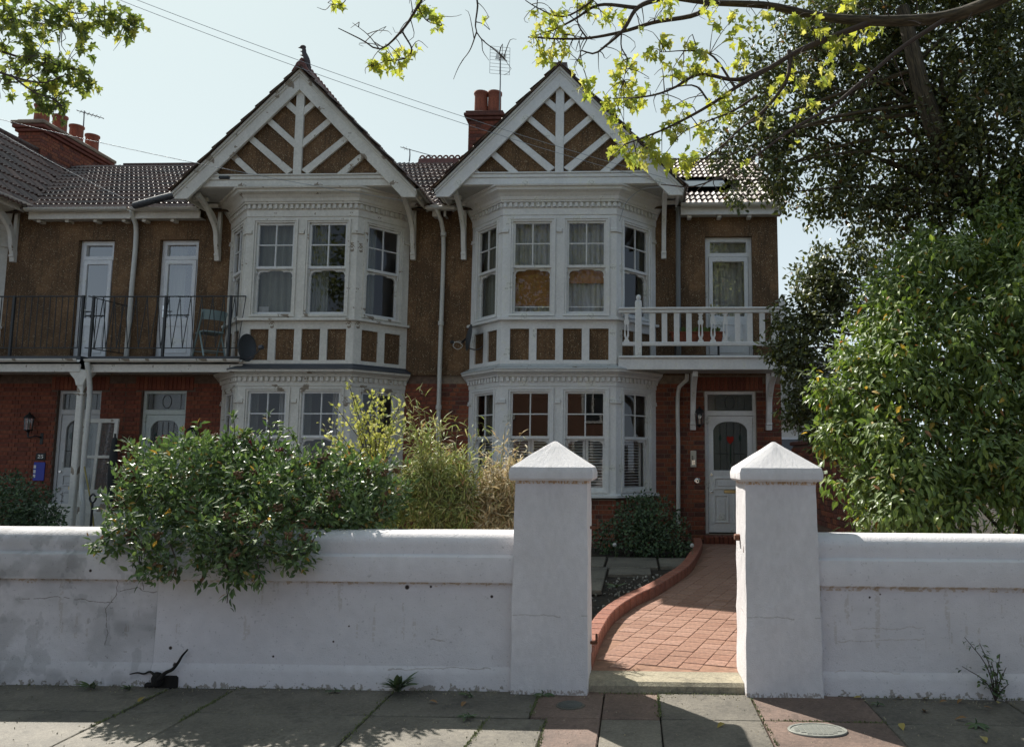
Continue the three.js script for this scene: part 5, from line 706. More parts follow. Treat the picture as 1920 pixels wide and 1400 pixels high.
// ------------------------------------------------------------ planting
function leafGeo(L, w, droop, fold, n = 4, shape = (t) => Math.sin(Math.PI * Math.pow(t, 0.75)) ) { // a folded, curving leaf along +y, face to +z
  const pos = []; const P = (t, s) => { const hw = w / 2 * shape(t) * s; return [hw, L * t * (1 - 0.08 * droop * t), -droop * L * t * t * 0.35 + Math.abs(hw) * fold]; };
  for (let i = 0; i < n; i++) { const a = i / n, b = (i + 1) / n; for (const s of [-1, 1]) { const p0 = P(a, 0), p1 = P(b, 0), q0 = P(a, s), q1 = P(b, s); if (i > 0) { s > 0 ? pos.push(...p0, ...q0, ...q1) : pos.push(...p0, ...q1, ...q0); } if (i < n - 1 || true) { s > 0 ? pos.push(...p0, ...q1, ...p1) : pos.push(...p0, ...p1, ...q1); } } }
  const g = new THREE.BufferGeometry(); g.setAttribute('position', new THREE.Float32BufferAttribute(pos, 3)); g.computeVertexNormals(); return wuv(g);
}
function mapleGeo(S) { const o = [[0, 0], [0.16, -0.06], [0.42, -0.02], [0.3, 0.14], [0.52, 0.3], [0.5, 0.42], [0.34, 0.4], [0.2, 0.44], [0.24, 0.66], [0.12, 0.7], [0, 1]], pts = [...o, ...o.slice(1, -1).reverse().map(([x, y]) => [-x, y])]; const g = clean(new THREE.ShapeGeometry(poly(pts.map(([x, y]) => [x * S, y * S])))); const p = g.attributes.position; for (let i = 0; i < p.count; i++) { const x = p.getX(i) / S, y = p.getY(i) / S; p.setZ(i, S * (Math.abs(x) * 0.4 - y * y * 0.35 + 0.06 * Math.sin(x * 9 + y * 5))); } g.computeVertexNormals(); return g; }
const leafMat = (c, gloss = 0.5, through = 0.35) => mat(c, 0.9, { clearcoat: gloss, clearcoatRoughness: 0.3, transmission: through, thickness: 0 });
function aim(p, dir, nor, s) { const y = dir.clone().normalize(), x = V().crossVectors(y, nor); if (x.lengthSq() < 1e-5) x.set(1, 0, 0); x.normalize(); const z = V().crossVectors(x, y); return new THREE.Matrix4().makeBasis(x.multiplyScalar(s), y.multiplyScalar(s), z.multiplyScalar(s)).setPosition(p); }
const EYE = V(0, 1.5, 0);
// leaves: [Matrix4, palette index]; the largest in view become leaves of their own, the others one mass
function foliage(parent, leaves, geo, palette, single, gloss = 0.5, through = 0.35, rank) {
  const pos = V(), key = rank ?? ((m) => pos.setFromMatrixPosition(m).distanceTo(EYE)); if (single) leaves.sort((a, b) => key(a[0]) - key(b[0]));
  const mats = palette.map((c) => leafMat(lin(...c), gloss, through));
  for (const [m, k] of leaves.slice(0, single)) { const o = part(parent, 'leaf', geo, mats[k]); m.decompose(o.position, o.quaternion, o.scale); }
  const rest = leaves.slice(single); if (!rest.length) return;
  const I = new THREE.InstancedMesh(geo, leafMat(lin(1, 1, 1), gloss, through), rest.length), c = new THREE.Color(); rest.forEach(([m, k], i) => { I.setMatrixAt(i, m); const v = 0.8 + 0.4 * hash(i, 7, 3); I.setColorAt(i, c.setRGB(palette[k][0] * v, palette[k][1] * v, palette[k][2] * v)); });
  I.name = 'foliage'; I.userData.kind = 'stuff'; shade(I); parent.add(I);
}
function sprigs(clumps, n, lo, hi) { // small tufts over the surface of larger clumps, so that light and dark break up
  const out = []; for (const c of clumps) { const k = Math.max(3, Math.round(n * c[3] * c[3] / 0.09)); for (let i = 0; i < k; i++) { const d = V(rr(-1, 1), rr(-1, 1), rr(-1, 1)); if (d.lengthSq() > 1 || d.lengthSq() < 0.01) { i--; continue; } d.normalize(); const q = c[3] * rr(0.55, 0.95); out.push([c[0] + d.x * q, c[1] + d.y * q, c[2] + d.z * q, rr(lo, hi)]); } } return out; }
const wpick = (w) => { let t = rnd() * w.reduce((a, b) => a + b, 0); for (let i = 0; i < w.length; i++) { t -= w[i]; if (t <= 0) return i; } return 0; };
function clumpLeaves(clumps, n, opt) { // leaves spread through lumpy clumps, denser towards their skins
  const out = [], wts = clumps.map((c) => c[3] * c[3]), o = { droop: 0.5, fill: 0.55, flat: 1, rand: 0.6, smin: 0.7, smax: 1.2, weights: [1], ...opt };
  for (let i = 0; i < n; i++) { const c = clumps[wpick(wts)], d = V(rr(-1, 1), rr(-1, 1), rr(-1, 1)); if (d.lengthSq() > 1 || d.lengthSq() < 1e-3) { i--; continue; } d.normalize();
    const lump = 0.75 + 0.5 * hash(Math.floor((d.x + 1) * 3.5), Math.floor((d.y + 1) * 3.5), Math.floor((d.z + 1) * 3.5) + 31), r = c[3] * lump * Math.pow(lerp(o.fill ** 3, 1, rnd()), 1 / 3), p = V(c[0] + d.x * r, c[1] + d.y * r * o.flat, c[2] + d.z * r);
    const dir = d.clone().multiplyScalar(0.8).add(V(rr(-1, 1), rr(-1, 1), rr(-1, 1)).multiplyScalar(o.rand)).add(V(0, -o.droop, 0)), nor = d.clone().add(V(0, 0.9, 0)).add(V(rr(-1, 1), rr(-1, 1), rr(-1, 1)).multiplyScalar(0.5));
    out.push([aim(p, dir, nor, rr(o.smin, o.smax)), wpick(o.weights)]); }
  return out;
}
function tuft(out, p, n, spread, dirBase, weights, smin = 0.8, smax = 1.2, hang = 0.5) { for (let i = 0; i < n; i++) { const d = V(rr(-1, 1), rr(-1, 1) - hang, rr(-1, 1)).add(dirBase ?? V()); out.push([aim(p.clone().add(V(rr(-1, 1), rr(-1, 1), rr(-1, 1)).multiplyScalar(spread)), d, V(rr(-0.6, 0.6), 1, rr(-0.6, 0.6)), rr(smin, smax)), wpick(weights)]); } }
const vs = (L) => L.map((p) => V(...p));
const SHRUB_CLUMPS = [[-3.5,1.23,-5.7,0.23],[-3.67,1.42,-5.9,0.2],[-3.21,1.35,-5.6,0.29],[-3.16,1.06,-5.35,0.22],[-2.96,1.23,-5.6,0.31],[-2.81,1.01,-5.2,0.21],[-2.93,1.38,-5.9,0.24],[-2.57,1.24,-5.6,0.31],[-2.54,1.0,-5.25,0.22],[-2.39,1.35,-5.8,0.28],[-2.28,1.06,-5.4,0.2],[-2.14,1.27,-5.8,0.28],[-2.02,1.12,-5.6,0.19],[-1.93,1.26,-6.0,0.23],[-1.94,1.07,-5.8,0.16],[-3.6,1.12,-5.5,0.15],[-3.46,0.98,-5.25,0.13],[-3.13,0.87,-5.15,0.12],[-2.64,0.86,-5.1,0.12],[-2.28,0.91,-5.15,0.12],[-3.35,1.5,-5.9,0.16],[-3.06,1.54,-5.9,0.14],[-2.77,1.51,-5.9,0.12]];
const SHRUB_SPRAYS = [[[-3.07,0.94,-5.15],[-2.99,0.81,-5.1],[-3.01,0.71,-5.08]],[[-2.88,0.91,-5.15],[-2.8,0.8,-5.1],[-2.82,0.69,-5.08]],[[-2.69,0.88,-5.12],[-2.63,0.75,-5.08],[-2.62,0.58,-5.06]],[[-2.61,0.91,-5.1],[-2.57,0.78,-5.08],[-2.52,0.72,-5.06]],[[-2.46,0.88,-5.1],[-2.43,0.76,-5.08],[-2.41,0.68,-5.06]],[[-2.21,0.98,-5.15],[-2.24,0.88,-5.1],[-2.28,0.82,-5.08]],[[-3.28,0.97,-5.2],[-3.24,0.86,-5.1],[-3.21,0.76,-5.08]],[[-3.5,1.0,-5.2],[-3.52,0.95,-5.15],[-3.53,0.93,-5.1]],[[-2.09,1.05,-5.2],[-2.12,0.96,-5.15],[-2.11,0.92,-5.1]],[[-3.55,1.5,-5.9],[-3.6,1.57,-5.9],[-3.63,1.61,-5.9]],[[-3.25,1.54,-5.9],[-3.29,1.62,-5.9],[-3.28,1.66,-5.9]],[[-3.45,1.46,-5.9],[-3.49,1.54,-5.9],[-3.46,1.59,-5.9]],[[-3.0,1.54,-5.9],[-2.98,1.6,-5.9],[-2.96,1.66,-5.9]],[[-2.68,1.5,-5.9],[-2.67,1.56,-5.9],[-2.65,1.58,-5.9]]];
const YELLOW_STEMS = [[[-2.21,1.3,-6.6],[-2.43,1.54,-6.6],[-2.68,1.78,-6.6]],[[-2.21,1.3,-6.6],[-2.39,1.56,-6.6],[-2.59,1.82,-6.6]],[[-2.21,1.3,-6.6],[-2.35,1.62,-6.6],[-2.51,1.94,-6.6]],[[-2.21,1.3,-6.6],[-2.32,1.66,-6.6],[-2.45,2.03,-6.6]],[[-2.21,1.3,-6.6],[-2.29,1.7,-6.6],[-2.39,2.11,-6.6]],[[-2.21,1.3,-6.6],[-2.28,1.67,-6.6],[-2.37,2.04,-6.6]],[[-2.21,1.3,-6.6],[-2.23,1.63,-6.6],[-2.28,1.96,-6.6]],[[-2.21,1.3,-6.6],[-2.2,1.69,-6.6],[-2.22,2.07,-6.6]],[[-2.21,1.3,-6.6],[-2.18,1.61,-6.6],[-2.17,1.91,-6.6]],[[-2.21,1.3,-6.6],[-2.21,1.7,-6.6],[-2.23,2.11,-6.6]],[[-2.21,1.3,-6.6],[-2.14,1.66,-6.6],[-2.1,2.03,-6.6]],[[-2.21,1.3,-6.6],[-2.13,1.6,-6.6],[-2.07,1.89,-6.6]],[[-2.21,1.3,-6.6],[-2.1,1.63,-6.6],[-2.02,1.96,-6.6]],[[-2.21,1.3,-6.6],[-2.34,1.49,-6.6],[-2.5,1.69,-6.6]],[[-2.21,1.3,-6.6],[-2.39,1.45,-6.6],[-2.59,1.59,-6.6]],[[-2.21,1.3,-6.6],[-2.3,1.56,-6.6],[-2.42,1.82,-6.6]],[[-2.21,1.3,-6.6],[-2.25,1.54,-6.6],[-2.32,1.78,-6.6]],[[-2.21,1.3,-6.6],[-2.15,1.54,-6.6],[-2.12,1.78,-6.6]],[[-2.21,1.3,-6.6],[-2.11,1.54,-6.6],[-2.02,1.78,-6.6]],[[-2.21,1.3,-6.6],[-2.08,1.58,-6.6],[-1.98,1.87,-6.6]],[[-2.21,1.3,-6.6],[-2.32,1.43,-6.6],[-2.45,1.55,-6.6]],[[-2.21,1.3,-6.6],[-2.35,1.4,-6.6],[-2.52,1.5,-6.6]],[[-2.21,1.3,-6.6],[-2.21,1.49,-6.6],[-2.23,1.69,-6.6]],[[-2.21,1.3,-6.6],[-2.17,1.45,-6.6],[-2.16,1.6,-6.6]],[[-2.21,1.3,-6.6],[-2.23,1.43,-6.6],[-2.27,1.55,-6.6]]];
const BAMBOO_STEMS = [[[-1.6,0.98,-6.2],[-1.75,1.51,-6.2],[-1.91,2.04,-6.2]],[[-1.59,0.99,-6.2],[-1.71,1.45,-6.2],[-1.84,1.93,-6.2]],[[-1.57,0.99,-6.2],[-1.68,1.49,-6.2],[-1.78,2.0,-6.2]],[[-1.56,0.99,-6.2],[-1.64,1.43,-6.2],[-1.71,1.89,-6.2]],[[-1.55,0.99,-6.2],[-1.62,1.37,-6.2],[-1.69,1.76,-6.2]],[[-1.54,0.99,-6.2],[-1.56,1.39,-6.2],[-1.58,1.8,-6.2]],[[-1.52,0.99,-6.2],[-1.51,1.37,-6.2],[-1.49,1.76,-6.2]],[[-1.51,0.99,-6.2],[-1.42,1.37,-6.2],[-1.33,1.76,-6.2]],[[-1.5,0.99,-6.2],[-1.45,1.29,-6.2],[-1.4,1.59,-6.2]],[[-1.49,0.99,-6.2],[-1.46,1.22,-6.2],[-1.44,1.47,-6.2]],[[-1.47,0.99,-6.2],[-1.63,1.33,-6.2],[-1.79,1.68,-6.2]],[[-1.46,0.99,-6.2],[-1.58,1.27,-6.2],[-1.7,1.55,-6.2]],[[-1.45,0.99,-6.2],[-1.49,1.25,-6.2],[-1.53,1.51,-6.2]],[[-1.43,0.99,-6.2],[-1.52,1.31,-6.2],[-1.6,1.63,-6.2]],[[-1.42,0.99,-6.2],[-1.65,1.37,-6.2],[-1.88,1.76,-6.2]],[[-1.41,0.99,-6.2],[-1.53,1.16,-6.2],[-1.65,1.34,-6.2]],[[-1.4,0.99,-6.2],[-1.44,1.16,-6.2],[-1.48,1.34,-6.2]],[[-1.38,0.99,-6.2],[-1.56,1.18,-6.2],[-1.74,1.38,-6.2]],[[-1.37,0.99,-6.2],[-1.38,1.16,-6.2],[-1.4,1.34,-6.2]]];
const DRY_STEMS = [[[-1.13,0.96,-6.3],[-1.1,1.36,-6.3],[-1.06,1.77,-6.3]],[[-1.12,0.96,-6.3],[-1.06,1.32,-6.3],[-0.99,1.68,-6.3]],[[-1.11,0.96,-6.3],[-1.12,1.3,-6.3],[-1.12,1.64,-6.3]],[[-1.11,0.96,-6.3],[-1.17,1.27,-6.3],[-1.23,1.59,-6.3]],[[-1.1,0.96,-6.3],[-1.19,1.23,-6.3],[-1.29,1.51,-6.3]],[[-1.09,0.96,-6.3],[-1.06,1.25,-6.3],[-1.03,1.55,-6.3]],[[-1.08,0.96,-6.3],[-1.0,1.23,-6.3],[-0.93,1.51,-6.3]],[[-1.07,0.96,-6.3],[-1.12,1.21,-6.3],[-1.16,1.47,-6.3]],[[-1.06,0.96,-6.3],[-1.15,1.17,-6.3],[-1.25,1.38,-6.3]],[[-1.05,0.96,-6.3],[-1.05,1.17,-6.3],[-1.05,1.38,-6.3]],[[-1.05,0.96,-6.3],[-1.19,1.15,-6.3],[-1.33,1.34,-6.3]],[[-1.04,0.96,-6.3],[-1.0,1.17,-6.3],[-0.97,1.38,-6.3]],[[-1.03,0.96,-6.3],[-1.06,1.15,-6.3],[-1.1,1.34,-6.3]],[[-1.02,0.96,-6.3],[-1.15,1.08,-6.3],[-1.29,1.21,-6.3]],[[-1.01,0.96,-6.3],[-1.1,1.11,-6.3],[-1.18,1.25,-6.3]]];
const LAUREL_CLUMPS = [[2.74,3.45,-7.6,0.31],[2.39,3.19,-7.4,0.3],[2.81,3.2,-7.2,0.44],[2.12,2.85,-7.2,0.29],[2.44,2.81,-7.0,0.38],[1.88,2.49,-7.1,0.24],[2.12,2.35,-6.8,0.37],[1.75,2.09,-7.0,0.22],[1.9,1.97,-6.7,0.32],[2.22,1.97,-6.6,0.36],[1.69,1.75,-6.8,0.19],[1.82,1.61,-6.6,0.27],[2.06,1.56,-6.4,0.31],[1.74,1.35,-6.5,0.2],[1.89,1.23,-6.3,0.26],[2.1,1.23,-6.2,0.25],[1.72,1.08,-6.3,0.15],[1.9,1.06,-6.1,0.15],[2.18,1.08,-6.1,0.17],[2.39,1.48,-6.4,0.35],[2.59,2.24,-6.6,0.41],[3.05,2.63,-6.8,0.46],[2.93,1.97,-6.6,0.45],[2.77,1.44,-6.4,0.35],[2.97,1.44,-6.3,0.34],[3.44,3.19,-7.2,0.54],[3.54,2.49,-6.8,0.56],[3.33,1.57,-6.5,0.49],[3.4,3.72,-7.6,0.36],[3.88,4.04,-7.6,0.47],[3.75,4.27,-7.8,0.32],[2.42,1.09,-6.2,0.13],[4.08,3.29,-7.2,0.69],[1.53,1.68,-6.7,0.06]];
const DARKBUSH_CLUMPS = [[2.31,3.98,-10.5,0.32],[2.68,4.13,-10.5,0.39],[2.47,3.65,-10.3,0.39],[2.1,3.41,-10.2,0.28],[2.05,3.03,-10.0,0.31],[2.39,3.03,-10.0,0.41],[1.92,2.74,-9.9,0.2],[2.13,2.59,-9.8,0.33],[2.25,2.19,-9.8,0.33],[2.05,2.19,-9.8,0.2],[2.44,1.93,-9.8,0.33],[2.18,1.92,-9.8,0.17],[2.87,3.62,-10.2,0.49],[3.23,4.4,-10.4,0.43],[2.61,2.47,-9.9,0.41],[1.93,3.25,-10.1,0.17],[1.76,2.95,-9.95,0.14]];
const OAK_CLUMPS = [[1.56,6.08,-8.8,0.3],[1.49,5.42,-8.8,0.33],[1.28,5.0,-8.7,0.27],[1.5,4.77,-8.6,0.35],[1.2,4.58,-8.6,0.21],[1.82,5.8,-8.9,0.43],[1.89,5.06,-8.7,0.42],[1.76,4.55,-8.7,0.24],[2.3,6.24,-9.0,0.49],[2.32,5.46,-8.9,0.49],[2.27,4.71,-8.8,0.42],[2.14,4.33,-8.8,0.24],[2.63,6.41,-8.6,0.53],[2.7,5.59,-8.5,0.52],[2.73,4.84,-8.5,0.52],[2.51,4.26,-8.4,0.34],[2.96,4.13,-8.4,0.4],[3.22,6.02,-8.6,0.59],[3.24,5.16,-8.4,0.57],[3.17,4.46,-8.3,0.51],[3.75,6.28,-8.4,0.63],[3.68,5.37,-8.2,0.62],[3.6,4.62,-8.1,0.55],[4.06,5.8,-8.0,0.6],[3.92,4.89,-7.8,0.59],[3.13,6.73,-8.6,0.53],[2.41,6.98,-9.1,0.5],[1.91,6.6,-8.9,0.3],[3.97,4.06,-8.0,0.55],[3.45,3.95,-8.2,0.45],[4.65,5.5,-8.0,0.82],[4.58,4.34,-8.0,0.82],[3.46,7.31,-8.6,0.82],[2.54,7.27,-8.6,0.65],[4.38,7.03,-8.4,0.8],[0.91,4.91,-8.7,0.1],[1.1,5.19,-8.7,0.15]];
const SYCAMORE_LIMBS = [[[[3.31,5.15,-5.2],[2.83,5.0,-5.6],[2.48,4.99,-5.9],[1.96,5.08,-6.1],[1.53,5.25,-6.3],[1.15,5.41,-6.4],[0.65,5.51,-6.5],[0.28,5.63,-6.6]],0.062,0.02],
[[[0.65,5.51,-6.5],[0.56,5.41,-6.5],[0.16,5.36,-6.55],[-0.1,5.31,-6.6],[-0.43,5.25,-6.6],[-0.72,5.25,-6.6],[-0.96,5.27,-6.6]],0.022,0.006],
[[[0.28,5.63,-6.6],[0.02,5.47,-6.5],[-0.1,5.27,-6.5],[-0.26,5.12,-6.5],[-0.36,5.05,-6.5],[-0.47,5.08,-6.5]],0.025,0.006],
[[[0.02,5.47,-6.5],[-0.34,5.56,-6.6],[-0.53,5.44,-6.6],[-0.72,5.34,-6.6],[-0.91,5.28,-6.6]],0.02,0.005],
[[[1.96,5.08,-6.1],[1.63,5.0,-6.2],[1.37,4.89,-6.2],[1.1,4.73,-6.2],[0.83,4.57,-6.2],[0.66,4.45,-6.2],[0.44,4.32,-6.2],[0.22,4.21,-6.2],[0.04,4.14,-6.2],[-0.09,4.09,-6.2]],0.03,0.006],
[[[2.48,4.99,-5.9],[2.09,4.73,-5.9],[1.79,4.47,-5.9],[1.54,4.26,-5.9],[1.2,4.06,-5.9],[0.95,3.87,-5.9],[0.66,3.7,-5.9],[0.45,3.62,-5.9],[0.2,3.64,-5.9]],0.02,0.004],
[[[1.1,4.73,-6.2],[0.84,4.64,-6.2],[0.53,4.69,-6.2],[0.31,4.57,-6.2],[0.13,4.51,-6.2],[-0.18,4.49,-6.2]],0.02,0.004],
[[[1.28,4.89,-6.2],[1.27,4.68,-6.2],[1.09,4.4,-6.2],[0.87,4.22,-6.2],[0.7,4.06,-6.2],[0.48,3.91,-6.2]],0.02,0.004],
[[[0.83,4.57,-6.2],[0.62,4.87,-6.2],[0.44,4.9,-6.2],[0.22,4.89,-6.2]],0.012,0.003],
[[[1.01,4.5,-6.2],[0.79,4.36,-6.2],[0.61,4.29,-6.2],[0.35,4.18,-6.2]],0.012,0.003],
[[[0.61,4.45,-6.2],[0.5,4.59,-6.2],[0.26,4.57,-6.2]],0.01,0.003],
[[[-1.6,6.08,-6.8],[-1.47,5.75,-6.8],[-1.47,5.44,-6.8],[-1.26,5.23,-6.8],[-1.18,5.15,-6.8]],0.012,0.003],
[[[-1.47,5.44,-6.8],[-1.53,5.26,-6.8],[-1.6,5.16,-6.8]],0.007,0.003],
[[[-1.78,6.12,-6.7],[-1.97,5.7,-6.7],[-2.13,5.42,-6.7],[-2.34,5.23,-6.7],[-2.5,5.32,-6.7],[-2.73,5.44,-6.7]],0.018,0.004],
[[[-2.13,5.39,-6.7],[-2.04,5.21,-6.7],[-2.1,5.14,-6.7],[-2.29,5.11,-6.7],[-2.41,5.06,-6.7]],0.01,0.003],
[[[-1.99,5.62,-6.7],[-1.91,5.5,-6.7],[-1.77,5.45,-6.7]],0.007,0.003],
[[[-2.34,5.23,-6.7],[-2.45,5.37,-6.7],[-2.6,5.49,-6.7]],0.006,0.002],
[[[-2.62,5.87,-6.7],[-2.71,5.67,-6.7],[-2.84,5.69,-6.7]],0.006,0.002],
[[[-0.43,5.25,-6.6],[-0.51,5.38,-6.6],[-0.52,5.61,-6.6],[-0.51,5.82,-6.6]],0.008,0.004],
[[[-0.12,5.25,-6.5],[-0.12,5.1,-6.5],[-0.07,5.0,-6.5],[-0.1,4.8,-6.5]],0.008,0.003],
[[[-0.5,5.23,-6.6],[-0.48,5.06,-6.6],[-0.46,4.96,-6.6]],0.005,0.002],
[[[-0.19,5.7,-6.5],[-0.63,5.46,-6.6],[-0.87,5.54,-6.6],[-0.99,5.62,-6.6]],0.012,0.004]];
const SYCAMORE_SPOTS = [[-0.89,5.42,-6.6],[-0.86,5.31,-6.6],[-0.77,5.47,-6.6],[-0.68,5.51,-6.6],[-0.7,5.36,-6.6],[-0.6,5.31,-6.6],[-0.91,5.21,-6.6],[-0.72,5.14,-6.6],[-0.65,5.14,-6.6],[-0.77,5.06,-6.6],[-0.2,5.51,-6.6],[-0.12,5.43,-6.6],[-0.29,5.41,-6.6],[-0.39,5.54,-6.6],[-0.48,5.59,-6.6],[0.22,5.28,-6.2],[0.29,5.31,-6.2],[-0.12,5.05,-6.6],[-0.0,5.0,-6.6],[-0.15,4.95,-6.6],[-0.08,4.78,-6.6],[-0.0,4.8,-6.6],[-0.15,4.85,-6.6],[0.13,4.9,-6.2],[0.2,4.84,-6.2],[0.26,5.0,-6.2],[0.24,4.95,-6.2],[0.46,4.97,-6.2],[0.53,4.9,-6.2],[0.57,4.85,-6.2],[0.31,4.74,-6.2],[0.39,4.69,-6.2],[0.48,4.78,-6.2],[0.53,4.69,-6.2],[0.62,4.71,-6.2],[0.68,4.59,-6.2],[-0.43,4.83,-6.6],[-0.41,4.76,-6.6],[-0.29,4.68,-6.6],[-0.19,4.66,-6.6],[-0.12,4.7,-6.6],[-0.03,4.63,-6.6],[0.02,4.68,-6.6],[0.11,4.55,-6.2],[-0.19,4.53,-6.6],[-0.17,4.48,-6.6],[-0.1,4.41,-6.6],[-0.07,4.38,-6.6],[-0.14,4.24,-6.6],[-0.19,4.2,-6.6],[-0.0,4.19,-6.6],[0.04,3.98,-6.2],[0.11,4.07,-6.2],[0.15,4.11,-6.2],[0.22,4.0,-6.2],[-0.03,4.12,-6.6],[0.3,4.27,-6.2],[0.35,4.2,-6.2],[0.39,4.36,-6.2],[0.28,4.44,-6.2],[0.66,4.41,-6.2],[0.72,4.34,-6.2],[0.7,4.45,-6.2],[0.57,4.22,-6.2],[0.61,4.18,-6.2],[0.77,4.43,-6.2],[0.48,3.95,-6.2],[0.39,3.88,-6.2],[0.46,4.0,-6.2],[1.14,4.45,-6.2],[0.66,5.15,-6.2],[0.62,5.27,-6.2],[0.84,5.2,-6.2],[0.98,5.13,-6.2],[1.46,5.14,-6.2],[1.55,5.05,-6.2],[1.61,4.93,-6.2],[1.68,4.97,-6.2],[1.81,5.0,-6.2],[1.9,5.04,-6.2],[1.99,5.06,-6.2],[1.56,4.74,-6.2],[1.54,4.67,-6.2],[1.44,4.42,-6.2],[1.35,5.19,-6.2],[1.77,5.3,-6.2],[1.82,5.32,-6.2],[1.05,4.29,-6.2],[0.26,3.95,-6.2],[-2.29,5.14,-6.7],[-2.22,5.19,-6.7],[-2.36,5.09,-6.7],[-2.4,5.06,-6.7],[-2.1,5.13,-6.7],[-2.17,5.09,-6.7],[-1.96,5.62,-6.7],[-1.91,5.57,-6.7],[-1.81,5.48,-6.7],[-1.84,5.54,-6.7],[-2.05,5.21,-6.7],[-2.78,5.67,-6.7],[-0.84,5.11,-6.6],[0.86,5.01,-6.2],[1.11,5.19,-6.2],[0.9,4.82,-6.2],[1.19,4.59,-6.2],[1.36,4.61,-6.2]];
const STREET_TREE_LIMBS = [[[[-6.51,5.77,-6.2],[-5.5,5.31,-6.2],[-5.07,5.22,-6.2],[-4.78,5.2,-6.2],[-4.46,5.24,-6.2],[-4.32,5.28,-6.2]],0.02,0.004],
[[[-6.24,5.15,-6.0],[-5.29,4.87,-6.0],[-5.01,4.78,-6.0],[-4.73,4.73,-6.0],[-4.52,4.65,-6.0]],0.02,0.004],
[[[-5.89,4.85,-5.9],[-5.19,4.63,-5.9],[-4.96,4.56,-5.9],[-4.8,4.54,-5.9],[-4.65,4.6,-5.9]],0.018,0.004],
[[[-5.1,4.61,-5.9],[-4.91,4.47,-5.9],[-4.74,4.4,-5.9],[-4.63,4.33,-5.9]],0.01,0.003],
[[[-5.24,5.55,-6.2],[-5.03,5.39,-6.2],[-4.84,5.32,-6.2],[-4.56,5.34,-6.2]],0.01,0.003],
[[[-5.5,5.31,-6.2],[-5.3,5.2,-6.2],[-5.22,5.08,-6.2]],0.008,0.003]];
const STREET_TREE_SPOTS = [[-5.29,5.28,-6.0],[-5.2,5.3,-6.0],[-5.1,5.25,-6.0],[-5.23,5.13,-6.0],[-5.12,5.18,-6.0],[-5.0,5.22,-6.0],[-4.92,5.27,-6.0],[-4.82,5.22,-6.0],[-4.74,5.29,-6.0],[-4.64,5.24,-6.0],[-4.86,5.13,-6.0],[-4.77,5.17,-6.0],[-4.7,5.1,-6.0],[-4.65,5.03,-6.0],[-4.62,4.94,-6.0],[-4.58,5.05,-6.0],[-4.52,5.19,-6.0],[-4.49,5.1,-6.0],[-4.43,5.17,-6.0],[-4.38,5.07,-6.0],[-4.31,5.17,-6.0],[-4.24,5.12,-6.0],[-4.18,5.16,-6.0],[-4.19,5.05,-6.0],[-4.28,5.02,-6.0],[-4.36,5.21,-6.0],[-4.13,5.12,-6.0],[-5.24,5.04,-6.0],[-5.25,4.9,-6.0],[-5.12,4.99,-6.0],[-5.05,4.92,-6.0],[-5.15,4.8,-6.0],[-5.02,4.82,-6.0],[-4.92,4.78,-6.0],[-4.83,4.8,-6.0],[-4.76,4.75,-6.0],[-4.69,4.77,-6.0],[-4.64,4.7,-6.0],[-4.57,4.65,-6.0],[-4.52,4.61,-6.0],[-4.59,4.59,-6.0],[-5.19,4.76,-6.0],[-5.07,4.71,-6.0],[-4.96,4.66,-6.0],[-4.87,4.71,-6.0],[-4.77,4.61,-6.0],[-4.68,4.61,-6.0],[-4.49,4.56,-6.0],[-4.99,4.52,-6.0],[-4.89,4.47,-6.0],[-4.83,4.52,-6.0],[-4.93,4.41,-6.0],[-4.86,4.36,-6.0],[-4.8,4.4,-6.0],[-4.73,4.45,-6.0],[-4.69,4.4,-6.0],[-5.17,4.55,-6.0],[-5.23,4.66,-6.0],[-4.57,4.89,-6.0],[-5.06,5.06,-6.0],[-5.29,5.21,-6.0],[-4.97,5.11,-6.0],[-4.87,5.02,-6.0]];
const BAYBUSH = [[-0.01,0.65,-11.9,0.32],[0.31,0.58,-11.8,0.36],[-0.08,0.44,-11.6,0.32],[0.22,0.38,-11.5,0.35],[0.54,0.41,-11.6,0.28],[-0.41,0.33,-11.9,0.28],[0.64,0.28,-11.4,0.19],[0.16,0.8,-12.1,0.21]];
const LEFTBUSH = [[-9.24,0.86,-11.5,0.35],[-8.83,0.71,-11.3,0.35],[-9.05,0.57,-11.2,0.38],[-9.67,1.08,-11.9,0.2],[-8.46,0.61,-11.2,0.19]];
const BAMBOO_CLUMPS = [[-2.05,1.12,-6.4,0.17],[-1.86,1.2,-6.5,0.22],[-1.64,1.2,-6.5,0.24],[-1.44,1.08,-6.4,0.2],[-1.76,1.37,-6.6,0.18],[-1.53,1.37,-6.6,0.16],[-2.1,1.02,-6.3,0.11]];
const DRY_CLUMPS = [[-1.28,1.11,-6.5,0.18],[-1.12,1.2,-6.6,0.2],[-1.04,1.04,-6.4,0.17],[-1.17,0.97,-6.4,0.13],[-1.03,1.33,-6.6,0.14]];
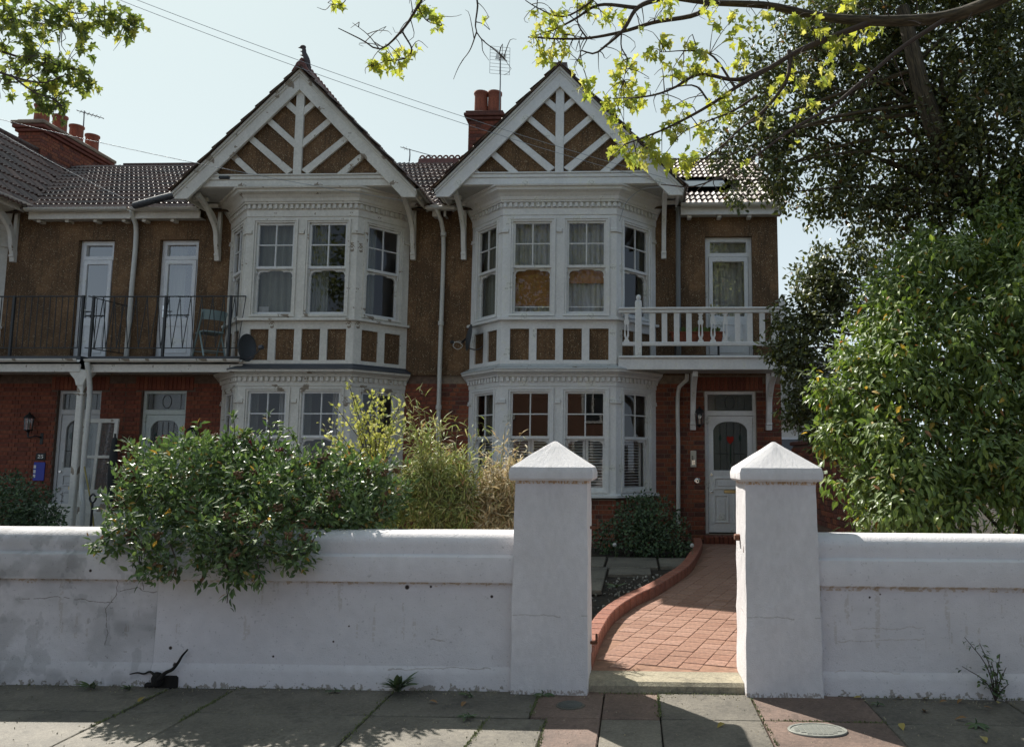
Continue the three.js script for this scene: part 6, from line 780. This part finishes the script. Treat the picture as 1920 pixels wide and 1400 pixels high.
// hedge shrub spilling over the wall
{ srand(501); const S = thing('flowering_hedge', 'glossy dark green hedge with red flowers spilling over the white wall', 'hedge', [0, 0, 0]);
  for (const [x, z] of [[-3.2, -5.95], [-2.6, -5.9], [-2.1, -6.0]]) part(S, 'stem', tube([V(x, 0, z), V(x + 0.05, 0.5, z + 0.05), V(x - 0.05, 1.1, z + 0.1)], 0.03, 0.012, 7, 3), M.bark);
  const sp = []; for (const L of SHRUB_SPRAYS) { const c = new THREE.CatmullRomCurve3(vs(L)); part(S, 'twig', tube(vs(L), 0.005, 0.003, 5, 3), M.twig); for (let i = 0; i < 26; i++) { const t = Math.pow(rnd(), 0.6); tuft(sp, c.getPoint(t), 1, 0.035, c.getTangent(t).multiplyScalar(0.8), [5, 4, 3, 0.5, 0.5], 0.8, 1.25, 0.2); } }
  for (let i = 0; i < 34; i++) { const q = pick(SHRUB_CLUMPS), d = V(rr(-1, 1), rr(-0.1, 1), rr(-0.3, 0.9)).normalize(), a = V(q[0], q[1], q[2]).addScaledVector(d, q[3] * 0.8), e = a.clone().addScaledVector(d, rr(0.1, 0.26)).add(V(rr(-0.05, 0.05), rr(-0.03, 0.08), 0)), m = a.clone().lerp(e, 0.5).add(V(0, 0.02, 0)), c = new THREE.CatmullRomCurve3([a, m, e]); part(S, 'twig', tube([a, m, e], 0.004, 0.002, 5, 3), M.twig); for (let j = 0; j < 16; j++) tuft(sp, c.getPoint(rr(0.2, 1)), 1, 0.02, d.clone().multiplyScalar(0.8), [4, 3, 5, 0.2, 0.2], 0.7, 1.2, -0.2); }
  const cl = clumpLeaves([...SHRUB_CLUMPS, ...sprigs(SHRUB_CLUMPS, 12, 0.07, 0.13), ...sprigs(SHRUB_CLUMPS, 12, 0.07, 0.13)], 15500, { droop: -0.25, fill: 0.35, rand: 0.75, weights: [5, 5, 4, 0.35, 0.25] });
  foliage(S, [...sp, ...cl], leafGeo(0.058, 0.024, 0.5, 0.28, 3), [[0.1, 0.175, 0.038], [0.07, 0.13, 0.03], [0.165, 0.24, 0.055], [0.48, 0.29, 0.04], [0.2, 0.1, 0.04]], 300, 0.6, 0.42);
  // flower heads: red ones alive, brown ones spent
  const bud = new THREE.IcosahedronGeometry(0.011, 0), red = mat(lin(0.25, 0.02, 0.05), 0.7), brown = mat(lin(0.15, 0.085, 0.045), 0.9);
  for (let i = 0; i < 38; i++) { const k = i < 12, c = k ? V(...SHRUB_SPRAYS[9 + i % 5][2]).add(V(rr(-0.06, 0.06), rr(-0.05, 0.03), rr(-0.05, 0.05))) : (() => { const q = pick(SHRUB_CLUMPS), d = V(rr(-1, 1), rr(0.1, 1), rr(-0.1, 1)).normalize(); return V(q[0], q[1], q[2]).addScaledVector(d, q[3] * 1.05); })(); const g = []; for (let j = 0; j < 14; j++) g.push(clean(bud.clone()).translate(rr(-0.025, 0.025), rr(-0.02, 0.025), rr(-0.025, 0.025))); const o = part(S, 'flower_head', g, k && i % 2 ? red : brown); o.position.copy(c); } }
{ srand(502); const S = thing('yellow_shrub', 'thin stemmed shrub with pale yellow leaves in front of the bay', 'shrub', [0, 0, 0]), lv = []; 
  for (const L of YELLOW_STEMS) { const q = vs(L); q.forEach((p, i) => { p.z += rr(-0.2, 0.2) * (i + 1) / 3; }); const pts = [V(-2.15 + rr(-0.08, 0.08), 0.05, -6.75), ...q]; part(S, 'stem', tube(pts, 0.007, 0.003, 5, 4), M.twig); const c = new THREE.CatmullRomCurve3(q); for (let i = 0; i < 26; i++) { const t = Math.pow(rnd(), 0.6); tuft(lv, c.getPoint(t), 2, 0.035, c.getTangent(t), [4, 2, 1], 0.7, 1.2, -0.3); } }
  foliage(S, lv, leafGeo(0.04, 0.026, 0.3, 0.25, 3), [[0.52, 0.52, 0.13], [0.4, 0.44, 0.1], [0.62, 0.6, 0.24]], 300, 0.15, 0.45); }
for (const [name, label, stems, pal, sd, nn, wt] of [['bamboo', 'leafy green and yellow bamboo behind the white wall', BAMBOO_STEMS, [[0.34, 0.38, 0.1], [0.25, 0.31, 0.08], [0.52, 0.48, 0.18], [0.42, 0.25, 0.1]], 503, 26, [4, 4, 2, 0.6]], ['dry_bamboo', 'dry tan bamboo next to the gate pillar', DRY_STEMS, [[0.54, 0.42, 0.22], [0.44, 0.32, 0.16], [0.6, 0.52, 0.33], [0.33, 0.33, 0.12]], 504, 24, [4, 3, 3, 1]]]) {
  srand(sd); const S = thing(name, label, 'bamboo', [0, 0, 0]), lv = [], dry = sd === 504;
  for (const L of stems) for (let rep = 0; rep < 2; rep++) { const q = vs(L); const dx = rr(-0.1, 0.1), dz = rr(-0.3, 0.25); q.forEach((p, i) => { if (rep) { p.x += dx * i; p.y -= 0.12 * i; } p.z += dz * (0.4 + i * 0.3) - 0.22; }); q[0].y = 0.05; part(S, 'cane', tube(q, 0.006, 0.0025, 5, 5), mat(lin(0.22, 0.2, 0.08), 0.6)); const c = new THREE.CatmullRomCurve3(q); for (let i = 0; i < nn * 2.4; i++) { const t = rnd() < 0.3 ? rr(0.5, 1) : 0.12 + 0.5 * rnd(); const tw = V(rr(-1, 1), rr(-0.2, 1), rr(-1, 1)).multiplyScalar(0.12 * (1 - t * 0.4)); tuft(lv, c.getPoint(t).add(tw), 2, 0.03, c.getTangent(t).multiplyScalar(0.4).add(tw.multiplyScalar(4)), wt, 0.7, 1.2, 0.25); } }
  lv.push(...clumpLeaves(sprigs(dry ? DRY_CLUMPS : BAMBOO_CLUMPS, 16, 0.06, 0.12), dry ? 2600 : 4200, { droop: 0.2, fill: 0.2, rand: 0.9, weights: wt }));
  foliage(S, lv, leafGeo(dry ? 0.085 : 0.095, 0.012, 0.9, 0.2, 4, (t) => Math.min(1, t * 6) * Math.pow(1 - t, 0.6) * 1.2), pal, 300, 0.25, 0.4); }
// laurel on the right
for (const c of LAUREL_CLUMPS) c[0] += 0.09;
{ srand(505); const S = thing('laurel_bush', 'large glossy green laurel with some yellow leaves above the white wall', 'bush', [0, 0, 0]);
  for (const [x, z, n] of [[3.0, -7.4, 9], [3.4, -7.2, 9], [2.7, -7.0, 8]]) { part(S, 'trunk', tube([V(x, 0, z), V(x + 0.05, 0.9, z), V(x - 0.1, 2.2, z + 0.1)], 0.06, 0.025, 8, 3), M.bark); for (let i = 0; i < n; i++) { const c = LAUREL_CLUMPS[Math.floor(rnd() * LAUREL_CLUMPS.length)]; part(S, 'branch', tube([V(x, rr(0.7, 1.8), z), V(lerp(x, c[0], 0.5), lerp(1.3, c[1], 0.6), lerp(z, c[2], 0.5)), V(c[0], c[1], c[2])], 0.018, 0.006, 6, 3), M.bark); } }
  const low = []; for (let i = 0; i < 16; i++) low.push([rr(2.15, 4.8), rr(0.35, 0.95), rr(-7.8, -6.6), 0.3]); const lv = clumpLeaves([...sprigs(LAUREL_CLUMPS, 13, 0.11, 0.19), ...LAUREL_CLUMPS.map((c) => [c[0] + 0.1, c[1], c[2] - 0.35, c[3] * 0.6]), ...low], 50000, { droop: 0.55, fill: 0.2, rand: 0.75, weights: [5, 5, 3, 0.32, 0.12], smin: 0.65, smax: 1.15 });
  foliage(S, lv, leafGeo(0.085, 0.033, 0.7, 0.3, 4), [[0.16, 0.24, 0.03], [0.11, 0.185, 0.026], [0.24, 0.32, 0.042], [0.55, 0.36, 0.04], [0.38, 0.16, 0.04]], 300, 0.4, 0.5); }
// evergreen tree behind, with its low branches by the balcony
{ srand(506); const S = thing('evergreen_tree', 'tall dark evergreen tree overhanging the end house roof', 'tree', [0, 0, 0]);
  part(S, 'trunk', tube([V(5.2, 0, -9.2), V(5.1, 1.4, -9.1), V(4.6, 2.8, -8.7), V(3.8, 4.0, -8.3), V(3.2, 5.0, -8.1), V(2.9, 6.4, -8.1)], 0.24, 0.07, 12, 4), M.bark);
  part(S, 'limb', tube([V(5.0, 1.8, -9.0), V(5.3, 3.4, -8.4), V(5.2, 5.4, -8.0)], 0.16, 0.05, 9, 4), M.bark);
  for (const c of [...OAK_CLUMPS, ...DARKBUSH_CLUMPS]) { const low = c[1] < 3.6 || c[2] < -9.5, k = rnd(), a = low ? V(4.75, 2.3 + 0.2 * rnd(), -8.8) : V(lerp(3.8, 3.0, k), lerp(4.0, 5.8, k), -8.2), b = V(c[0], c[1], c[2]), m = a.clone().lerp(b, 0.55).add(V(rr(-0.2, 0.2), rr(-0.1, 0.25), rr(-0.2, 0.2))); part(S, 'branch', tube([a, m, b], 0.028, 0.007, 6, 4), M.bark); }
  const cl = [...OAK_CLUMPS, ...DARKBUSH_CLUMPS];
  const lv = [...clumpLeaves(sprigs(OAK_CLUMPS, 9, 0.12, 0.22), 66000, { droop: 0.2, fill: 0.12, rand: 0.9, weights: [5, 5, 2.5, 0.3], smin: 0.6, smax: 1.15 }), ...clumpLeaves(sprigs(DARKBUSH_CLUMPS, 9, 0.12, 0.2), 11000, { droop: 0.2, fill: 0.2, rand: 0.8, weights: [5, 4, 1.5, 0.02], smin: 0.8, smax: 1.25 })];
  foliage(S, lv, leafGeo(0.074, 0.034, 0.4, 0.2, 4), [[0.075, 0.095, 0.02], [0.05, 0.07, 0.017], [0.2, 0.22, 0.04], [0.22, 0.12, 0.035]], 300, 0.35, 0.32, (m) => m.elements[14] * -1 + Math.max(0, m.elements[12] - 4) * 2); }
// street trees with young leaves
function streetTree(name, label, limbs, spots, trunk, sd, pal, wts, crown, perSpot) {
  srand(sd); const S = thing(name, label, 'tree', [0, 0, 0]); part(S, 'trunk', tube(vs(trunk), 0.24, 0.12, 12, 4), M.bark); const lv = [], near = [];
  for (const [L, a, b] of limbs) { const q = vs(L); part(S, 'branch', tube(q, a, b, a > 0.04 ? 10 : 6, 4), a > 0.03 ? M.bark : M.twig); const c = new THREE.CatmullRomCurve3(q), n = Math.round(c.getLength() * 7);
    for (let i = 0; i < n; i++) { const t = rr(0.15, 1), p = c.getPoint(t), d = V(rr(-1, 1), rr(-1, 0.7), rr(-1, 1)).normalize().multiplyScalar(rr(0.08, 0.28)), e = p.clone().add(d), k = e.clone().add(V(rr(-0.1, 0.1), rr(-0.12, 0.05), rr(-0.1, 0.1))); part(S, 'twig', tube([p, p.clone().addScaledVector(d, 0.5).add(V(0, 0.02, 0)), e, k], 0.005, 0.0018, 4, 2), M.twig); if (rnd() < 0.1) tuft(near, k, 3, 0.03, V(), wts, 0.5, 0.9, 0.6); } }
  for (const s of spots) { const p = V(...s); let best = null, bd = 9; for (const [L] of limbs) for (const q of L) { const d = V(...q).distanceTo(p); if (d < bd) { bd = d; best = V(...q); } } if (bd < 0.6) part(S, 'twig', tube([best, best.clone().lerp(p, 0.5).add(V(0, 0.03, 0)), p], 0.004, 0.002, 4, 3), M.twig); tuft(near, p, perSpot, 0.06, V(), wts, 0.65, 1.15, 0.7); }
  for (const c of crown) { part(S, 'branch', tube([V(...trunk[trunk.length - 1]), V(lerp(trunk.at(-1)[0], c[0], 0.5), lerp(trunk.at(-1)[1], c[1], 0.6), lerp(trunk.at(-1)[2], c[2], 0.5)), V(c[0], c[1], c[2])], 0.05, 0.015, 7, 4), M.bark); }
  if (crown.length) lv.push(...clumpLeaves(crown, 7000, { droop: 0.6, fill: 0.1, rand: 0.9, weights: wts, smin: 1.1, smax: 1.8 }));
  foliage(S, [...near, ...lv], mapleGeo(0.08), pal, 300, 0.1, 0.6, (m) => { const e = m.elements; return Math.max(0, e[14] + 4.4) * 3 + Math.hypot(e[12], e[13] - 1.5, e[14]); }); }
streetTree('sycamore_tree', 'sycamore reaching in overhead with fresh yellow green leaves', SYCAMORE_LIMBS, SYCAMORE_SPOTS, [[4.3, 0, -4.1], [4.25, 1.8, -4.2], [4.1, 3.6, -4.4], [3.7, 4.7, -4.8], [SYCAMORE_LIMBS[0][0][0][0], SYCAMORE_LIMBS[0][0][0][1], SYCAMORE_LIMBS[0][0][0][2]]], 507, [[0.52, 0.54, 0.07], [0.4, 0.46, 0.07], [0.62, 0.6, 0.14], [0.28, 0.36, 0.06]], [4, 3, 2, 1], [[4.5, 7.5, -2.5, 1.3], [5.6, 8.2, -1.5, 1.4], [3.2, 7.6, -1.2, 1.3], [6.2, 7.2, -3.2, 1.2], [2.2, 6.9, -2.9, 1.2], [0.6, 7.1, -2.2, 1.3], [1.8, 8.0, -1.4, 1.3], [3.6, 6.6, -3.0, 1.1]], 9);
streetTree('maple_tree', 'maple with darker leaves hanging into the top left of the sky', STREET_TREE_LIMBS, STREET_TREE_SPOTS, [[-6.9, 0, -4.0], [-6.9, 2, -4.1], [-6.8, 4, -4.5], [-6.4, 5.4, -5.2]], 508, [[0.22, 0.27, 0.045], [0.15, 0.2, 0.04], [0.5, 0.5, 0.08], [0.1, 0.15, 0.03]], [4, 4, 1.6, 2], [[-6.8, 7.5, -2.6, 1.3], [-7.8, 8.2, -1.6, 1.4], [-5.4, 8.0, -1.2, 1.4], [-8.6, 7.2, -3.2, 1.2], [-4.6, 7.0, -2.9, 1.2], [-3.0, 7.1, -2.2, 1.3], [-1.3, 7.3, -2.6, 1.2], [-3.8, 8.0, -1.4, 1.3]], 9);
for (const [clumps, label, sd, gx, gz] of [[BAYBUSH, 'dark low evergreen bush under the bay window by the path', 509, 0.2, -11.8], [LEFTBUSH, 'dark green bush at the foot of the number 25 wall', 510, -9.6, -11.4]]) { srand(sd); const S = thing('garden_bush', label, 'bush', [0, 0, 0], 'dark garden bushes'); for (let i = 0; i < 6; i++) { const c = pick(clumps); part(S, 'stem', tube([V(gx, 0.05, gz), V(lerp(gx, c[0], 0.5), 0.4, gz), V(c[0], c[1], c[2])], 0.014, 0.005, 5, 3), M.bark); } foliage(S, clumpLeaves(clumps, 4200, { droop: 0, fill: 0.3, rand: 0.8, weights: [4, 3, 1] }), leafGeo(0.06, 0.032, 0.4, 0.25, 3), [[0.045, 0.09, 0.025], [0.03, 0.065, 0.02], [0.07, 0.12, 0.03]], 0, 0.4, 0.25); }
// weeds along the wall foot and in the joints
const WEED = leafGeo(0.13, 0.03, 0.9, 0.25, 5), SMALL = leafGeo(0.035, 0.016, 0.5, 0.25, 3);
function weed(label, pos, n, s, up, sd) { srand(sd); const W = thing('weed', label, 'weed', pos, 'pavement weeds'), m = [leafMat(lin(0.06, 0.11, 0.03), 0.2), leafMat(lin(0.09, 0.14, 0.035), 0.2)]; for (let i = 0; i < n; i++) { const a = rr(0, 6.28), o = part(W, 'leaf', WEED, pick(m)); aim(V(rr(-0.015, 0.015), 0.005, rr(-0.01, 0.015)), V(Math.cos(a), up * rr(0.5, 1.5), Math.abs(Math.sin(a)) * 0.9 + 0.1), V(0, 1, 0.3), s * rr(0.6, 1.2)).decompose(o.position, o.quaternion, o.scale); } part(W, 'stem', tube([V(0, 0, 0), V(0.01, 0.03 * s, 0.005), V(0, 0.06 * s, 0.01)], 0.006, 0.003, 5, 2), m[0]); }
weed('tall leafy weed at the foot of the white wall', [-1.54, 0, -5.22], 22, 1.35, 1.5, 601); weed('small weed tuft at the wall foot right of the tall weed', [-1.06, 0, -5.15], 12, 0.55, 0.6, 602); weed('weed tuft at the wall foot below the cracked stain', [-3.55, 0, -5.2], 14, 0.8, 0.9, 603); weed('weed sprouting beside the blackened stump', [-3.3, 0, -5.18], 10, 0.6, 0.7, 604); weed('low weed between the stump and the tall weed', [-1.95, 0, -5.2], 9, 0.55, 0.6, 605); weed('pale weed growing in the pavement joint before the left pillar', [-0.98, 0, -4.74], 14, 0.55, 0.6, 606); weed('weed at the foot of the left gate pillar', [-0.6, 0, -5.2], 8, 0.6, 0.3, 607); weed('low weed on the pavement in the wall shadow below the laurel', [1.95, 0, -4.75], 10, 0.7, 0.2, 608); weed('weed at the right pillar foot in the shade', [1.5, 0, -5.1], 7, 0.4, 0.4, 609); weed('weed on the soil beside the curved kerb', [-0.42, 0.1, -6.9], 12, 0.8, 0.8, 610); weed('weed beside the garden paving slabs', [-0.2, 0.14, -8.6], 12, 0.9, 0.7, 611);
{ srand(620); const W = thing('wall_sapling', 'thin leafy sapling rooted at the foot of the white wall', 'sapling', [2.28, 0, -5.22]), lv = []; for (const [x, y, z] of [[-0.2, 0.4, 0.06], [-0.1, 0.36, 0.04], [0.02, 0.3, 0.05], [0.05, 0.22, 0.06], [-0.22, 0.22, 0.05], [-0.05, 0.26, 0.08], [0.06, 0.12, 0.06], [-0.12, 0.15, 0.07]]) { const q = [V(0, 0, 0), V(x * 0.3, y * 0.55, z * 0.6), V(x, y, z)]; part(W, 'stem', tube(q, 0.005, 0.002, 5, 3), M.twig); const c = new THREE.CatmullRomCurve3(q); for (let i = 0; i < 16; i++) { const t = rr(0.2, 1); tuft(lv, c.getPoint(t), 1, 0.02, V(), [3, 2], 0.8, 1.3, 0); } } foliage(W, lv, SMALL, [[0.06, 0.11, 0.03], [0.09, 0.14, 0.04]], 128, 0.2, 0.35); }
// fallen leaves on the pavement
{ srand(630); const L = leafGeo(0.075, 0.04, 0.6, 0.35, 4), ms = [[0.3, 0.22, 0.04], [0.24, 0.13, 0.05], [0.36, 0.28, 0.07]].map((c) => leafMat(lin(...c), 0.1, 0.2)); for (const [x, z] of [[-1.28, -5.0], [1.69, -5.2], [1.84, -5.2], [2.13, -5.05], [2.25, -5.12], [1.89, -4.52], [1.94, -4.83], [1.52, -4.72], [1.44, -5.2], [0.51, -4.67], [-3.08, -5.0], [-1.05, -5.0], [1.95, -5.15], [2.07, -5.2], [2.4, -4.9], [1.75, -4.95]]) { const o = shade(new THREE.Mesh(L, pick(ms))); o.name = numbered('fallen_leaf'); o.userData = { label: x < 0 ? 'yellow fallen leaf on the grey pavement left of the gate' : 'dry fallen leaf on the pavement right of the gate', category: 'leaf', group: 'fallen leaves on the pavement' }; o.position.set(x, 0.014, z); o.rotation.set(-Math.PI / 2 + rr(-0.15, 0.15), rr(-0.2, 0.2), rr(0, 6.28)); o.scale.setScalar(rr(0.7, 1.1)); scene.add(o); } }
{ for (const [x, z, label] of [[-0.28, -10.9, 'white dandelion clock before the dark bush, left one'], [0.78, -10.9, 'white dandelion clock beside the kerb by the door']]) { const D = thing('dandelion', label, 'dandelion', [x, 0.13, z], 'dandelion clocks'); part(D, 'stalk', tube([V(0, 0, 0), V(0.01, 0.1, 0), V(0, 0.2, 0)], 0.004, 0.003, 5, 2), leafMat(lin(0.1, 0.14, 0.05))); part(D, 'seed_head', clean(new THREE.IcosahedronGeometry(0.028, 2)).translate(0, 0.22, 0), mat(lin(0.6, 0.6, 0.58), 1, { transmission: 0.4, thickness: 0 })); } }
// moss in the paving joints and crumbs of litter along the wall foot
{ srand(640); const q = new THREE.Object3D(), c = new THREE.Color(); const mass = (name, label, category, geo, m, n, place) => { const I = new THREE.InstancedMesh(geo, m, n); for (let i = 0; i < n; i++) { place(i); q.updateMatrix(); I.setMatrixAt(i, q.matrix); I.setColorAt(i, c.setRGB(1, 1, 1).multiplyScalar(rr(0.5, 1.3))); } I.name = name; I.userData = { kind: 'stuff', label, category }; shade(I); scene.add(I); };
  const J = [[-0.86, -4.76, -0.9, -4.15], [0.74, -5.25, 0.76, -4.2], [-0.52, -4.74, -0.5, -4.15], [0.15, -5.3, 0.15, -4.8], [-3.06, -5.2, -3.06, -4.5], [-2.62, -5.2, -2.62, -4.6], [-1.57, -5.25, -1.57, -4.3], [-0.62, -5.25, -0.62, -4.8], [0.74, -4.76, 1.45, -4.76], [-4.2, -5.25, -0.9, -5.25], [1.25, -5.25, 3.2, -5.25], [-0.25, -5.26, 0.7, -5.26]];
  mass('moss', 'green moss and dust in the paving joints', 'moss', leafGeo(0.014, 0.008, 0.5, 0.2, 2), leafMat(lin(0.14, 0.16, 0.06), 0, 0.2), 2600, () => { const [a, b, d, e] = pick(J), t = Math.pow(rnd(), 0.8); q.position.set(lerp(a, d, t) + rr(-0.008, 0.008) * (1 + 3 * (rnd() < 0.2)), -0.004, lerp(b, e, t) + rr(-0.008, 0.012)); q.rotation.set(rr(-1.2, 0.4), rr(0, 6.3), 0); q.scale.setScalar(rr(0.5, 1.4)); });
  mass('litter', 'crumbs of grit and dry leaf scattered on the pavement', 'litter', new THREE.TetrahedronGeometry(0.006), mat(lin(0.3, 0.26, 0.18), 0.95), 1500, () => { const w = rnd(); q.position.set(rr(-4.6, 3.2), 0.002, w < 0.45 ? -5.24 + Math.abs(rr(-0.1, 0.1)) : rr(-5.2, -4.1)); q.rotation.set(rr(0, 6), rr(0, 6), rr(0, 6)); q.scale.set(rr(0.3, 1.6), rr(0.2, 0.5), rr(0.3, 1.1)); }); }
renderer.render(scene, camera);
